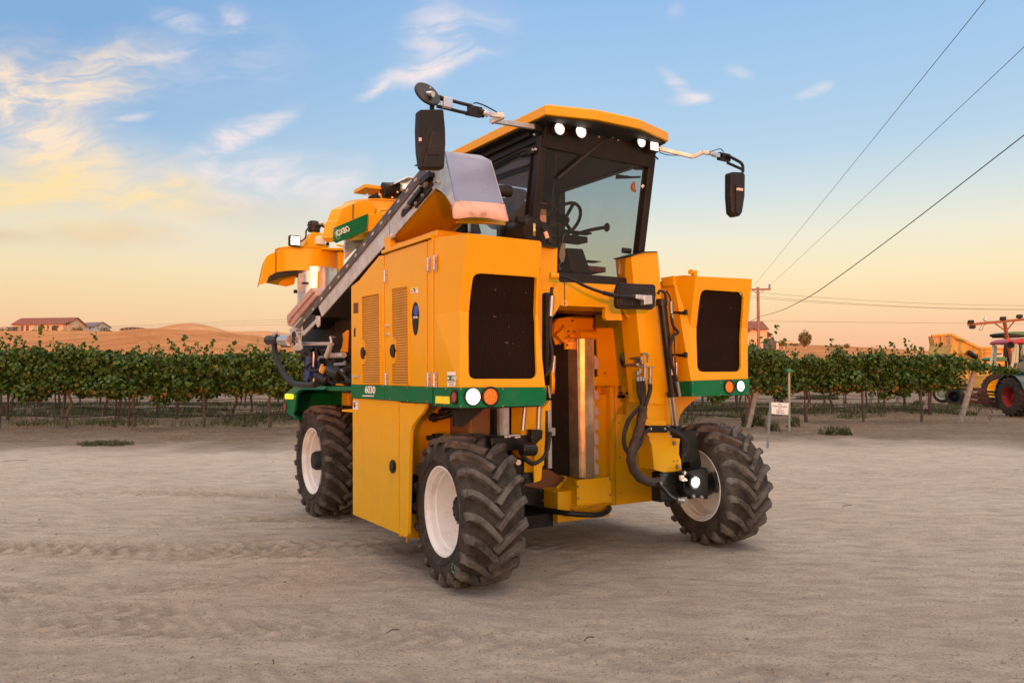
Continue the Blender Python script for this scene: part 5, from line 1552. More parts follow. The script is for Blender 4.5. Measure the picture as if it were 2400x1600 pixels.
# inner side of the pod
slab([Lb2, Lk2, Lt2, q(8, 285, 58, X=2.245), q(8, 225, 63, X=2.24), q(8, 225, 632, X=2.24)], (.02, 0, 0), 'inner_panel', ORANGE, HV, .002)
slab([q(8, x, y, X=2.22) for x, y in ((157, 72), (228, 60), (228, 112), (168, 118))], (.05, 0, 0), 'pod_flange', ORANGE, HV, .003)
slab([q(8, x, y, X=2.25) for x, y in ((157, 90), (228, 90), (262, 625), (190, 630))], (.02, 0, 0), 'inner_panel', ORANGE, HV, .002)
b = MB()
for y in (258, 487):
    b.cyl(q(8, 222, y, X=2.2), q(8, 285, y, X=2.2), .010, n=8); b.bar(q(8, 292, y - 14, X=2.2), q(8, 294, y + 14, X=2.2), .03, .02, (0, 1, 0)); b.bar(q(8, 258, y + 7, X=2.215), q(8, 290, y + 7, X=2.215), .01, .012)
b.each('door_latch', BLACK, HV)
PB2 = (PL2[0] - YV * .012, PL2[1])
f2_ = [p - YV * .012 for p in F8(PL2, (320, 628), (632, 617), (633, 702), (322, 711))]
MB().poly(f2_, (0, .03, 0)).build('green_band', GREENP, HV, .002)
slab([q(8, 321, 628, X=2.232), q(8, 321, 711, X=2.232), q(8, 262, 713, X=2.232), q(8, 245, 628, X=2.232)], (.02, 0, 0), 'green_band', GREENP, HV, .002)
MB().box((2.25, -.12, 1.452), (2.95, 1.85, 1.468)).build('pod_floor', BLACK, HV)
round_lamp(q(8, 584, 656, P=PB2), (0, -1, 0), .052, LAMPW, .006)
round_lamp(q(8, 525, 660, P=PB2), (0, -1, 0), .054, AMBER, .014, name='turn_signal')
b = MB()
for x, y in ((330, 640), (330, 700), (480, 636), (480, 700), (622, 628), (622, 694)): bolt_add(b, q(8, x, y, P=PB2), (0, -1, 0), .008, .005)
b.build('band_bolts', BOLT, HV)
slab([q(8, x, y, Y=.25) for x, y in ((240, 712), (368, 712), (330, 740), (290, 775), (265, 810), (255, 850), (235, 850))], (0, .04, 0), 'gusset', ORANGE)
b = MB(); b.lathe(q(8, 340, 62, Y=-.1), (0, 0, 1), [(0, 0), (0, .028), (.05, .03), (.05, 0)], 12); b.cyl(q(8, 342, 46, Y=-.1), q(8, 318, 40, Y=-.12), .02, .026, 12); b.build('antenna_stub', ORANGE, HV)

# ---- tunnel: beam, walls, shaker parts ---------------------------------------
YBm = .12
bm = [q(7, x, y, Y=YBm) for x, y in ((190, 106), (560, 124), (760, 150), (760, 275), (560, 266), (190, 250))]
beam = MB().poly(bm, (0, .45, 0)).build('cross_beam', ORANGE, HV, .006)
b = MB(); b.poly([q(7, x, y, Y=YBm - .004) for x, y in ((216, 108), (220, 108), (220, 252), (216, 252))], (0, .004, 0)); b.build('weld_seam', SEAM, beam)
slab([q(7, x, y, Y=YBm - .03) for x, y in ((148, 78), (176, 78), (190, 106), (190, 250), (145, 325), (130, 150), (140, 112))], (0, .12, 0), 'corner_gusset', ORANGE)
slab([q(7, x, y, Y=YBm + .03) for x, y in ((560, 262), (800, 262), (800, 380), (725, 360), (665, 375), (600, 320))], (0, .2, 0), 'corner_gusset', ORANGE)
b = MB(); b.poly([q(7, x, y, Y=YBm - .01) for x, y in ((470, 262), (560, 262), (575, 340), (480, 342), (465, 325))], (0, .05, 0)); b.build('beam_bracket', ORANGE, HV, .005)
# white sparkle decals of paint wear on the beam
b = MB()
for i in range(9):
    a = i * .7; b.cyl(q(7, 222 + 14 * math.cos(a), 238 + 14 * math.sin(a), Y=YBm - .003), q(7, 222 + 14 * math.cos(a), 238 + 14 * math.sin(a), Y=YBm), .004, n=6)
b.build('paint_chips', WHITEP, beam)
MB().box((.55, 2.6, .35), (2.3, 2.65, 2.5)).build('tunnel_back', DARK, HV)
MB().box((.5, .55, 2.25), (2.2, 2.6, 2.42)).build('tunnel_roof', BLACK, HV)
# right inner housing
YR = .85
def R7(*a, Y=YR): return [q(7, x, y, Y=Y) for x, y in a]
slab(R7((415, 300), (640, 285), (665, 378), (690, 560), (690, 690), (470, 684), (425, 690)), (0, .03, 0), 'inner_upper_panel', ORANGE)
slab(R7((405, 686), (665, 682), (668, 742), (405, 742), Y=YR - .03), (0, .08, 0), 'ledge', ORANGE)
b = MB()
for x, y in ((464, 665), (476, 376)): bolt_add(b, q(7, x, y, Y=YR - .003), (0, -1, 0), .012, .01)
b.build('bolts', BOLT, HV)
slab(R7((405, 742), (500, 742), (500, 1310), (405, 1310), Y=YR + .14), (0, .03, 0), 'recess_panel', ORANGE)
for (x0, x1) in ((418, 428), (452, 470), (480, 498)):
    slab(R7((x0, 745), (x1, 745), (x1, 1305), (x0, 1305), Y=YR + .10), (0, .05, 0), 'recess_rib', ORANGE, HV, .01)
slab(R7((498, 745), (526, 745), (530, 1470), (502, 1468), Y=YR - .02), (0, .3, 0), 'corner_post', ORANGE, HV, .012)
b = MB().poly(R7((528, 742), (542, 742), (542, 915), (596, 915), (598, 800), (700, 820), (830, 830), (830, 1440), (700, 1452), (532, 1472)), (0, .04, 0)); wall = b.build('lower_wall', YELLOW, HV, .004)
slab(R7((540, 740), (700, 740), (700, 920), (540, 920), Y=YR + .12), (0, .02, 0), 'dark_recess', DARK, HV, 0)
b = MB()
for x, y in ((556, 1178), (562, 1395), (550, 965)): bolt_add(b, q(7, x, y, Y=YR - .002), (0, -1, 0), .010, .008)
b.build('bolts', BOLT, wall)
tw_ = [(612 + 38 * math.cos(t), 765 + 38 * math.sin(t)) for t in [i * math.pi / 12 for i in range(13)]]
slab(R7((574, 742), (650, 742), *[(612 + 40 * math.cos(t), 764 + 40 * math.sin(t)) for t in [i * math.pi / 10 for i in range(11)]], Y=YR - .06), (0, .02, 0), 'tow_eye', ORANGE)
slab(R7((603, 765), (622, 765), (622, 784), (603, 784), Y=YR - .065), (0, .006, 0), 'eye_hole', DARK, HV, .003)
slab(R7((560, 560), (575, 540), (610, 534), (668, 534), (668, 645), (600, 648), (572, 625), (560, 595), Y=YR - .01), (0, .012, 0), 'hose_opening', DARK, HV, .01)
b = MB(); b.lathe(q(7, 590, 566, Y=YR - .04), (-.4, -1, 0), [(0, .0), (.02, .06), (.03, .05), (.03, 0)], 18); b.build('filter_cap', mat('dull_green', (.10, .16, .05), .5), HV)
b = MB()
for x, y in ((622, 548), (622, 600)): b.box(q(7, x, y, Y=YR - .03), q(7, x + 14, y + 30, Y=YR - .02))
b.build('opening_bracket', ORANGE, HV)
b = MB(); b.box((1.95, .9, .32), (2.9, 2.0, 1.45)); b.box((2.2, .9, 1.4), (2.75, 2.0, 2.5)); b.build('right_shell', ORANGE, HV, .01)
# shaker head and curtain
YC = .95
slab([q(7, x, y, Y=.98) for x, y in ((150, 440), (160, 360), (182, 330), (265, 315), (290, 345), (290, 450), (165, 492))], (0, .1, 0), 'shaker_cover', ORANGE)
slab([q(7, x, y, Y=1.02) for x, y in ((265, 312), (380, 314), (410, 325), (412, 450), (290, 450), (285, 350))], (0, .1, 0), 'shaker_cover', ORANGE)
slab([q(7, x, y, Y=.90) for x, y in ((170, 428), (218, 385), (218, 480), (170, 432))], (0, .08, 0), 'shaker_wedge', ORANGE)
b = MB(); b.box(q(7, 220, 425, Y=.94), q(7, 275, 447, Y=.97)); b.box(q(7, 222, 470, Y=.93), q(7, 268, 520, Y=.96)); b.box(q(7, 215, 450, Y=.92), q(7, 290, 458, Y=.96)); b.each('shaker_clamp', ORANGE, HV, .006)
b = MB()
for x, y in ((243, 436), (233, 493), (240, 406), (206, 375), (265, 340), (188, 487), (275, 408), (278, 492)): bolt_add(b, q(7, x, y, Y=.915), (0, -1, 0), .012, .01)
b.build('bolts', BOLT, HV)
slab([q(7, x, y, Y=1.0) for x, y in ((128, 440), (300, 450), (310, 1310), (250, 1300), (125, 1245), (118, 900))], (0, .02, 0), 'rubber_curtain', CURTAIN, HV, 0)
box_ = MB(); box_.poly([q(7, x, y, Y=.80) for x, y in ((340, 450), (388, 452), (403, 1305), (345, 1308))], (0, .2, 0)); box_.poly([q(7, x, y, Y=.84) for x, y in ((296, 452), (342, 450), (347, 1308), (308, 1306))], (0, .16, 0))
o = box_.build('steel_column', COLM, HV, .004)
slab([q(7, x, y, Y=.83) for x, y in ((388, 452), (398, 460), (412, 1300), (402, 1305))], (0, .1, 0), 'column_edge', STEEL, HV, .002)
b = MB()
for (y0, y1) in ((560, 640), (770, 825), (870, 920), (945, 1008), (1035, 1100), (1120, 1193), (1213, 1287)):
    b.poly([q(7, x, y, Y=.80) for x, y in ((400, y0 - 10), (425, y0 + 12), (429, y1), (402, y1))], (0, .012, 0))
b.each('catcher_scales', mat('pale_polymer', (.50, .40, .34), .5, dirt=(.25, .15, .08)), HV, .003)
b = MB(); b.lathe(q(7, 370, 432, Y=.9), (1, 0, 0), [(-.14, 0), (-.14, .05), (.14, .05), (.14, 0)], 20); b.build('shaker_bearing', ORANGE, HV)
MB().bar(q(7, 120, 830, Y=.75), q(7, 124, 1245, Y=.75), .04, .03).build('curtain_rail', STEEL, HV)
# nose piece, disc and skid
def N12(*a, Y=.62): return [q(12, x, y, Y=Y) for x, y in a]
slab(N12((1015, 905), (1045, 885), (1300, 865), (1575, 835), (1588, 1250), (1300, 1285), (1015, 1312)), (0, .03, 0), 'nose_plate', YELLOW)
slab([q(12, 840, 830, Y=1.0), q(12, 1060, 880, Y=.66), q(12, 1015, 1000, Y=.63), q(12, 1015, 1312, Y=.63), q(12, 960, 1385, Y=.66), q(12, 650, 1320, Y=.95), q(12, 655, 1080, Y=.98)], (0, .03, 0), 'nose_cheek', YELLOW)
slab([q(12, 598, 1090, Y=.9), q(12, 840, 835, Y=.92), q(12, 852, 870, Y=.92), q(12, 655, 1110, Y=.9), q(12, 655, 1325, Y=.9), q(12, 580, 1325, Y=.9), q(12, 605, 1200, Y=.9)], (0, .02, 0), 'nose_flange', YELLOW)
slab([q(12, 960, 1385, Y=.66), q(12, 1015, 1312, Y=.63), q(12, 1588, 1252, Y=.63), q(12, 1400, 1410, Y=.72), q(12, 1000, 1425, Y=.72)], (0, .03, 0), 'nose_underside', YELLOW)
MB().box((1.35, .72, .26), (1.98, 1.1, .55)).build('nose_core', ORANGE, HV, .01)
slab([q(12, 700, 800, Y=1.02), q(12, 1060, 860, Y=.98), q(12, 1060, 880, Y=.98), q(12, 840, 850, Y=1.0)], (0, .05, 0), 'nose_top', YELLOW)
b = MB()
for x, y in ((1030, 995), (1035, 1190), (1565, 870), (1568, 1132)): bolt_add(b, q(12, x, y, Y=.617), (0, -1, 0), .012, .010)
for x, y in ((800, 865), (776, 908), (652, 1062), (620, 1245)): bolt_add(b, q(12, x, y, Y=.89), (0, -1, 0), .011, .010)
b.build('bolts', BOLT, HV)
RUSTO = mat('dull_red_disc', (.20, .07, .025), .6, dirt=(.1, .05, .03))
b = MB(); cN = q(12, 500, 1010, Y=1.0); b.poly([q(12, x, y, Y=1.0) for x, y in ((130, 990), (160, 930), (420, 880), (425, 725), (470, 706), (530, 706), (600, 735), (680, 790), (720, 830), (800, 850), (600, 1060), (400, 1035))], (0, .06, 0)); b.build('deflector', RUSTO, HV, .01)
MB().poly([q(12, x, y, Y=.95) for x, y in ((60, 990), (400, 1030), (610, 1070), (585, 1330), (400, 1340), (100, 1290))], (0, .3, 0)).build('conveyor_pan', BLACK, HV, .01)
b = MB()
for x, y in ((400, 1065), (520, 1095), (98, 1050), (440, 1228), (492, 1222)): bolt_add(b, q(12, x, y, Y=.948), (0, -1, 0), .008, .008)
b.build('bolts', CHROME, HV)
b = MB(); b.tube([q(12, 60, 1290, Y=1.2), q(12, 400, 1370, Y=.9), q(12, 700, 1420, Y=.7), q(12, 880, 1445, Y=.58), q(12, 1150, 1465, Y=.52), q(12, 1380, 1462, Y=.52), q(12, 1500, 1420, Y=.56), q(12, 1555, 1370, Y=.64), q(12, 1540, 1335, Y=.8)], .026, 12, 5)
b.build('skid_bar', BLACK, HV)
MB().poly([q(12, x, y, Y=.66) for x, y in ((830, 1480), (1010, 1500), (980, 1512), (880, 1505))], (0, .1, 0)).build('skid_foot', YELLOW, HV, .003)
# filler between columns left side of tunnel
MB().box((.56, .72, .45), (.72, 2.5, 2.3)).build('left_inner_wall', BLACK, HV, .01)
MB().box((.60, .80, .22), (1.35, 2.6, .34)).build('tunnel_floor', BLACK, HV)

# ---- hose bundle on the right leg ---------------------------------------------
hb = MB()
def h7(pts, r_, y=-.05, sub=5, b_=None, sp=0.0):
    (b_ or hb).tube([q(7, x, yy, Y=y + sp * i) for i, (x, yy) in enumerate(pts)], r_, 9, sub)
h7([(668, 715), (672, 780), (690, 840), (695, 880)], .017); h7([(682, 712), (690, 780), (692, 840), (690, 890)], .017); h7([(700, 712), (706, 770), (700, 830), (690, 880)], .017)
h7([(740, 730), (740, 770), (722, 830), (700, 890)], .020)
h7([(695, 850), (640, 905), (600, 960), (578, 1040), (580, 1110), (600, 1150), (625, 1168)], .012); h7([(690, 860), (645, 915), (610, 970), (588, 1045), (592, 1110), (615, 1155)], .011)
h7([(740, 1003), (712, 1020), (695, 1060), (670, 1120), (645, 1165)], .012, -.09); h7([(742, 1012), (705, 1040), (692, 1085), (660, 1140)], .010, -.09)
h7([(845, 1000), (880, 1010), (930, 1040), (962, 1080), (968, 1120), (955, 1155), (935, 1160)], .014, -.12); h7([(850, 1008), (900, 1025), (945, 1065), (955, 1110), (945, 1145)], .012, -.12)
for i, y in enumerate((555, 572, 588, 604, 618)): h7([(590, y + 15), (612, y), (640, y - 6), (660, y)], .014, .5, 4)
hb.each('hydraulic_hose', HOSE, HV)
hb = MB()
hb.tube([q(7, x, y, Y=-.06) for x, y in ((695, 870), (690, 930), (672, 1010), (648, 1090), (628, 1150), (626, 1200), (645, 1260), (690, 1310), (750, 1330), (800, 1328))], .042, 12, 6, True, lambda t: 1.0 + .06 * math.sin(t * 60))
hb.build('hose_bundle', mat('wrapped_hose_sleeve', (.028, .018, .014), .7, bump=.8, bscale=60, dirt=(.12, .07, .04), dscale=9, damt=.5), HV)
hb = MB(); hb.tube([q(7, x, y, Y=-.14) for x, y in ((790, 1340), (830, 1380), (860, 1415), (905, 1440), (940, 1445))], .018, 9, 5); hb.each('hydraulic_hose', HOSE, HV)
f_ = MB()
for (x, y0, y1, r_) in ((664, 655, 680, .016), (678, 640, 668, .016), (692, 590, 612, .014), (708, 610, 690, .014), (742, 620, 690, .016), (664, 690, 716, .017), (682, 688, 714, .017), (700, 690, 714, .017), (740, 698, 732, .019)):
    f_.cyl(q(7, x, y0, Y=-.02), q(7, x + 1, y1, Y=-.03), r_, n=10)
for (x0, y0, x1, y1) in ((660, 560, 700, 548), (620, 575, 690, 572), (630, 595, 690, 590), (600, 615, 665, 612), (650, 628, 700, 622)):
    f_.cyl(q(7, x0, y0, Y=.2), q(7, x1, y1, Y=.0), .014, n=8)
f_.tube([q(7, x, y, Y=-.01) for x, y in ((690, 548), (715, 545), (728, 560), (730, 600))], .010, 8, 4)
f_.bar(q(7, 668, 622, Y=-.03), q(7, 765, 628, Y=-.03), .02, .008)
f_.cyl(q(7, 905, 1440, Y=-.15), q(7, 945, 1446, Y=-.16), .022, n=8); f_.box(q(7, 930, 1428, Y=-.17), q(7, 950, 1460, Y=-.13))
f_.each('hose_fitting', BOLT, HV)
# hub lamp on the right knuckle
hl = q(9, 1200, 1200, Y=-.16)
hlb = MB().lathe(hl + YV * .06, (-.1, -1, 0), [(0, 0), (0, .04), (.05, .06), (.065, .06), (.06, .05)], 20).build('work_lamp', PLASTIC, HV)
MB().lathe(hl, (-.1, -1, 0), [(.0, 0), (.002, .044)], 20).build('lens', LAMP, hlb)
ld = bpy.data.lights.new('lamp_light', 'POINT'); ld.energy = 2.2; ld.color = (1, .97, .88); ld.shadow_soft_size = .04
lo_ = bpy.data.objects.new('lamp_light', ld); COL.objects.link(lo_); lo_.location = hl + Vector((.06, -.10, .0)) - ORI; lo_.parent = hlb
b = MB(); b.box(q(9, 1020, 1118, Y=-.14), q(9, 1045, 1155, Y=-.12)); b.poly([q(9, x, y, Y=-.15) for x, y in ((1020, 1170), (1080, 1145), (1110, 1180), (1050, 1188))], (0, .02, 0)); b.build('tag_plate', PAPER, HV)
b = MB()
for x, y in ((1272, 1385), (1172, 1370), (768, 1215), (1060, 1080)): bolt_add(b, q(9, x, y, Y=-.13), (0, -1, 0), .02, .015)
b.build('bolts', BOLT, HV)

# ---- conveyor ------------------------------------------------------------------
def C1(*a, X=XS): return [q(1, x, y, X=X) for x, y in a]
cv = MB().poly(C1((470, 1480), (1600, 70), (1740, 85), (1740, 225), (1352, 670), (1265, 760), (682, 1420), (640, 1300)), (.012, 0, 0)).build('conveyor', STEEL, HV, .002)
# dark rubber strip along the upper edge
MB().poly([p - XV * .012 for p in C1((440, 1515), (1605, 62), (1665, 95), (1270, 580), (480, 1530))], (.010, 0, 0)).build('edge_strip', mat('strip_rubber', (.05, .042, .04), .5, dirt=(.16, .13, .12), dscale=5), cv, .003)
b = MB()
for i in range(14):
    t = (i + .5) / 14; p = q(1, 490 + (1590 - 490) * t, 1500 + (115 - 1500) * t, X=XS - .012); b.cyl(p, p - XV * .012, .013, n=8); b.bar(p - Vector((.006, .02, -.01)), p - Vector((.006, -.025, .012)), .008, .012)
b.build('strip_bolts', STEEL, cv)
# belt underside and far side
e0 = q(1, 682, 1420, X=XS); e1 = q(1, 1725, 235, X=XS)
dd_ = (e1 - e0)
CW = .50
em = e0.lerp(e1, .62)
for a_, c_, m_ in ((e0, em, DARK), (em, e1, ORANGE)): MB().poly([a_ + Vector((.015, 0, 0)), c_ + Vector((.015, 0, 0)), c_ + Vector((CW, 0, 0)), a_ + Vector((CW, 0, 0))], (0, 0, .015)).build('belt_cover', m_, cv)
u0 = q(1, 470, 1480, X=XS); u1 = q(1, 1600, 70, X=XS)
MB().poly([e0 + XV * CW, e1 + XV * CW, u1 + XV * CW, u0 + XV * CW], (.012, 0, 0)).build('far_side_plate', STEEL, cv)
MB().poly([u0 + Vector((.02, 0, -.06)), u1 + Vector((.02, 0, -.06)), u1 + Vector((CW, 0, -.06)), u0 + Vector((CW, 0, -.06))], (0, 0, .02)).build('belt', HOSE, cv)
# belly plate curved at the upper end
bp_ = []
for (x, y) in ((1350, 672), (1720, 258), (1790, 290), (1840, 350), (1868, 400), (1880, 455), (1890, 520)):
    bp_.append(q(1, x, y, X=XS + .02))
MB().loft([[p, p + XV * (CW - .03)] for p in bp_] , False, True, False).build('belly_plate', ORANGE, cv)
slab([p + XV * (CW - .04) for p in bp_] + [q(1, 1900, 560, X=XS + .4)], (.01, 0, 0), 'belly_end', ORANGE, cv, 0)
MB().poly([q(1, x, y, X=XS - .004) for x, y in ((1248, 712), (1290, 668), (1310, 690), (1310, 790), (1265, 830))], (.05, 0, 0)).build('conveyor_mount', ORANGE, cv, .003)
b = MB(); b.cyl(q(1, 1330, 680, X=XS - .01), q(1, 1330, 690, X=XS + CW), .02, n=10); b.cyl(q(1, 1320, 690, X=XS - .02), q(1, 1345, 672, X=XS - .02), .016, n=8); b.build('mount_pin', STEEL, cv)
b = MB(); b.cyl(q(1, 1300, 500, X=XS - .02), q(1, 1305, 670, X=XS - .02), .003, n=6); b.build('tie_wire', WIRE, cv)
# slot with the belt tensioner near the upper end
slot = MB().poly([p - XV * .003 for p in C1((1412, 480), (1420, 445), (1640, 165), (1700, 105), (1712, 215), (1540, 395), (1440, 500), (1418, 508))], (.006, 0, 0)).build('tensioner_slot', DARK, HV)
b = MB(); b.bar(q(1, 1480, 395, X=XS - .02), q(1, 1600, 240, X=XS - .02), .03, .04); b.bar(q(1, 1545, 415, X=XS - .01), q(1, 1690, 245, X=XS - .01), .02, .02); b.bar(q(1, 1600, 190, X=XS - .03), q(1, 1690, 110, X=XS - .03), .05, .05)
b.each('tensioner', BLACK, slot, .004)
b = MB(); b.lathe(q(1, 1645, 195, X=XS - .01), (-1, 0, 0), [(0, .036), (.02, .036), (.02, .02), (.03, .018), (.03, 0)], 20); b.cyl(q(1, 1450, 420, X=XS - .03), q(1, 1485, 395, X=XS - .03), .014, n=8)
for x, y in ((1532, 292), (1615, 305), (1552, 378), (1600, 218), (1735, 180), (1712, 88)): bolt_add(b, q(1, x, y, X=XS - .03), (-1, 0, 0), .014, .016)
b.build('tensioner_bearing', BOLT, slot)
# lower end: frame, motor, cover
def C10(*a, X=XS): return [q(10, x, y, X=X) for x, y in a]
lowe = MB().poly(C10((410, 235), (600, 30), (720, -30), (850, 0), (915, 0), (908, 165), (880, 195), (858, 115), (650, 330), (575, 330), (620, 545), (600, 575), (500, 580), (480, 520), (440, 470), (430, 330)), (.02, 0, 0)).build('conveyor_foot', STEEL, HV, .003)
MB().poly([p - XV * .004 for p in C10((642, 150), (750, 10), (775, -10), (855, -12), (850, 55), (665, 240), (648, 235))], (.006, 0, 0)).build('foot_opening', DARK, lowe)
MB().lathe(q(10, 490, 375, X=XS - .003), (-1, 0, 0), [(0, 0), (.002, .065), (.008, .08), (0, .085)], 24).build('foot_opening', DARK, lowe)
b = MB()
for x, y in ((545, 375), (595, 300), (555, 240), (540, 430), (480, 480), (590, 230)): bolt_add(b, q(10, x, y, X=XS - .005), (-1, 0, 0), .02, .02)
b.build('bolts', BOLT, lowe)
ec = C1((360, 1410), (575, 1160), (600, 1150), (622, 1180), (635, 1225), (395, 1510), (365, 1500), (358, 1440), X=XS - .01)
MB().poly(ec, (.40, 0, 0)).build('end_cover', BOOT, cv, .015)
ec2 = C1((360, 1415), (575, 1160), (590, 1152), (605, 1190), (395, 1430), (370, 1480), X=XS - .03)
MB().poly(ec2, (.02, 0, 0)).build('cover_lip', BOOT, cv, .006)
mo = MB(); mo.cyl(q(10, 65, 405, X=XS - .02), q(10, 245, 400, X=XS - .02), .062, n=18); mo.cyl(q(10, 240, 400, X=XS - .02), q(10, 300, 400, X=XS - .02), .045, n=18); mo.box(q(10, 270, 480, X=XS), q(10, 470, 520, X=XS + .1)); mo.box(q(10, 200, 470, X=XS - .03), q(10, 235, 345, X=XS + .03))
mo.build('hydraulic_motor', PLASTIC, cv, .006)
MB().cyl(q(10, 290, 410, X=XS - .02), q(10, 440, 415, X=XS - .02), .068, n=20).build('motor_mount', STEEL2, cv)
b = MB(); b.tube([q(10, x, y, X=XS - .03) for x, y in ((120, 340), (150, 300), (200, 280), (215, 330))], .016, 8, 3); b.cyl(q(10, 165, 335, X=XS - .05), q(10, 205, 270, X=XS - .05), .02); b.each('motor_fitting', STEEL, cv)
b = MB(); b.tube([q(10, x, y, X=XS - .04) for x, y in ((160, 460), (175, 580), (210, 720), (260, 850), (330, 980), (430, 1090), (530, 1140), (660, 1155), (850, 1150))], .034, 10, 6); b.build('hose_bundle', HOSE, cv)

# ---- hood at the upper conveyor end --------------------------------------------
XH = XS - .004
hs_ = [q(2, x, y, X=XH) for x, y in ((292, 935), (412, 870), (500, 1215), (478, 1285), (440, 1220), (400, 1165), (350, 1122), (322, 1108), (318, 1000))]
hood = MB().poly(hs_, (.012, 0, 0)).build('discharge_hood', STEEL, HV, .003)
ht = q(2, 405, 762, X=XH); 
A_ = q(2, 405, 762, X=XH); B_ = q(2, 415, 800, X=XH); C_ = q(2, 500, 1215, X=XH)
Y_top = A_.y
A2 = q(2, 735, 800, Y=A_.y + .02); B2 = q(2, 830, 850, Y=B_.y); C2 = q(2, 945, 1245, Y=C_.y)
w_ = B2.x - XH
nrm_ = Vector((0, .012, -.002))
MB().poly([B_, B2, C2, C_], (0, .012, 0)).build('hood_front', HOODM, hood, .002)
MB().poly([A_, A2, B2, B_], (0, .012, -.006)).build('hood_top_bevel', HOODM, hood, .002)
Ab = A_ + Vector((0, .55, .02)); MB().poly([A_, A2, A2 + Vector((0, .5, .02)), Ab], (0, 0, -.012)).build('hood_top', HOODM, hood, .002)
slab([B2, C2, C2 + Vector((0, .25, 0)), B2 + Vector((0, .5, 0))], (-.012, 0, 0), 'hood_side', STEEL, hood)
slab([q(2, x, y, X=XH) for x, y in ((405, 762), (412, 870), (292, 935), (200, 935), (300, 800))], (.012, 0, 0), 'hood_side', STEEL, hood)
# flap : curled sheet under the front edge
fl = []
top_ = [q(2, x, y, Y=C_.y - .006) for x, y in ((500, 1212), (620, 1222), (740, 1230), (860, 1240), (955, 1248))]
n_ = 9
rows = []
bot_px = [(475, 1385), (540, 1385), (620, 1368), (740, 1372), (860, 1385), (995, 1420)]
tp_px = [(468, 1265), (500, 1212), (620, 1220), (740, 1229), (860, 1238), (955, 1247)]
for r_i in range(7):
    t = r_i / 6; row = []
    for (a_, b_) in zip(tp_px, bot_px):
        x = a_[0] + (b_[0] - a_[0]) * t ** 1.1; y = a_[1] + (b_[1] - a_[1]) * t
        row.append(q(2, x, y, Y=C_.y - .008 - .03 * math.sin(t * 2.4) + (.05 if a_[0] < 490 else 0)))
    rows.append(row)
vs = [p for r_ in rows for p in r_]; m6 = len(rows[0])
ob = MB().add(vs, [(i * m6 + j, i * m6 + j + 1, (i + 1) * m6 + j + 1, (i + 1) * m6 + j) for i in range(6) for j in range(m6 - 1)], True).build('rubber_flap', FLAP, hood)
sm_ = ob.modifiers.new('sub', 'SUBSURF'); sm_.levels = 2; sm_.render_levels = 2
so_ = ob.modifiers.new('sol', 'SOLIDIFY'); so_.thickness = .006
b = MB()
for x, y in ((512, 1226), (618, 1234), (738, 1243), (858, 1252), (946, 1256)): bolt_add(b, q(2, x, y, Y=C_.y - .012), (0, -1, 0), .007, .006)
for x, y in ((320, 1045), (300, 950), (338, 1040)): bolt_add(b, q(2, x, y, X=XH), (-1, 0, 0), .012, .016)
b.cyl(q(2, 300, 1045, X=XH - .02), q(2, 345, 1048, X=XH - .02), .008); b.build('bolts', STEEL, hood)

# ---- fans and rear machinery ------------------------------------------------------
def fan(c, r, h, z1, zoomtab, name='fan_housing', label=None):
    pass
cF = W(upx(722, 9.5), 9.5, 0); rF = .395
ztop = q(1, 560, 795, Y=cF.y - rF * .8).z; zbot = q(1, 560, 1000, Y=cF.y - rF * .8).z
fan1 = MB()
fan1.lathe((cF.x, cF.y, zbot), (0, 0, 1), [(0, rF * .97), (0, rF), (ztop - zbot, rF), (ztop - zbot + .012, rF + .015), (ztop - zbot + .02, rF + .015), (ztop - zbot + .02, 0)], 44)
fo = fan1.build('fan_housing', YELLOW, HV)
oy = cF.y - .14
MB().poly([q(1, x, y, Y=oy) for x, y in ((330, 797), (262, 822), (205, 846), (176, 866), (160, 900), (148, 945), (108, 1128), (172, 1106), (200, 1046), (262, 1012), (330, 1000))], (0, .02, 0)).build('outlet_duct', YELLOW, fo, .003)
tp_ = [q(1, x, y, Y=oy) for x, y in ((360, 790), (262, 822), (205, 846), (176, 866), (160, 900), (148, 945), (108, 1128))]
MB().loft([[p, p + YV * .34 + XV * .06] for p in tp_], False, False).build('outlet_duct', YELLOW, fo)
MB().poly([q(1, x, y, Y=oy + .34) for x, y in ((190, 1040), (172, 1108), (362, 1142), (430, 1122), (445, 1050), (475, 1005), (300, 960))], (0, .02, 0)).build('outlet_duct', YELLOW, fo, .003)
MB().add([q(1, 330, 1000, Y=oy + .02), q(1, 262, 1014, Y=oy + .02), q(1, 202, 1048, Y=oy + .02), q(1, 176, 1100, Y=oy + .3), q(1, 300, 1085, Y=oy + .5), q(1, 445, 1050, Y=oy + .45), q(1, 480, 1005, Y=oy + .2)], [(0, 1, 2, 3, 4, 5, 6)]).build('outlet_lining', mat('dark_duct_lining', (.10, .07, .045), .7), fo)
MB().poly([q(1, x, y, Y=oy - .012) for x, y in ((259, 822), (265, 820), (263, 1012), (257, 1016))], (0, .01, 0)).build('duct_seam', SEAM, fo)
b = MB(); b.poly([q(1, x, y, Y=cF.y - .2) for x, y in ((500, 780), (530, 740), (560, 690), (600, 642), (690, 650), (695, 745), (760, 780))], (0, .3, 0)); b.build('motor_stand', YELLOW, fo, .006)
b = MB(); b.poly([q(1, x, y, Y=cF.y - .47) for x, y in ((690, 786), (965, 790), (970, 812), (760, 806), (690, 800))], (0, .2, 0)); b.build('support_arm', YELLOW, fo, .003)
b = MB(); b.poly([q(1, x, y, Y=3.9) for x, y in ((825, 755), (905, 757), (910, 786), (890, 776), (840, 765))], (0, .06, 0)); b.poly([q(1, x, y, Y=3.85) for x, y in ((900, 758), (980, 758), (978, 786), (900, 790))], (0, .05, 0)); b.each('beacon_bar', mat('bright_yellow', (.8, .55, .03), .4), fo, .003)
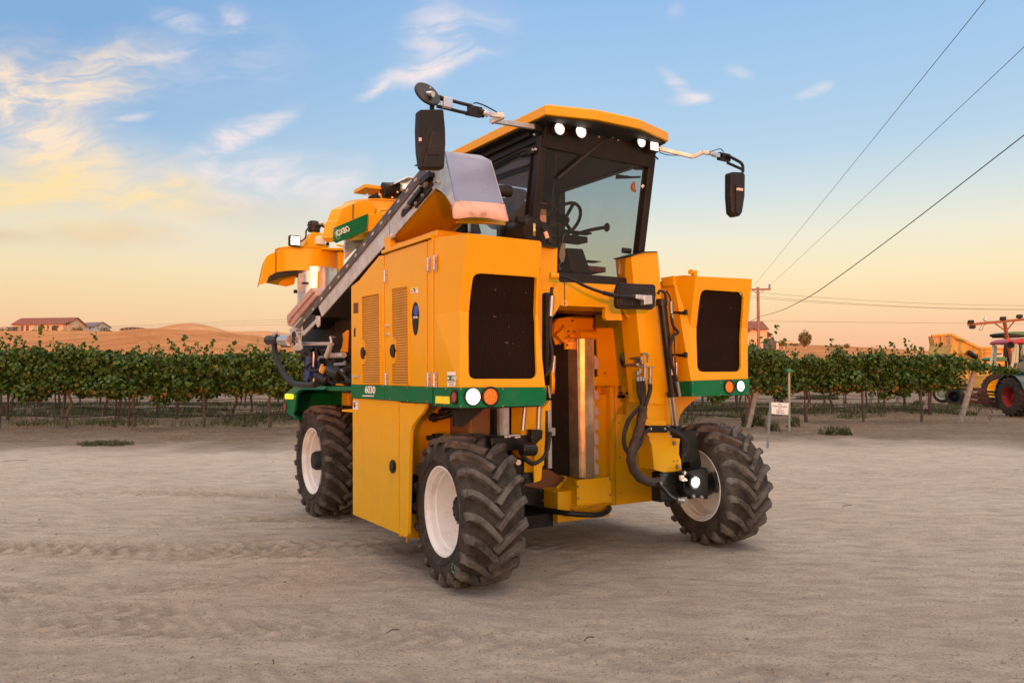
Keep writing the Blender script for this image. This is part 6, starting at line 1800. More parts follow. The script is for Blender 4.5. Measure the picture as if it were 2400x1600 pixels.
b = MB(); b.cyl(q(1, 610, 640, Y=cF.y), q(1, 612, 570, Y=cF.y), .075, n=16); b.cyl(q(1, 612, 590, Y=cF.y), q(1, 616, 545, Y=cF.y), .09, .06, 12); b.box(q(1, 575, 600, Y=cF.y - .05), q(1, 650, 560, Y=cF.y + .05)); b.each('fan_motor', PLASTIC, fo, .004)
b = MB()
for k_, (x, y) in enumerate(((720, 600), (735, 610), (750, 605))):
    b.tube([q(1, 640, 575 + 6 * k_, Y=cF.y), q(1, 690, 570 + 8 * k_, Y=cF.y), q(1, x, y + 20, Y=cF.y), q(1, x + 12, 690, Y=cF.y), q(1, 742 - 10 * k_, 768, Y=cF.y)], .016, 7, 5)
b.tube([q(1, 575, 590, Y=cF.y - .1), q(1, 540, 630, Y=cF.y - .15), q(1, 535, 690, Y=cF.y - .2), q(1, 500, 722, Y=cF.y - .4), q(1, 480, 728, Y=cF.y - .5)], .010, 7, 5)
b.each('motor_hose', HOSE, fo)
b = MB(); b.cyl(q(1, 650, 565, Y=cF.y - .05), q(1, 690, 558, Y=cF.y - .05), .02); b.cyl(q(1, 690, 570, Y=cF.y), q(1, 725, 590, Y=cF.y), .022); b.each('motor_fitting', STEEL, fo)
MB().lathe(q(1, 666, 758, Y=cF.y - .35), (0, 0, 1), [(0, 0), (0, .062), (.07, .06), (.10, .045), (.115, 0)], 18).build('beacon', mat('cream_beacon', (.62, .52, .42), .5), fo)
# work lamp on the fan
wl = q(1, 440, 726, Y=cF.y - .45)
wlo = MB().box(wl + Vector((-.070, 0, -.060)), wl + Vector((.070, .07, .072))).build('work_lamp', PLASTIC, HV, .02)
MB().box(wl + Vector((-.052, -.006, -.044)), wl + Vector((.052, .0, .054))).build('lens', LAMP, wlo, .004)
# stainless suction column
cK = W(upx(742, 9.35), 9.35, 0)
o = MB().lathe((cK.x, cK.y, zbot - .60), (0, 0, 1), [(0, .235), (.65, .235)], 28).build('suction_column', STEEL2, HV)
b = MB(); b.bar(q(1, 655, 1005, Y=cF.y - .42), q(1, 648, 1240, Y=cF.y - .42), .03, .03); b.bar(q(1, 680, 1005, Y=cF.y - .35), q(1, 680, 1200, Y=cF.y - .35), .02, .05); b.box(q(1, 740, 1010, Y=cF.y - .3), q(1, 775, 1100, Y=cF.y - .25)); b.build('column_bracket', ORANGE, o)
b = MB(); b.poly([q(1, x, y, Y=cF.y - .345) for x, y in ((470, 1025), (515, 1020), (510, 1185), (458, 1190))], (0, .01, 0)); b.build('column_hatch', STEEL, o, .003)
b = MB(); b.box(q(1, 430, 1170, Y=cF.y - .33), q(1, 452, 1205, Y=cF.y - .3)); b.bar(q(1, 500, 1110, Y=cF.y - .36), q(1, 560, 1112, Y=cF.y - .36), .03, .02); b.each('column_latch', BLACK, o)
# upper right fan
cG = W(upx(892, 8.7), 8.7, 0); rG_ = .42; zt2 = q(1, 1120, 352, Y=cG.y - .33).z; zb2 = q(1, 1000, 700, Y=cG.y - .3).z
fan2 = MB(); fan2.lathe((cG.x, cG.y, zb2), (0, 0, 1), [(0, rG_), (zt2 - zb2, rG_), (zt2 - zb2 + .01, rG_ + .015), (zt2 - zb2 + .02, rG_ + .015), (zt2 - zb2 + .02, 0)], 44); f2o = fan2.build('fan_housing', ORANGE, HV)
MB().poly([q(1, x, y, Y=cG.y - .42) for x, y in ((1110, 340), (1010, 360), (970, 382), (875, 425), (850, 480), (835, 530), (820, 540), (785, 690), (830, 730), (970, 700), (1130, 600), (1180, 420))], (-.08, .12, 0)).build('outlet_duct', ORANGE, f2o, .004)
MB().poly([q(1, x, y, Y=cG.y - .46) for x, y in ((968, 382), (974, 382), (970, 520), (966, 520))], (0, .01, 0)).build('duct_seam', SEAM, f2o)
gp = [q(1, x, y, Y=cG.y - .55) for x, y in ((803, 600), (1110, 470), (1105, 540), (1090, 612), (815, 705), (800, 690))]
gbx = MB().poly(gp, (0, .06, 0)).build('green_box', GREENP, HV, .004)
gp2 = [q(1, x, y, Y=cG.y - .56) for x, y in ((800, 698), (1068, 608), (1095, 612), (1085, 634), (830, 738), (803, 722))]
MB().poly(gp2, (0, .05, 0)).build('green_box_edge', GREENP, gbx, .003)
eX = (q(1, 1100, 478, Y=cG.y - .56) - q(1, 805, 602, Y=cG.y - .56)); 
ctr = q(1, 879, 633, Y=cG.y - .565)
text('OXBO', .078, frame(ctr, eX, (0, 0, 1)), mat('pale_letter', (.62, .72, .66), .5), gbx, 'lettering', .001, 0, .66, .002)
emb = MB(); ec_ = q(1, 819, 662, Y=cG.y - .562)
emf = frame(ec_, eX, (0, 0, 1)) @ Matrix.Diagonal((.48, .62, 1, 1))
for (x0, y0, x1, y1) in ((-.045, -.085, -.038, .085), (.038, -.085, .045, .085), (-.045, .078, .045, .085), (-.045, -.085, .045, -.078)):
    emb.poly([emf @ Vector(v_) for v_ in ((x0, y0, 0), (x1, y0, 0), (x1, y1, 0), (x0, y1, 0))], (0, -.002, 0))
emb.poly([emf @ Vector(v_) for v_ in ((-.028, -.02, 0), (-.01, .05, 0), (.01, .05, 0), (.028, .02, 0), (.012, -.01, 0), (.02, -.05, 0), (-.004, -.02, 0), (-.02, -.06, 0))], (0, -.002, 0))
emb.build('emblem', mat('emblem_green', (.30, .50, .38), .5), gbx)
b = MB(); b.poly([q(1, x, y, Y=cG.y - .50) for x, y in ((1120, 470), (1250, 480), (1230, 560), (1180, 620), (1110, 640), (1100, 560))], (0, .1, 0)); b.build('fan_bracket', YELLOW, f2o, .005)
b = MB(); b.tube([q(1, x, y, Y=cG.y - .6) for x, y in ((1215, 470), (1220, 445), (1240, 438), (1285, 440), (1292, 460))], .014, 7, 3); b.build('grab_handle', ORANGE, f2o)
tb = MB().box(q(1, 1080, 232, Y=cG.y - .1), q(1, 1232, 290, Y=cG.y + .25)).each('motor_bracket', ORANGE, f2o, .005)
b = MB(); b.poly([q(1, x, y, Y=cG.y - .1) for x, y in ((1232, 250), (1300, 290), (1400, 300), (1400, 400), (1320, 400), (1230, 390), (1230, 300))], (0, .3, 0)); b.each('motor_bracket', ORANGE, f2o, .005)
b = MB(); b.cyl(q(1, 1245, 255, Y=cG.y - .15), q(1, 1375, 260, Y=cG.y - .15), .085, n=18); b.cyl(q(1, 1150, 300, Y=cG.y - .2), q(1, 1180, 360, Y=cG.y - .2), .06, n=12); b.box(q(1, 1325, 200, Y=cG.y), q(1, 1440, 250, Y=cG.y + .1))
b.tube([q(1, x, y, Y=cG.y - .25) for x, y in ((1150, 370), (1200, 385), (1260, 380), (1330, 410))], .03, 8, 4); b.tube([q(1, x, y, Y=cG.y - .25) for x, y in ((1130, 350), (1170, 400), (1240, 400), (1320, 400))], .018, 8, 4)
b.tube([q(1, x, y, Y=cG.y - .25) for x, y in ((1160, 300), (1180, 345), (1160, 380))], .02, 8, 4); b.tube([q(1, x, y, Y=cG.y - .1) for x, y in ((1300, 220), (1340, 200), (1400, 215), (1440, 250), (1400, 300))], .02, 8, 4); b.each('fan_motor', PLASTIC, f2o)
b = MB(); b.poly([q(1, x, y, Y=2.6) for x, y in ((1340, 195), (1470, 130), (1540, 135), (1540, 150), (1480, 143), (1350, 205))], (0, .4, 0)); b.cyl(q(1, 1450, 210, Y=2.6), q(1, 1450, 260, Y=2.6), .06, n=14)
b.poly([q(1, x, y, Y=2.75) for x, y in ((1400, 190), (1480, 140), (1540, 145), (1560, 250), (1400, 260))], (0, .1, 0)); b.build('duct_cover', STEEL2, f2o, .004)
b = MB()
for x, y in ((1210, 380), (1180, 380), (1380, 270), (1330, 320), (1100, 295), (1212, 295)): b.cyl(q(1, x, y, Y=cG.y - .26), q(1, x, y + 12, Y=cG.y - .26), .014, n=8)
b.each('motor_fitting', STEEL, f2o)
MB().box((cG.x - .18, cG.y - .2, 2.5), (cG.x + .3, cG.y + .3, zb2)).build('suction_column', STEEL2, HV, .02)
slab([q(1, x, y, Y=2.85) for x, y in ((900, 705), (1010, 660), (1110, 640), (1040, 750), (890, 900))], (0, .04, 0), 'rear_plate', STEEL, HV)
slab([q(1, x, y, Y=3.75) for x, y in ((835, 820), (890, 830), (880, 960), (838, 990))], (0, .04, 0), 'rear_plate', YELLOW, HV)
b = MB(); b.poly([q(1, x, y, Y=2.8) for x, y in ((1050, 650), (1110, 640), (1130, 610), (1150, 560), (1100, 560), (1060, 620))], (0, .2, 0)); b.build('fan_bracket', YELLOW, HV)

# chassis rails, tanks and hoses behind the doors
MB().box((.15, 1.95, 1.62), (2.6, 4.55, 2.05)).build('chassis', BLACK, HV, .02)
MB().box((.6, 1.95, .5), (.75, 4.3, 1.7)).build('inner_wall', BLACK, HV, .02)
MB().box((2.0, 1.95, .5), (2.1, 4.3, 2.4)).build('inner_wall', BLACK, HV, .02)
MB().box((.2, 1.9, 2.0), (2.3, 3.1, 2.55)).build('hopper_frame', BLACK, HV, .02)
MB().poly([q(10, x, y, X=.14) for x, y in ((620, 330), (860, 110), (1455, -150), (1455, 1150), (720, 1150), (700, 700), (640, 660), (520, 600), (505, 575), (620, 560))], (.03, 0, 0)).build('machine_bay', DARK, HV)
def t10(b_, pts, r_, Y=None, X=None, n=8): b_.tube([q(10, x, y, X=X, Y=Y) for x, y in pts], r_, n, 4)
b = MB(); b.poly([q(10, x, y, X=.0) for x, y in ((690, 690), (710, 680), (760, 690), (765, 850), (740, 1000), (730, 1110), (660, 1085), (670, 900))], (.25, 0, 0)); b.build('blue_tank', BLUEP, HV, .03)
b = MB(); b.cyl(q(10, 620, 465, X=-.1), q(10, 1090, 465, X=-.1), .022, n=12); b.cyl(q(10, 1085, 660, X=-.05), q(10, 1330, 655, X=-.05), .03, n=12); b.cyl(q(10, 1120, 460, X=-.12), q(10, 1035, 680, X=-.12), .030, n=12); b.cyl(q(10, 1100, 350, X=-.12), q(10, 1125, 460, X=-.12), .014, n=8); b.each('lift_rod', STEEL, HV)
b = MB()
for pts_, r_, X_ in (([(820, 600), (822, 690), (815, 850)], .014, -.1), ([(900, 740), (930, 690), (990, 690)], .016, -.1), ([(1180, 810), (1340, 800), (1345, 770)], .018, -.1), ([(825, 1040), (822, 1110)], .015, -.1), ([(1290, 900), (1330, 940), (1340, 980)], .02, -.08), ([(1100, 350), (1180, 355)], .012, -.1)):
    b.tube([q(10, x, y, X=X_) for x, y in pts_], r_, 8, 3)
b.each('pipe_fitting', CHROME, HV)
b = MB(); rr = random.Random(11)
for i in range(26):
    x0 = rr.uniform(700, 1440); y0 = rr.uniform(560, 1120); X_ = rr.uniform(-.08, .15)
    b.tube([q(10, x0, y0, X=X_), q(10, x0 + rr.uniform(-60, 80), y0 + rr.uniform(-120, 60), X=X_), q(10, x0 + rr.uniform(-90, 120), y0 + rr.uniform(-60, 160), X=X_), q(10, x0 + rr.uniform(-150, 150), min(1150, y0 + rr.uniform(40, 250)), X=X_)], rr.uniform(.010, .024), 7, 5)
for k_ in range(5): b.tube([q(10, 1450, 830 + 10 * k_, X=-.1), q(10, 1380 - 12 * k_, 880 + 14 * k_, X=-.12), q(10, 1345 - 4 * k_, 980, X=-.12), q(10, 1390, 1060 + 8 * k_, X=-.12), q(10, 1450, 1080 + 6 * k_, X=-.1)], .014, 7, 5)
b.each('rear_hose', HOSE, HV)
b = MB(); b.box(q(10, 700, 620, X=.1), q(10, 1000, 760, X=.2)); b.box(q(10, 1020, 760, X=.05), q(10, 1250, 1000, X=.2)); b.cyl(q(10, 1140, 900, X=.0), q(10, 1300, 980, X=.0), .09, n=16); b.cyl(q(10, 900, 980, X=.0), q(10, 1080, 1100, X=.0), .07, n=14); b.box(q(10, 760, 1050, X=.0), q(10, 1440, 1150, X=.1)); b.build('hydraulic_pump', BLACK, HV, .015)
b = MB(); b.poly([q(10, x, y, X=-.08) for x, y in ((905, 905), (945, 800), (960, 810), (920, 950))], (.02, 0, 0)); b.build('label_tag', FLAP, HV)
b = MB(); b.poly([q(10, x, y, X=-.08) for x, y in ((930, 950), (965, 840), (1005, 845), (960, 965))], (.02, 0, 0)); b.poly([q(10, x, y, X=.0) for x, y in ((1170, 1130), (1290, 1130), (1300, 1162), (1180, 1160))], (.05, 0, 0)); b.build('valve_block', ORANGE, HV)
slab([q(10, x, y, X=.1) for x, y in ((1375, 235), (1300, 300), (1310, 420), (1290, 520), (1250, 600), (1355, 605))], (.03, 0, 0), 'yellow_bracket', YELLOW, HV)
# rear mudguard
XM = -.16
def M10(*a, X=XM): return [q(10, x, y, X=X) for x, y in a]
mg = MB()
o_t = M10((345, 1300), (500, 1176), (600, 1176), (1060, 1176), (1460, 1176)); i_t = M10((345, 1300), (530, 1311), (640, 1231), (1020, 1231), (1100, 1252), (1460, 1252))
mud = MB().poly(M10((345, 1300), (505, 1178), (1060, 1178), (1460, 1178), (1460, 1253), (1100, 1252), (1025, 1232), (640, 1232), (532, 1311), (500, 1568), (472, 1640), (545, 1740), (350, 1600)), (.03, 0, 0)).build('mudguard', GREENP, HV, .008)
tp = M10((345, 1300), (505, 1178), (1060, 1178), (1460, 1178)); w_in = .62
rows = [[p, p + XV * w_in] for p in tp]; MB().loft(rows, False, False, False).build('mudguard_top', GREENP, mud)
lp2 = M10((345, 1300), (350, 1600), (545, 1740)); MB().loft([[p, p + XV * w_in] for p in lp2], False, False, False).build('mudguard_back', GREENP, mud)
pale = M10((345, 1300), (505, 1178), (1060, 1178), (1025, 1232), (640, 1232), (532, 1311))
MB().poly([pale[0] - XV * .004, pale[1] - XV * .004, pale[2] - XV * .004, pale[3] - XV * .03, pale[4] - XV * .03, pale[5] - XV * .03], (.02, 0, 0)).build('mudguard_lip', GREENP, mud, .004)
slab([p for p in M10((540, 1300), (640, 1240), (1290, 1240), (1290, 1500), (540, 1600), X=.42)], (.02, 0, 0), 'mudguard_inner', GREENP, mud)
c0 = M10((335, 1302), (445, 1302), (440, 1388), (333, 1385), X=XM - .03); MB().poly(c0, (.05, 0, 0)).build('marker_lamp', AMBERLIT, mud, .012)
MB().lathe(q(10, 350, 1515, X=XM - .01), (-1, 0, 0), [(0, 0), (.012, .05), (.012, .0)], 16).build('marker_lamp', REDL, mud)
b = MB(); b.box(q(10, 1290, 1280, X=.3), q(10, 1460, 1500, X=.35)); b.build('axle_mount', ORANGE, HV, .01)
MB().cyl((.3, 3.735, .64), (2.5, 3.735, .64), .10, n=16).build('rear_axle', BLACK, HV)

# ---- cab ------------------------------------------------------------------------
ft = {}
TL = q(3, 240, 185, Y=-.08); TR = q(3, 1140, 450, Y=-.08)
xl, xr = TL.x, 1.80
zt, zb = 3.60, 2.46
yt, yb_ = -.08, .17
yr = 1.30
CabX0 = .62
PILL = MB()
FLt = Vector((CabX0, yt, zt)); FRt = Vector((xr, yt, zt)); FLb = Vector((CabX0 + .03, yb_, zb)); FRb = Vector((xr + .03, yb_, zb))
RLt = Vector((CabX0, yr, zt)); RRt = Vector((xr, yr, zt)); RLb = Vector((CabX0 + .03, yr, zb)); RRb = Vector((xr, yr, zb))
PILL.bar(FLt, FLb, .075, .075, (0, 1, 0)); PILL.bar(FRt, FRb, .075, .085, (0, 1, 0)); PILL.bar(RLt, RLb, .09, .09, (0, 1, 0)); PILL.bar(RRt, RRb, .09, .09, (0, 1, 0))
for a_, c_ in ((FLt, FRt), (FLt, RLt), (FRt, RRt), (RLt, RRt)): PILL.bar(a_, c_, .07, .09)
for a_, c_ in ((FLb, FRb), (FLb, RLb), (FRb, RRb), (RLb, RRb)): PILL.bar(a_ - ZV * .0, c_ - ZV * .0, .08, .14)
CABM = mat('cab_frame_black', (.009, .007, .006), .42, spec=.3, dirt=(.04, .027, .02), dscale=4, damt=.25)
cab = PILL.build('cab', CABM, HV, .008)
MB().box((CabX0 - .01, yb_ - .02, zb - .10), (xr + .02, yr, zb - .03)).build('cab_floor', CABM, cab, .01)
MB().box((CabX0 + .03, yt + .03, zt - .03), (xr - .03, yr, zt + .03)).build('cab_ceiling', DARK, cab)
# header over the windscreen, leaning visor
def q3(x, y, **k): return q(3, x, y, **k)
hd = [Vector((CabX0 - .02, yt - .03, 3.50)), Vector((xr + .01, yt - .03, 3.50)), Vector((xr + .01, yt - .10, 3.70)), Vector((CabX0 - .02, yt - .10, 3.70))]
MB().poly(hd, (0, .06, 0)).build('front_header', CABM, cab, .006)
GLASSR = glass('rear_cab_glass', (.80, .84, .84), .5, .0)
# windscreen with frame
nF = (FRt - FLt).cross(FLb - FLt).normalized()
ws = [FLt + Vector((.03, -.012, 0)), FRt + Vector((-.03, -.012, 0)), FRb + Vector((-.03, -.012, .05)), FLb + Vector((.03, -.012, .05))]
MB().add(ws, [(0, 1, 2, 3)]).build('windscreen', GLASS, cab)
MB().add([FLt + Vector((0, .05, -.03)), RLt + Vector((0, -.05, -.03)), RLb + Vector((0, -.05, .05)), FLb + Vector((0, .05, .05))], [(0, 1, 2, 3)]).build('side_window', GLASSL, cab)
MB().add([FRt + Vector((0, .05, -.03)), RRt + Vector((0, -.05, -.03)), RRb + Vector((0, -.05, .05)), FRb + Vector((0, .05, .05))], [(0, 1, 2, 3)]).build('side_window', GLASS, cab)
MB().add([RLt + Vector((.05, 0, -.03)), Vector((1.42, yr, zt - .03)), Vector((1.42, yr, 2.6)), RLb + Vector((.05, 0, .15))], [(0, 1, 2, 3)]).build('rear_window', GLASSR, cab)
MB().box((1.42, yr - .02, zb), (xr, yr + .02, zt)).build('rear_wall', CABM, cab, .01)
MB().box((CabX0 + .04, yr - .02, zb), (1.42, yr + .02, 2.62)).build('rear_wall', CABM, cab, .01)
# door frame lines on the left side
b = MB(); b.bar(Vector((CabX0 - .015, .02, 3.5)), Vector((CabX0 + .01, .24, 2.52)), .012, .05, (1, 0, 0)); b.tube([Vector((CabX0 - .04, y, z)) for y, z in ((.02, 3.50), (.12, 3.53), (.5, 3.52), (1.25, 3.50))], .018, 8, 3); b.tube([Vector((CabX0 - .04, y, z)) for y, z in ((.05, 3.38), (.5, 3.40), (1.25, 3.42))], .014, 8, 3)
b.build('door_frame', CABM, cab)
b = MB()
for z_ in (3.30, 2.72):
    c = q(2, 1215, 755, X=CabX0 - .04) if z_ > 3 else q(2, 1140, 1395, X=CabX0 - .02)
    b.cyl(c + Vector((0, .05, 0)), c + Vector((0, .16, 0)), .024, n=12); b.box(c - Vector((.02, .02, .03)), c + Vector((.02, .05, .03)))
b.build('door_hinge', PLASTIC, cab, .003)
b = MB()
for (x, y) in ((1215, 750), (1240, 745), (1228, 612), (1130, 1390), (1150, 1398)): bolt_add(b, q(2, x, y, X=CabX0 - .06), (-1, -.3, 0), .012, .012)
b.build('bolts', STEEL, cab)
# pale sheets imitating reflections in the rear glass, left round mirror housing
b = MB(); hx = q(13, 960, 570, Y=.02); b.lathe(hx - XV * .08, (1, -.25, 0), [(-.03, 0), (-.03, .045), (.12, .047), (.15, .042), (.16, 0)], 18); b.build('horn', CABM, HV)
# roof
RZ = .10
rp = [q3(275, 133, Y=-.33), q3(700, 160, Y=-.50), q3(1050, 222, Y=-.46), q3(1280, 318, Y=-.20)]
rz0 = [p.z for p in rp]
outl = [Vector((.50, .95, 0)), Vector((.50, 1.45, 0)), Vector((1.95, 1.45, 0)), Vector((1.98, -.05, 0))]
zB = 3.67; zT = 3.745
pl = q3(275, 133, Z=zB); pr2 = q3(1280, 318, Z=zB + .06)
front = [pl, q3(700, 160, Z=zB + .025), q3(1050, 222, Z=zB + .045), pr2]
front = [Vector((p.x, p.y, 0)) for p in front]
lft = q3(20, 232, Z=zB); rl = Vector((front[0].x - .03, 1.45, 0))
ring = front + [Vector((front[3].x + .12, .3, 0)), Vector((front[3].x + .12, 1.45, 0)), rl]
def tilt(p): return zB + .02 * (p.x - front[0].x) / 1.2
rb = MB()
cxr = sum((p for p in ring), Vector()) / len(ring)
r0 = [Vector((p.x, p.y, tilt(p))) for p in ring]; r1_ = [Vector((p.x, p.y, tilt(p) + .075)) for p in ring]
r2_ = [Vector((cxr.x + (p.x - cxr.x) * .93, cxr.y + (p.y - cxr.y) * .94, tilt(p) + .10)) for p in ring]
rb.loft([r0, r1_, r2_], True, False)
rb.build('roof', ORANGE, cab, .006)
MB().poly([Vector((p.x * .98 + .03, p.y + .03, tilt(p) - .012)) for p in ring], (0, 0, .008)).build('roof_liner', DARK, cab)
b = MB(); b.bar((.56, 0.0, 3.63), (.56, 1.4, 3.63), .03, .04); b.build('roof_gutter', CABM, cab)
# roof lamps
def rlamp(x, y, r_, lens, sq=False):
    p = q3(x, y, Y=-.26)
    bb = MB(); bb.lathe(p + YV * .09, (0, -1, 0), [(0, 0), (0, r_ * .6), (.06, r_ * 1.15), (.085, r_ * 1.15), (.08, r_)], 24); bb.bar(p + Vector((0, .085, r_)), p + Vector((0, .085, r_ + .05)), .04, .015)
    o_ = bb.build('work_lamp', PLASTIC, HV)
    MB().lathe(p + YV * .012, (0, -1, 0), [(0, 0), (.004, r_ * .72)], 24).build('lens', lens, o_)
    MB().lathe(p + YV * .012, (0, -1, 0), [(-.002, r_ * .7), (.006, r_)], 24).build('reflector', REFLM, o_)
rlamp(393, 250, .048, LAMP); rlamp(569, 272, .052, LAMP); rlamp(1062, 357, .046, LAMP)
p = q3(1162, 378, Y=-.24); o_ = MB().box(p + Vector((-.055, 0, -.065)), p + Vector((.055, .07, .065))).build('work_lamp', PLASTIC, HV, .012); MB().box(p + Vector((-.042, -.004, -.052)), p + Vector((.042, .0, .052))).build('lens', LAMPW, o_)
# wiper
yw_ = -.17
wp = MB(); wp.bar(q3(805, 300, Y=-.17), q3(395, 640, Y=-.05), .014, .02); wp.bar(q3(785, 320, Y=-.17), q3(375, 655, Y=-.05), .014, .02); wp.box(q3(700, 290, Y=-.16), q3(870, 350, Y=-.14)); wp.bar(q3(372, 340, Y=-.04), q3(325, 940, Y=.13), .012, .015)
wp.each('wiper', CABM, cab)
b = MB()
for x, y in ((708, 318), (865, 345), (868, 290), (822, 322), (712, 262)): bolt_add(b, q3(x, y, Y=-.18), (0, -1, 0), .009, .008)
b.build('bolts', STEEL, cab)
# interior
b = MB()
cw = q3(425, 1000, Y=.45); axw = Vector((-.15, .75, .65)).normalized()
u_ = axw.cross(ZV).normalized(); v_ = axw.cross(u_)
b.tube([cw + (u_ * math.cos(t) + v_ * math.sin(t)) * .185 for t in [i * math.pi / 12 for i in range(25)]], .016, 8, 1)
for a_ in (.5, 2.6, 4.7): b.bar(cw, cw + (u_ * math.cos(a_) + v_ * math.sin(a_)) * .18, .03, .015)
b.cyl(cw, cw - axw * -.35, .035, n=12); b.cyl(cw - axw * .02, cw + axw * .03, .05, n=14); b.build('steering_wheel', CABM, cab)
b = MB(); b.tube([q3(x, y, Y=.35) for x, y in ((500, 1120), (560, 1100), (650, 1075), (760, 1055))], .018, 9, 4); b.lathe(q3(775, 1055, Y=.35), (1, -.3, 0), [(-.02, .0), (-.02, .03), (.0, .045), (.02, .03), (.02, 0)], 14)
b.box(q3(440, 1085, Y=.4), q3(600, 1110, Y=.5)); b.box(q3(440, 1110, Y=.45), q3(540, 1200, Y=.6)); b.build('control_lever', CABM, cab, .005)
b = MB(); b.poly([q3(x, y, Y=.42) for x, y in ((450, 1222), (580, 1230), (640, 1400), (660, 1445), (500, 1450), (470, 1330))], (0, .25, 0)); b.build('console', PLASTIC, cab, .01)
b = MB(); b.box((.95, .85, 2.5), (1.40, 1.2, 2.85)); b.box((.97, 1.12, 2.85), (1.38, 1.24, 3.38)); b.box((1.05, 1.14, 3.38), (1.3, 1.22, 3.5)); b.each('seat', CABM, cab, .04)
b = MB(); b.box(q3(610, 1365, Y=.5), q3(660, 1440, Y=.7)); b.box(q3(620, 1320, Y=.5), q3(665, 1350, Y=.62)); b.build('lunch_box', mat('brown_box', (.12, .06, .035), .6), cab, .01)
b = MB(); b.poly([q3(x, y, Y=.2) for x, y in ((880, 1320), (975, 1325), (968, 1440), (866, 1436))], (0, .004, 0)); b.build('paper_sheet', PAPER, cab)
b = MB(); b.poly([q3(x, y, Y=.25) for x, y in ((412, 1185), (432, 1185), (435, 1280), (425, 1330), (405, 1345), (385, 1290), (392, 1240))], (0, .006, 0)); b.tube([q3(x, y, Y=.25) for x, y in ((412, 1190), (418, 1140), (440, 1100))], .002, 5, 3); b.tube([q3(x, y, Y=.25) for x, y in ((400, 1345), (385, 1370), (390, 1400), (405, 1380))], .002, 5, 3)
b.build('face_mask', mat('beige_cloth', (.35, .30, .22), .8), cab)
b = MB(); b.tube([q3(x, y, Y=-.0) for x, y in ((1000, 685), (988, 715), (992, 745), (1012, 765))], .015, 8, 4, True, lambda t: .5 + math.sin(t * 3.14)); b.build('orange_ornament', AMBER, cab)
b = MB(); b.box(q3(870, 622, Y=.02), q3(935, 660, Y=.06)); b.cyl(q3(850, 652, Y=.02), q3(1045, 645, Y=.02), .010); b.box(q3(935, 632, Y=.0), q3(1000, 652, Y=.03)); b.cyl(q3(1005, 567, Y=.0), q3(1058, 567, Y=.0), .024, n=12); b.cyl(q3(900, 1242, Y=.15), q3(970, 1250, Y=.12), .026, n=12); b.build('camera_bracket', CABM, cab, .003)
b = MB(); b.poly([q3(x, y, Y=-.06) for x, y in ((1068, 702), (1084, 716), (1068, 736), (1052, 718))], (0, .003, 0)); b.build('small_label', PAPER, cab)
b = MB(); b.box(q(2, 1280, 1235, Y=-.02), q(2, 1335, 1250, Y=.0)); b.box(q(2, 1262, 1290, Y=.05), q(2, 1315, 1420, Y=.08)); b.build('grab_rail', mat('tan_plastic', (.30, .17, .09), .5), cab)
b = MB(); b.tube([q(13, x, y, Y=1.1) for x, y in ((330, 1360), (345, 1150), (370, 1125), (520, 1130), (548, 1160), (545, 1190))], .012, 7, 4); b.build('rear_rail', STEEL, cab)
b = MB(); b.cyl(q(13, 160, 1380, Y=1.2), q(13, 155, 1090, Y=1.2), .015, n=8); b.build('rear_post', STEEL, cab)
MB().poly([q(13, x, y, Y=1.15) for x, y in ((0, 1370), (5, 1080), (150, 1090), (280, 1070), (300, 1370))], (0, .05, 0)).build('rear_partition', CABM, cab)
slab([q(13, x, y, Y=1.1) for x, y in ((350, 1180), (510, 1180), (570, 1380), (350, 1370))], (0, .04, 0), 'seat_base', mat('brown_seat', (.16, .09, .06), .7), cab)
PALEREFL = mat('pale_reflection', (.50, .56, .56), .6)  # pale colour stands in for reflected sky in the cab glass
b = MB(); b.poly([q(13, x, y, Y=1.27) for x, y in ((1085, 498), (1280, 522), (1272, 965), (1000, 945), (1000, 690), (1080, 690))], (0, .004, 0)); b.poly([q(13, x, y, Y=1.27) for x, y in ((645, 1085), (870, 1105), (855, 1305), (760, 1290), (650, 1200))], (0, .004, 0)); b.poly([q(13, x, y, Y=1.27) for x, y in ((500, 1080), (600, 1085), (595, 1195), (510, 1160))], (0, .004, 0)); b.each('window_reflection', PALEREFL, cab)
# air cleaner in front of the cab
c1_ = q(13, 1605, 1345, Y=.0); c0_ = q(13, 1150, 1370, Y=.28)
b = MB(); dA = (c1_ - c0_).normalized(); b.cyl(c0_, c1_ - dA * .1, .10, n=24); b.lathe(c1_ - dA * .12, dA, [(0, .09), (0, .125), (.10, .125), (.12, .115), (.12, 0)], 28); b.cyl(c0_ + dA * .1 + ZV * .05, c0_ + dA * .25 + ZV * .11, .05, n=14); b.cyl(c0_ - dA * .02, c0_ + dA * .02, .105, n=24)
ac = b.build('air_cleaner', PLASTIC, HV)
b = MB(); fa = dA.cross(ZV).normalized(); fb_ = fa.cross(dA)
for i in range(7):
    o2 = Vector() if i == 6 else (fa * math.cos(i * math.pi / 3 + .5) + fb_ * math.sin(i * math.pi / 3 + .5)) * .075
    b.cyl(c1_ + o2, c1_ + o2 + dA * .003, .026, n=14)
b.each('air_slots', DARK, ac)
b = MB()
for k_ in (.10, .22):
    p = c0_ + dA * k_ - ZV * .0 + Vector((-.03, -.1, -.0)); b.tube([p + Vector((0, 0, .05)), p + Vector((-.01, -.02, .0)), p + Vector((.0, 0, -.05))], .006, 6, 3); b.tube([p + Vector((.015, 0, .05)), p + Vector((.0, -.02, .0)), p + Vector((.015, 0, -.05))], .006, 6, 3)
b.each('clip', mat('brass_clip', (.6, .45, .2), .35, metal=.8), ac)
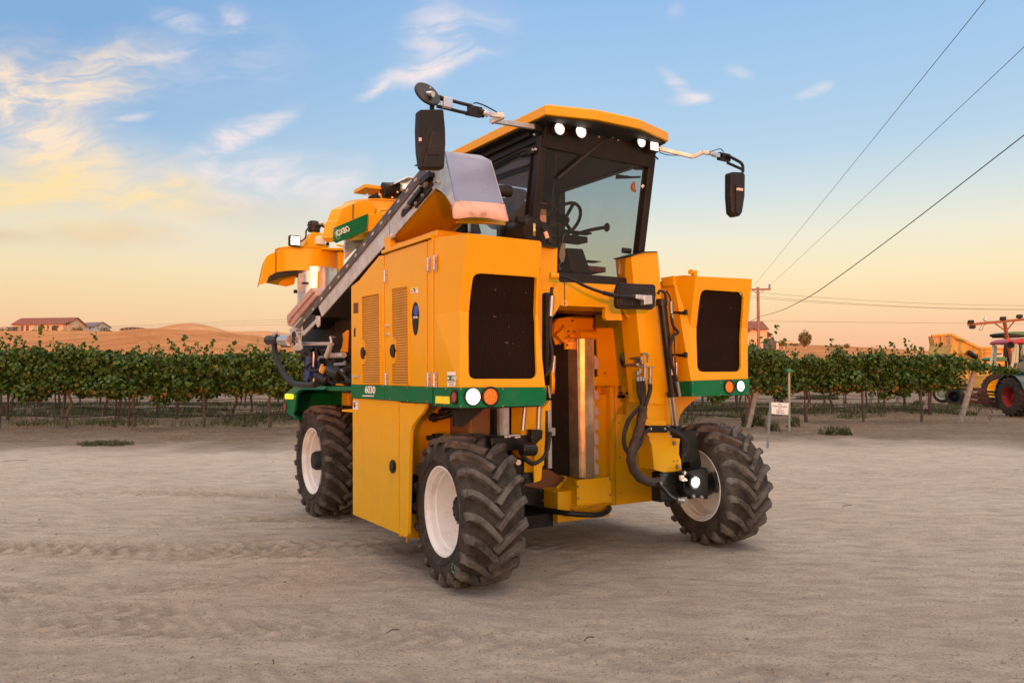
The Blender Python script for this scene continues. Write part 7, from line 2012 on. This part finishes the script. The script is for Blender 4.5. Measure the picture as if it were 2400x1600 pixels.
b = MB(); b.cyl(q(13, 1240, 1120, Y=.0), q(13, 1370, 1140, Y=.0), .028, n=12); b.tube([q(13, x, y, Y=-.05) for x, y in ((1730, 1250), (1790, 1330), (1830, 1430), (1840, 1500))], .02, 8, 3); b.tube([q(13, x, y, Y=.02) for x, y in ((1640, 1160), (1750, 1230), (1850, 1350), (1880, 1500), (1870, 1568))], .025, 8, 3); b.each('intake_hose', HOSE, HV)
b = MB(); b.cyl(q(13, 1800, 1345, Y=-.08), q(13, 1840, 1470, Y=-.08), .018, n=10); b.build('hose_sleeve', FLAP, HV)
# upper bracket on the left post
slab([q(4, x, y, Y=-.10) for x, y in ((1628, 122), (1636, 150), (1628, 320), (1660, 325), (1612, 340), (1618, 250))], (0, .1, 0), 'post_bracket', ORANGE, HV, .002)
b = MB(); b.cyl(q(4, 1705, 402, Y=-.1), q(4, 1770, 408, Y=-.12), .026, n=12); b.build('mirror_socket', ORANGE, HV)
MB().poly([q(4, x, y, Y=.0) for x, y in ((1636, 150), (1770, 165), (1765, 178), (1636, 160))], (0, .25, 0)).build('post_cap', BLACK, HV)
MB().poly([q3(x, y, Y=.02) for x, y in ((970, 1282), (1072, 1252), (1190, 1250), (1190, 1256), (1072, 1262), (972, 1292))], (0, .24, 0)).build('post_cap', BLACK, HV)

# ---- mirrors ---------------------------------------------------------------------
def mirror_head(zn, pts, Y, th, name='mirror', parent=HV, m=PLASTIC):
    return MB().poly([q(zn, x, y, Y=Y) for x, y in pts], (0, th, 0)).build(name, m, parent, .018, 3)
ma = MB(); ma.bar(q(2, 1275, 560, Y=-.15), q(2, 1210, 540, Y=-.2), .05, .05)
arm = ma.build('mirror_arm', PLASTIC, HV, .004)
b = MB(); b.bar(q(2, 1210, 540, Y=-.2), q(2, 830, 480, Y=-.40), .035, .035); b.bar(q(2, 825, 495, Y=-.40), q(2, 940, 440, Y=-.48), .03, .035); b.bar(q(2, 820, 425, Y=-.46), q(2, 945, 438, Y=-.48), .03, .035); b.each('mirror_tube', STEEL, arm, .003)
b = MB(); b.tube([q(2, x, y, Y=-.5) for x, y in ((650, 345), (560, 325), (450, 295), (390, 278)) ], .013, 8, 2); b.tube([q(2, x, y, Y=-.5) for x, y in ((620, 415), (540, 400), (440, 375), (330, 350))], .013, 8, 2)
b.tube([q(2, x, y, Y=-.52) for x, y in ((395, 285), (340, 268), (300, 285), (285, 320), (285, 385))], .017, 10, 5); b.box(q(2, 600, 420, Y=-.5), q(2, 720, 460, Y=-.47)); b.box(q(2, 630, 335, Y=-.52), q(2, 720, 460, Y=-.48)); b.cyl(q(2, 700, 400, Y=-.5), q(2, 760, 420, Y=-.5), .03, n=12)
b.tube([q(2, x, y, Y=-.52) for x, y in ((665, 325), (700, 320), (780, 350), (880, 405))], .005, 6, 4); b.each('mirror_linkage', CABM, arm)
b = MB(); b.box(q(2, 395, 255, Y=-.55), q(2, 445, 385, Y=-.50)); b.box(q(2, 365, 300, Y=-.52), q(2, 400, 360, Y=-.50)); b.cyl(q(2, 755, 400, Y=-.52), q(2, 800, 430, Y=-.52), .022, n=10); b.bar(q(2, 770, 400, Y=-.5), q(2, 830, 430, Y=-.5), .02, .02); b.each('mirror_clamp', STEEL2, arm, .003)
mh = mirror_head(2, [(178, 380), (380, 376), (392, 390), (408, 560), (410, 700), (398, 905), (385, 928), (205, 925), (185, 905), (165, 760), (158, 560), (165, 400)], -.62, .06)
b = MB(); b.poly([q(2, x, y, Y=-.632) for x, y in ((280, 590), (310, 590), (395, 890), (380, 915), (215, 915), (200, 895))], (0, .02, 0)); b.build('mirror_bulge', PLASTIC, mh, .01)
MB().poly([q(2, x, y, Y=-.640) for x, y in ((246, 718), (352, 722), (350, 797), (246, 795))], (0, .015, 0)).build('recess', DARK, mh, .004)
b = MB().poly([q(2, x, y, Y=-.625) for x, y in ((165, 638), (188, 638), (188, 670), (165, 670))], (0, .004, 0)); b.build('small_label', PAPER, mh)
b = MB(); pr_c = q(2, 240, 240, Y=-.58); b.lathe(pr_c, (.12, -.89, .46), [(-.016, 0), (-.014, .07), (-.006, .095), (.006, .097), (.012, .09), (.012, .0)], 32); o_ = b.build('round_mirror', CABM, HV)
b = MB(); b.cyl(pr_c, pr_c + Vector((.02, -.05, -.01)), .02, n=12); b.cyl(q(2, 270, 178, Y=-.6), q(2, 270, 180, Y=-.62), .006); b.build('mirror_boss', STEEL2, o_)
# right mirror
b = MB(); b.box(q3(1160, 400, Y=-.2), q3(1200, 438, Y=-.15)); arm2 = b.build('mirror_arm', PLASTIC, HV, .003)
b = MB(); b.bar(q3(1195, 412, Y=-.18), q3(1480, 480, Y=-.36), .030, .032); b.bar(q3(1480, 480, Y=-.36), q3(1555, 442, Y=-.42), .030, .032); b.bar(q3(1555, 442, Y=-.42), q3(1650, 455, Y=-.47), .030, .032); b.each('mirror_tube', STEEL, arm2, .003)
b = MB(); b.tube([q3(x, y, Y=-.52) for x, y in ((1760, 468), (1830, 505), (1870, 530), (1885, 560), (1885, 605))], .014, 9, 4); b.tube([q3(x, y, Y=-.52) for x, y in ((1760, 528), (1820, 555), (1880, 582))], .013, 9, 3); b.box(q3(1700, 440, Y=-.50), q3(1758, 525, Y=-.46)); b.tube([q3(x, y, Y=-.5) for x, y in ((1610, 440), (1660, 425), (1700, 415), (1730, 440))], .004, 6, 3)
b.tube([q3(x, y, Y=-.2) for x, y in ((1200, 440), (1270, 465), (1400, 468))], .004, 6, 3); b.bar(q3(1150, 460, Y=-.2), q3(1193, 500, Y=-.25), .012, .012); b.each('mirror_linkage', CABM, arm2)
b = MB(); b.box(q3(1648, 440, Y=-.50), q3(1700, 495, Y=-.47)); b.bar(q3(1620, 450, Y=-.5), q3(1660, 462, Y=-.5), .02, .02); b.each('mirror_clamp', STEEL2, arm2, .003)
mh2 = mirror_head(3, [(1795, 602), (1895, 606), (1908, 625), (1905, 800), (1885, 930), (1865, 963), (1830, 965), (1800, 935), (1790, 800), (1790, 620)], -.58, .08)
MB().poly([q3(x, y, Y=-.592) for x, y in ((1833, 700), (1905, 720), (1880, 930), (1850, 950), (1835, 940))], (0, .02, 0)).build('mirror_bulge', PLASTIC, mh2, .01)
MB().poly([q3(x, y, Y=-.600) for x, y in ((1840, 732), (1888, 738), (1886, 758), (1840, 752))], (0, .01, 0)).build('small_label', PAPER, mh2)
# front lower mirror on its long arm
b = MB(); b.tube([q(7, x, y, Y=yy) for x, y, yy in ((160, 66, -.12), (250, 85, -.16), (350, 135, -.22), (460, 175, -.28), (510, 190, -.30), (600, 196, -.32), (660, 200, -.33))], .013, 9, 5); b.tube([q(7, 455, 173, Y=-.28), q(7, 530, 190, Y=-.31)], .018, 9, 1)
arm3 = b.build('mirror_arm', BLACK, HV)
mf = mirror_head(7, [(560, 112), (762, 120), (776, 130), (778, 180), (772, 255), (755, 275), (565, 270), (545, 262), (538, 235), (540, 160), (550, 122)], -.26, .05)
MB().poly([q(7, x, y, Y=-.272) for x, y in ((568, 128), (752, 136), (764, 148), (762, 240), (748, 260), (568, 255), (555, 240), (556, 145))], (0, .02, 0)).build('mirror_back', PLASTIC, mf, .012)
b = MB(); b.poly([q(7, x, y, Y=-.36) for x, y in ((710, 186), (755, 188), (756, 240), (705, 246))], (0, .05, 0)); b.box(q(7, 655, 182, Y=-.35), q(7, 698, 214, Y=-.30)); b.cyl(q(7, 650, 200, Y=-.34), q(7, 712, 215, Y=-.34), .010); b.each('mirror_clamp', STEEL2, mf, .003)
# ================================================================ parked tractors and wagon at the right
TGREEN = mat('tractor_green', (.015, .13, .035), .35, coat=.3, dirt=(.12, .10, .06), dscale=4, damt=.4)
TDARK = mat('dark_teal_paint', (.010, .045, .045), .35, coat=.3, dirt=(.10, .08, .06), damt=.4)
TYEL = mat('rim_yellow', (.75, .50, .01), .4, dirt=(.2, .13, .05), dscale=5, damt=.4)
TCAB = mat('cream_cab_trim', (.50, .55, .40), .5)
REDROOF = mat('red_cab_roof', (.33, .028, .035), .4)
WAG = mat('wagon_yellow', (.66, .36, .05), .5, dirt=(.3, .16, .05), dscale=2, damt=.4)

def big_wheel(c, axis, Rr, w, rimm, par, n=22, rr=.5):
    """c centre, axis horizontal unit vector towards the outside"""
    ax = Vector(axis).normalized(); up = ZV; fw = ax.cross(up)
    M = Matrix.Identity(4)
    for i in range(3):
        M[i][0] = ax[i]; M[i][1] = fw[i]; M[i][2] = up[i]; M[i][3] = c[i]
    hw = w / 2; rim_r = Rr * rr
    o = MB(M).lathe((0, 0, 0), (1, 0, 0), [(.10, 0), (.10, rim_r * .30), (.02, rim_r * .42), (-.02, rim_r * .8), (hw * .5, rim_r * .84), (hw * .7, rim_r * .92), (hw * .9, rim_r * .95), (hw * .95, rim_r * 1.02)], 36).build('wheel', rimm, par)
    t = MB(M).lathe((0, 0, 0), (1, 0, 0), [(-hw * .85, rim_r * .98), (-hw * 1.02, rim_r * 1.25), (-hw * .9, Rr - .06), (0, Rr - .04), (hw * .9, Rr - .06), (hw * 1.02, rim_r * 1.25), (hw * .9, rim_r * .98)], 48)
    for k_ in range(n):
        for s in (-1, 1):
            a0 = 2 * math.pi * (k_ + (.5 if s > 0 else 0)) / n; rings = []
            for j in range(5):
                u = j / 4; x = s * (-.01 + u * hw * 1.02); a = a0 + .34 * (1 - (1 - u) ** 1.5); r_ = Rr - .02 * u; ww = .035
                rings.append([(x, -math.cos(a - ww / Rr) * (Rr - .08), math.sin(a - ww / Rr) * (Rr - .08)), (x, -math.cos(a - .02 / Rr) * r_, math.sin(a - .02 / Rr) * r_), (x, -math.cos(a + .02 / Rr) * r_, math.sin(a + .02 / Rr) * r_), (x, -math.cos(a + ww / Rr) * (Rr - .08), math.sin(a + ww / Rr) * (Rr - .08))])
            t.loft(rings, True, False)
    t.build('tyre', RUB, o)
    return o

def z20(x, y, D): return q(20, x, y, D=D)
# -- near tractor with red roof, rear wheel towards us
DT = 30.0
wc = z20(1462, 1190, DT); rT = .77
base = W(upx(2400, DT) + .6, DT + 1, 0)
tr = thing('green_tractor', 'nearer dark green tractor with red cab roof and red wheel rims at the right edge', 'tractor', base)
ang = R(18)
axl = (-RH * math.cos(ang) - FH * math.sin(ang)).normalized(); fwd = Vector((-axl.y, axl.x, 0)).normalized()
if fwd.dot(RH) < 0: fwd = -fwd
wc.z = rT - .02
axo = -RH; fwd = -FH
big_wheel(wc, axo, rT, .58, REDP, tr)
cc = wc - axo * 1.7; big_wheel(cc, -axo, rT, .58, REDP, tr)
up_ = ZV
def TT(f_, s_, h_): return wc - axo * s_ + fwd * f_ + up_ * (h_ - wc.z)
# mudguard over the wheel
rings = []
for i in range(9):
    a = R(-15 + i * 22); r_ = rT + .10
    rings.append([wc + axo * .25 + fwd * (-math.cos(a) * r_) + up_ * math.sin(a) * r_, wc - axo * .30 + fwd * (-math.cos(a) * r_) + up_ * math.sin(a) * r_, wc - axo * .30 + fwd * (-math.cos(a) * (r_ + .05)) + up_ * math.sin(a) * (r_ + .05), wc + axo * .25 + fwd * (-math.cos(a) * (r_ + .05)) + up_ * math.sin(a) * (r_ + .05)])
MB().loft(rings, True, False).build('mudguard', TDARK, tr, .01)
bodyM = frame(TT(.2, .85, 0), fwd, -axo)
bd = MB(bodyM); bd.box((-.5, -.35, .7), (2.4, .35, 1.25)); bd.build('chassis', BLACK, tr, .03)
bd = MB(bodyM); bd.poly([(.95, -.36, 1.15), (2.5, -.36, 1.15), (2.5, -.36, 1.45), (2.3, -.36, 1.62), (.95, -.36, 1.75)], (0, .72, 0)); bd.build('bonnet', TDARK, tr, .04)
# cab
posts = [((-.45, -.62), (-.40, -.60)), ((-.45, .62), (-.40, .60)), ((.85, -.55), (.70, -.52)), ((.85, .55), (.70, .52)), ((.25, -.64), (.22, -.61))]
cb = MB(); zf = FH * 1.35
for o2 in (Vector(), zf):
    cb.bar(z20(1425, 860, DT) + o2, z20(1462, 548, DT) + o2, .09, .09); cb.bar(z20(1850, 860, DT) + o2, z20(1820, 548, DT) + o2, .09, .09); cb.bar(z20(1480, 850, DT - .03) + o2, z20(1492, 560, DT - .03) + o2, .12, .05)
cb.poly([z20(x, y, DT) for x, y in ((1425, 850), (1870, 850), (1870, 940), (1425, 900))], zf); tcab = cb.build('cab', TCAB, tr, .01)
MB().poly([z20(x, y, DT - .1) for x, y in ((1440, 547), (1446, 520), (1470, 500), (1530, 482), (1860, 478), (1870, 545))], zf + FH * .2).build('roof', REDROOF, tcab, .04)
MB().add([z20(x, y, DT - .01) for x, y in ((1465, 560), (1820, 560), (1850, 850), (1430, 850))], [(0, 1, 2, 3)]).build('side_window', GLASSB, tcab)
MB().poly([z20(x, y, DT + .5) for x, y in ((1560, 860), (1570, 700), (1620, 680), (1700, 700), (1710, 860))], FH * .4).build('seat', PLASTIC, tcab, .05)
MB().poly([z20(x, y, DT - .2) for x, y in ((1470, 860), (1480, 790), (1560, 765), (1568, 740), (1900, 740), (1900, 940), (1600, 930))], FH * .2).build('inner_guard', TDARK, tr, .02)
o_ = MB(); c = z20(1395, 505, DT); o_.box(c - RH * .12 + Vector((0, 0, -.08)), c + RH * .10 + FH * .1 + Vector((0, 0, .08))); o_.build('tail_lamp', mat('red_lamp', (.5, .06, .04), .3), tr, .02)
c = z20(1420, 568, DT); MB().lathe(c, (-RH - FH * .6), [(0, 0), (0, .10), (.08, .13), (.12, .13), (.11, .10), (.1, 0)], 16).build('work_lamp', PLASTIC, tr)
c = z20(1525, 578, DT); MB().box(c - RH * .12 - Vector((0, 0, .07)), c + RH * .12 + FH * .08 + Vector((0, 0, .07))).build('work_lamp', PLASTIC, tr, .02)
MB().bar(z20(1520, 600, DT), z20(1500, 780, DT), .05, .05).build('lamp_post', PLASTIC, tr)
b = MB(); b.box(TT(-1.0, .5, .5), TT(-.6, 1.2, .9)); b.build('drawbar', BLACK, tr, .01)
# -- farther tractor with green roof, yellow rims and a lamp boom
DG = 36.0
base = W(upx(2390, DG), DG + .5, 0)
tf = thing('green_tractor', 'farther green tractor with green roof, yellow wheel rims and tall orange lamp boom', 'tractor', base)
wc2 = z20(1290, 985, DG); rG = .86; wc2.z = rG
axo = (-RH * .83 - FH * .56).normalized(); fwd = (RH * .56 - FH * .83).normalized()
big_wheel(wc2, axo, rG, .52, TYEL, tf, 24, .60)
big_wheel(wc2 - axo * 1.8, -axo, rG, .52, TYEL, tf, 24, .60)
wb = frame(wc2 - axo * .9 - Vector((0, 0, wc2.z)), fwd, -axo)
MB(wb).box((-.6, -.35, .8), (2.4, .35, 1.4)).build('chassis', TGREEN, tf, .03)
b = MB(); b.poly([z20(x, y, DG) for x, y in ((1135, 745), (1150, 722), (1230, 710), (1330, 712), (1390, 722), (1385, 765), (1250, 760), (1160, 765))], FH * .6); b.build('mudguard', TGREEN, tf, .02)
cb = MB(wb)
for (a, b2) in posts: cb.bar((a[0], a[1], 1.4), (b2[0], b2[1], 3.0), .09, .09)
tcb = cb.build('cab', PLASTIC, tf, .01)
b = MB(); b.poly([z20(x, y, DG) for x, y in ((1370, 420), (1430, 402), (1650, 402), (1650, 445), (1400, 445))], FH * 1.4); b.build('roof', TGREEN, tcb, .03)
b = MB(); b.poly([z20(x, y, DG - .05) for x, y in ((1305, 425), (1345, 418), (1600, 446), (1600, 470), (1340, 470), (1330, 455), (1308, 455))], FH * 1.0); b.build('roof_visor', PLASTIC, tcb, .02)
b = MB(); b.add([z20(x, y, DG + .3) for x, y in ((1400, 470), (1600, 470), (1600, 730), (1440, 730))], [(0, 1, 2, 3)]); b.build('side_window', GLASSB, tcb)
b = MB(); b.poly([z20(x, y, DG) for x, y in ((1345, 470), (1380, 470), (1385, 700), (1325, 705))], FH * .1); b.build('cab_post', PLASTIC, tcb, .01)
ORB = mat('orange_boom_paint', (.26, .075, .025), .5, dirt=(.15, .07, .03), dscale=9, damt=.7)
b = MB(); b.bar(z20(1330, 285, DG - 1), z20(1350, 420, DG - 1), .13, .12); b.bar(z20(1350, 420, DG - 1), z20(1425, 800, DG - 1), .12, .12); b.bar(z20(880, 318, DG - 1), z20(1700, 240, DG - 1), .09, .12)
b.bar(z20(1205, 295, DG - 1), z20(1330, 385, DG - 1), .05, .05); b.bar(z20(1450, 275, DG - 1), z20(1360, 385, DG - 1), .05, .05); boom = b.build('lamp_boom', ORB, tf, .01)
for (x, y, m_) in ((925, 285, PLASTIC), (945, 345, PLASTIC), (1120, 250, STEEL), (1320, 243, PLASTIC), (1522, 217, PLASTIC)):
    c = z20(x, y, DG - 1.1); bb = MB(); bb.poly([c + RH * a_ + ZV * b2 for a_, b2 in ((-.13, -.05), (-.10, .09), (.12, .10), (.14, -.03), (.05, -.09), (-.06, -.08))], FH * .14); bb.build('boom_lamp', m_, boom, .02)
b = MB(); b.tube([z20(x, y, DG - 1) for x, y in ((1050, 310), (1040, 345), (1018, 375), (1030, 390), (1060, 370), (1075, 330), (1110, 305))], .010, 6, 4); b.tube([z20(x, y, DG - 1) for x, y in ((1335, 470), (1300, 510), (1285, 560), (1300, 565), (1340, 550))], .010, 6, 4); b.each('boom_cable', HOSE, boom)
# low steel implement frame behind it
IMPM = mat('rusty_frame', (.07, .03, .022), .7, var=.3)
fr_ = thing('drag_frame', 'low rusty steel drag frame on the ground behind the nearer tractor', 'drag frame', W(upx(2300, 31.5), 31.5, 0))
b = MB()
for (x0, y0, x1, y1, s_) in ((880, 1205, 1280, 1235, .11), (880, 1250, 1290, 1290, .13), (1020, 1130, 1260, 1145, .09), (920, 1215, 1030, 1135, .09), (1015, 1140, 1070, 1270, .07), (890, 1150, 1010, 1170, .07), (930, 1085, 930, 1190, .08), (940, 1095, 1100, 1105, .06), (1040, 1165, 1270, 1185, .07), (885, 1200, 880, 1255, .1), (1100, 1210, 1280, 1218, .05)):
    b.bar(z20(x0, y0, 31.5), z20(x1, y1, 31.3), s_ * .8, s_)
b.each('frame_bars', IMPM, fr_, .005)
MB().bar(z20(900, 1262, 31.6), z20(1270, 1300, 31.4), .12, .1).build('scraper_blade', IMPM, fr_, .005)
# yellow gondola wagon
DW = 40.0
wg = thing('grape_gondola', 'yellow high-sided grape gondola wagon behind the vines at right', 'trailer', W(upx(2260, DW), DW, 0))
b = MB(); b.poly([z20(x, y, DW) for x, y in ((672, 436), (1010, 600), (1600, 608), (1600, 1050), (1020, 1090), (940, 1085), (720, 1000), (640, 760), (690, 560))], FH * 2.2); bdw = b.build('tub', WAG, wg, .02)
b = MB(); b.poly([z20(x, y, DW - .12) for x, y in ((436, 452), (672, 436), (700, 545), (690, 570), (480, 575))], FH * .06); b.build('end_gate', mat('faded_gate', (.50, .30, .12), .7, dirt=(.25, .12, .05), dscale=2), bdw, .01)
b = MB(); b.bar(z20(434, 449, DW - .15), z20(672, 436, DW - .15), .1, .1); b.bar(z20(1010, 600, DW - .05), z20(1640, 608, DW - .05), .12, .12); b.bar(z20(672, 436, DW - .05), z20(1010, 598, DW - .05), .12, .12); b.bar(z20(1058, 655, DW - .06), z20(1640, 655, DW - .06), .06, .06); b.bar(z20(745, 665, DW - .06), z20(1008, 662, DW - .06), .06, .06); b.bar(z20(1035, 605, DW - .06), z20(1035, 760, DW - .06), .2, .06, (1, 0, 0)); b.bar(z20(1008, 662, DW - .06), z20(1008, 740, DW - .06), .06, .06); b.bar(z20(560, 450, DW - .2), z20(565, 560, DW - .2), .08, .08); b.bar(z20(945, 945, DW - .05), z20(1080, 948, DW - .05), .05, .05); b.each('tub_ribs', WAG, bdw, .01)
MB().cyl(z20(880, 650, DW - .3), z20(990, 725, DW - .3), .13, n=14).build('lift_cylinder', BLACK, wg)
MB().bar(z20(935, 640, DW - .35), z20(1000, 720, DW - .35), .05, .05).build('lift_rod', BOLT, wg)
b = MB(); b.poly([z20(x, y, DW - .1) for x, y in ((700, 680), (730, 660), (770, 720), (700, 730))], FH * .1); b.build('hinge_bracket', YELLOW, wg)
c = z20(1243, 678, DW - .02); o_ = MB().lathe(c, -FH, [(0, 0), (0, .34), (.02, .33), (.02, 0)], 24)
o_.v = [Vector((v.x, v.y, c.z + (v.z - c.z) * .5)) for v in o_.v]; dec = o_.build('badge', WHITEP, wg)
MB().box(c - RH * .22 - FH * .03 + Vector((0, 0, -.03)), c + RH * .22 - FH * .025 + Vector((0, 0, .04))).build('badge_script', TDARK, dec)
for (x, y, r_, rm_) in ((725, 1190, .50, PLASTIC), (1120, 1180, .50, PLASTIC)):
    c = z20(x, y, DW - 1.0); c.z = r_ - .02; big_wheel(c, (-RH * .8 - FH * .6), r_, .32, rm_, wg, 0, .55)
MB().bar(z20(600, 1110, DW - .2), z20(1120, 1110, DW - .2), .14, .16).build('wagon_frame', IMPM, wg)
c = z20(575, 1140, 43); c.z = .55
b2 = thing('spare_wheel', 'farther pale-rimmed wheel of a machine behind the vines, left of the wagon wheels', 'wheel', W(upx(2210, 43), 43, 0))
big_wheel(c, (-RH * .8 - FH * .6), .57, .3, TCAB, b2, 0, .6)
top()
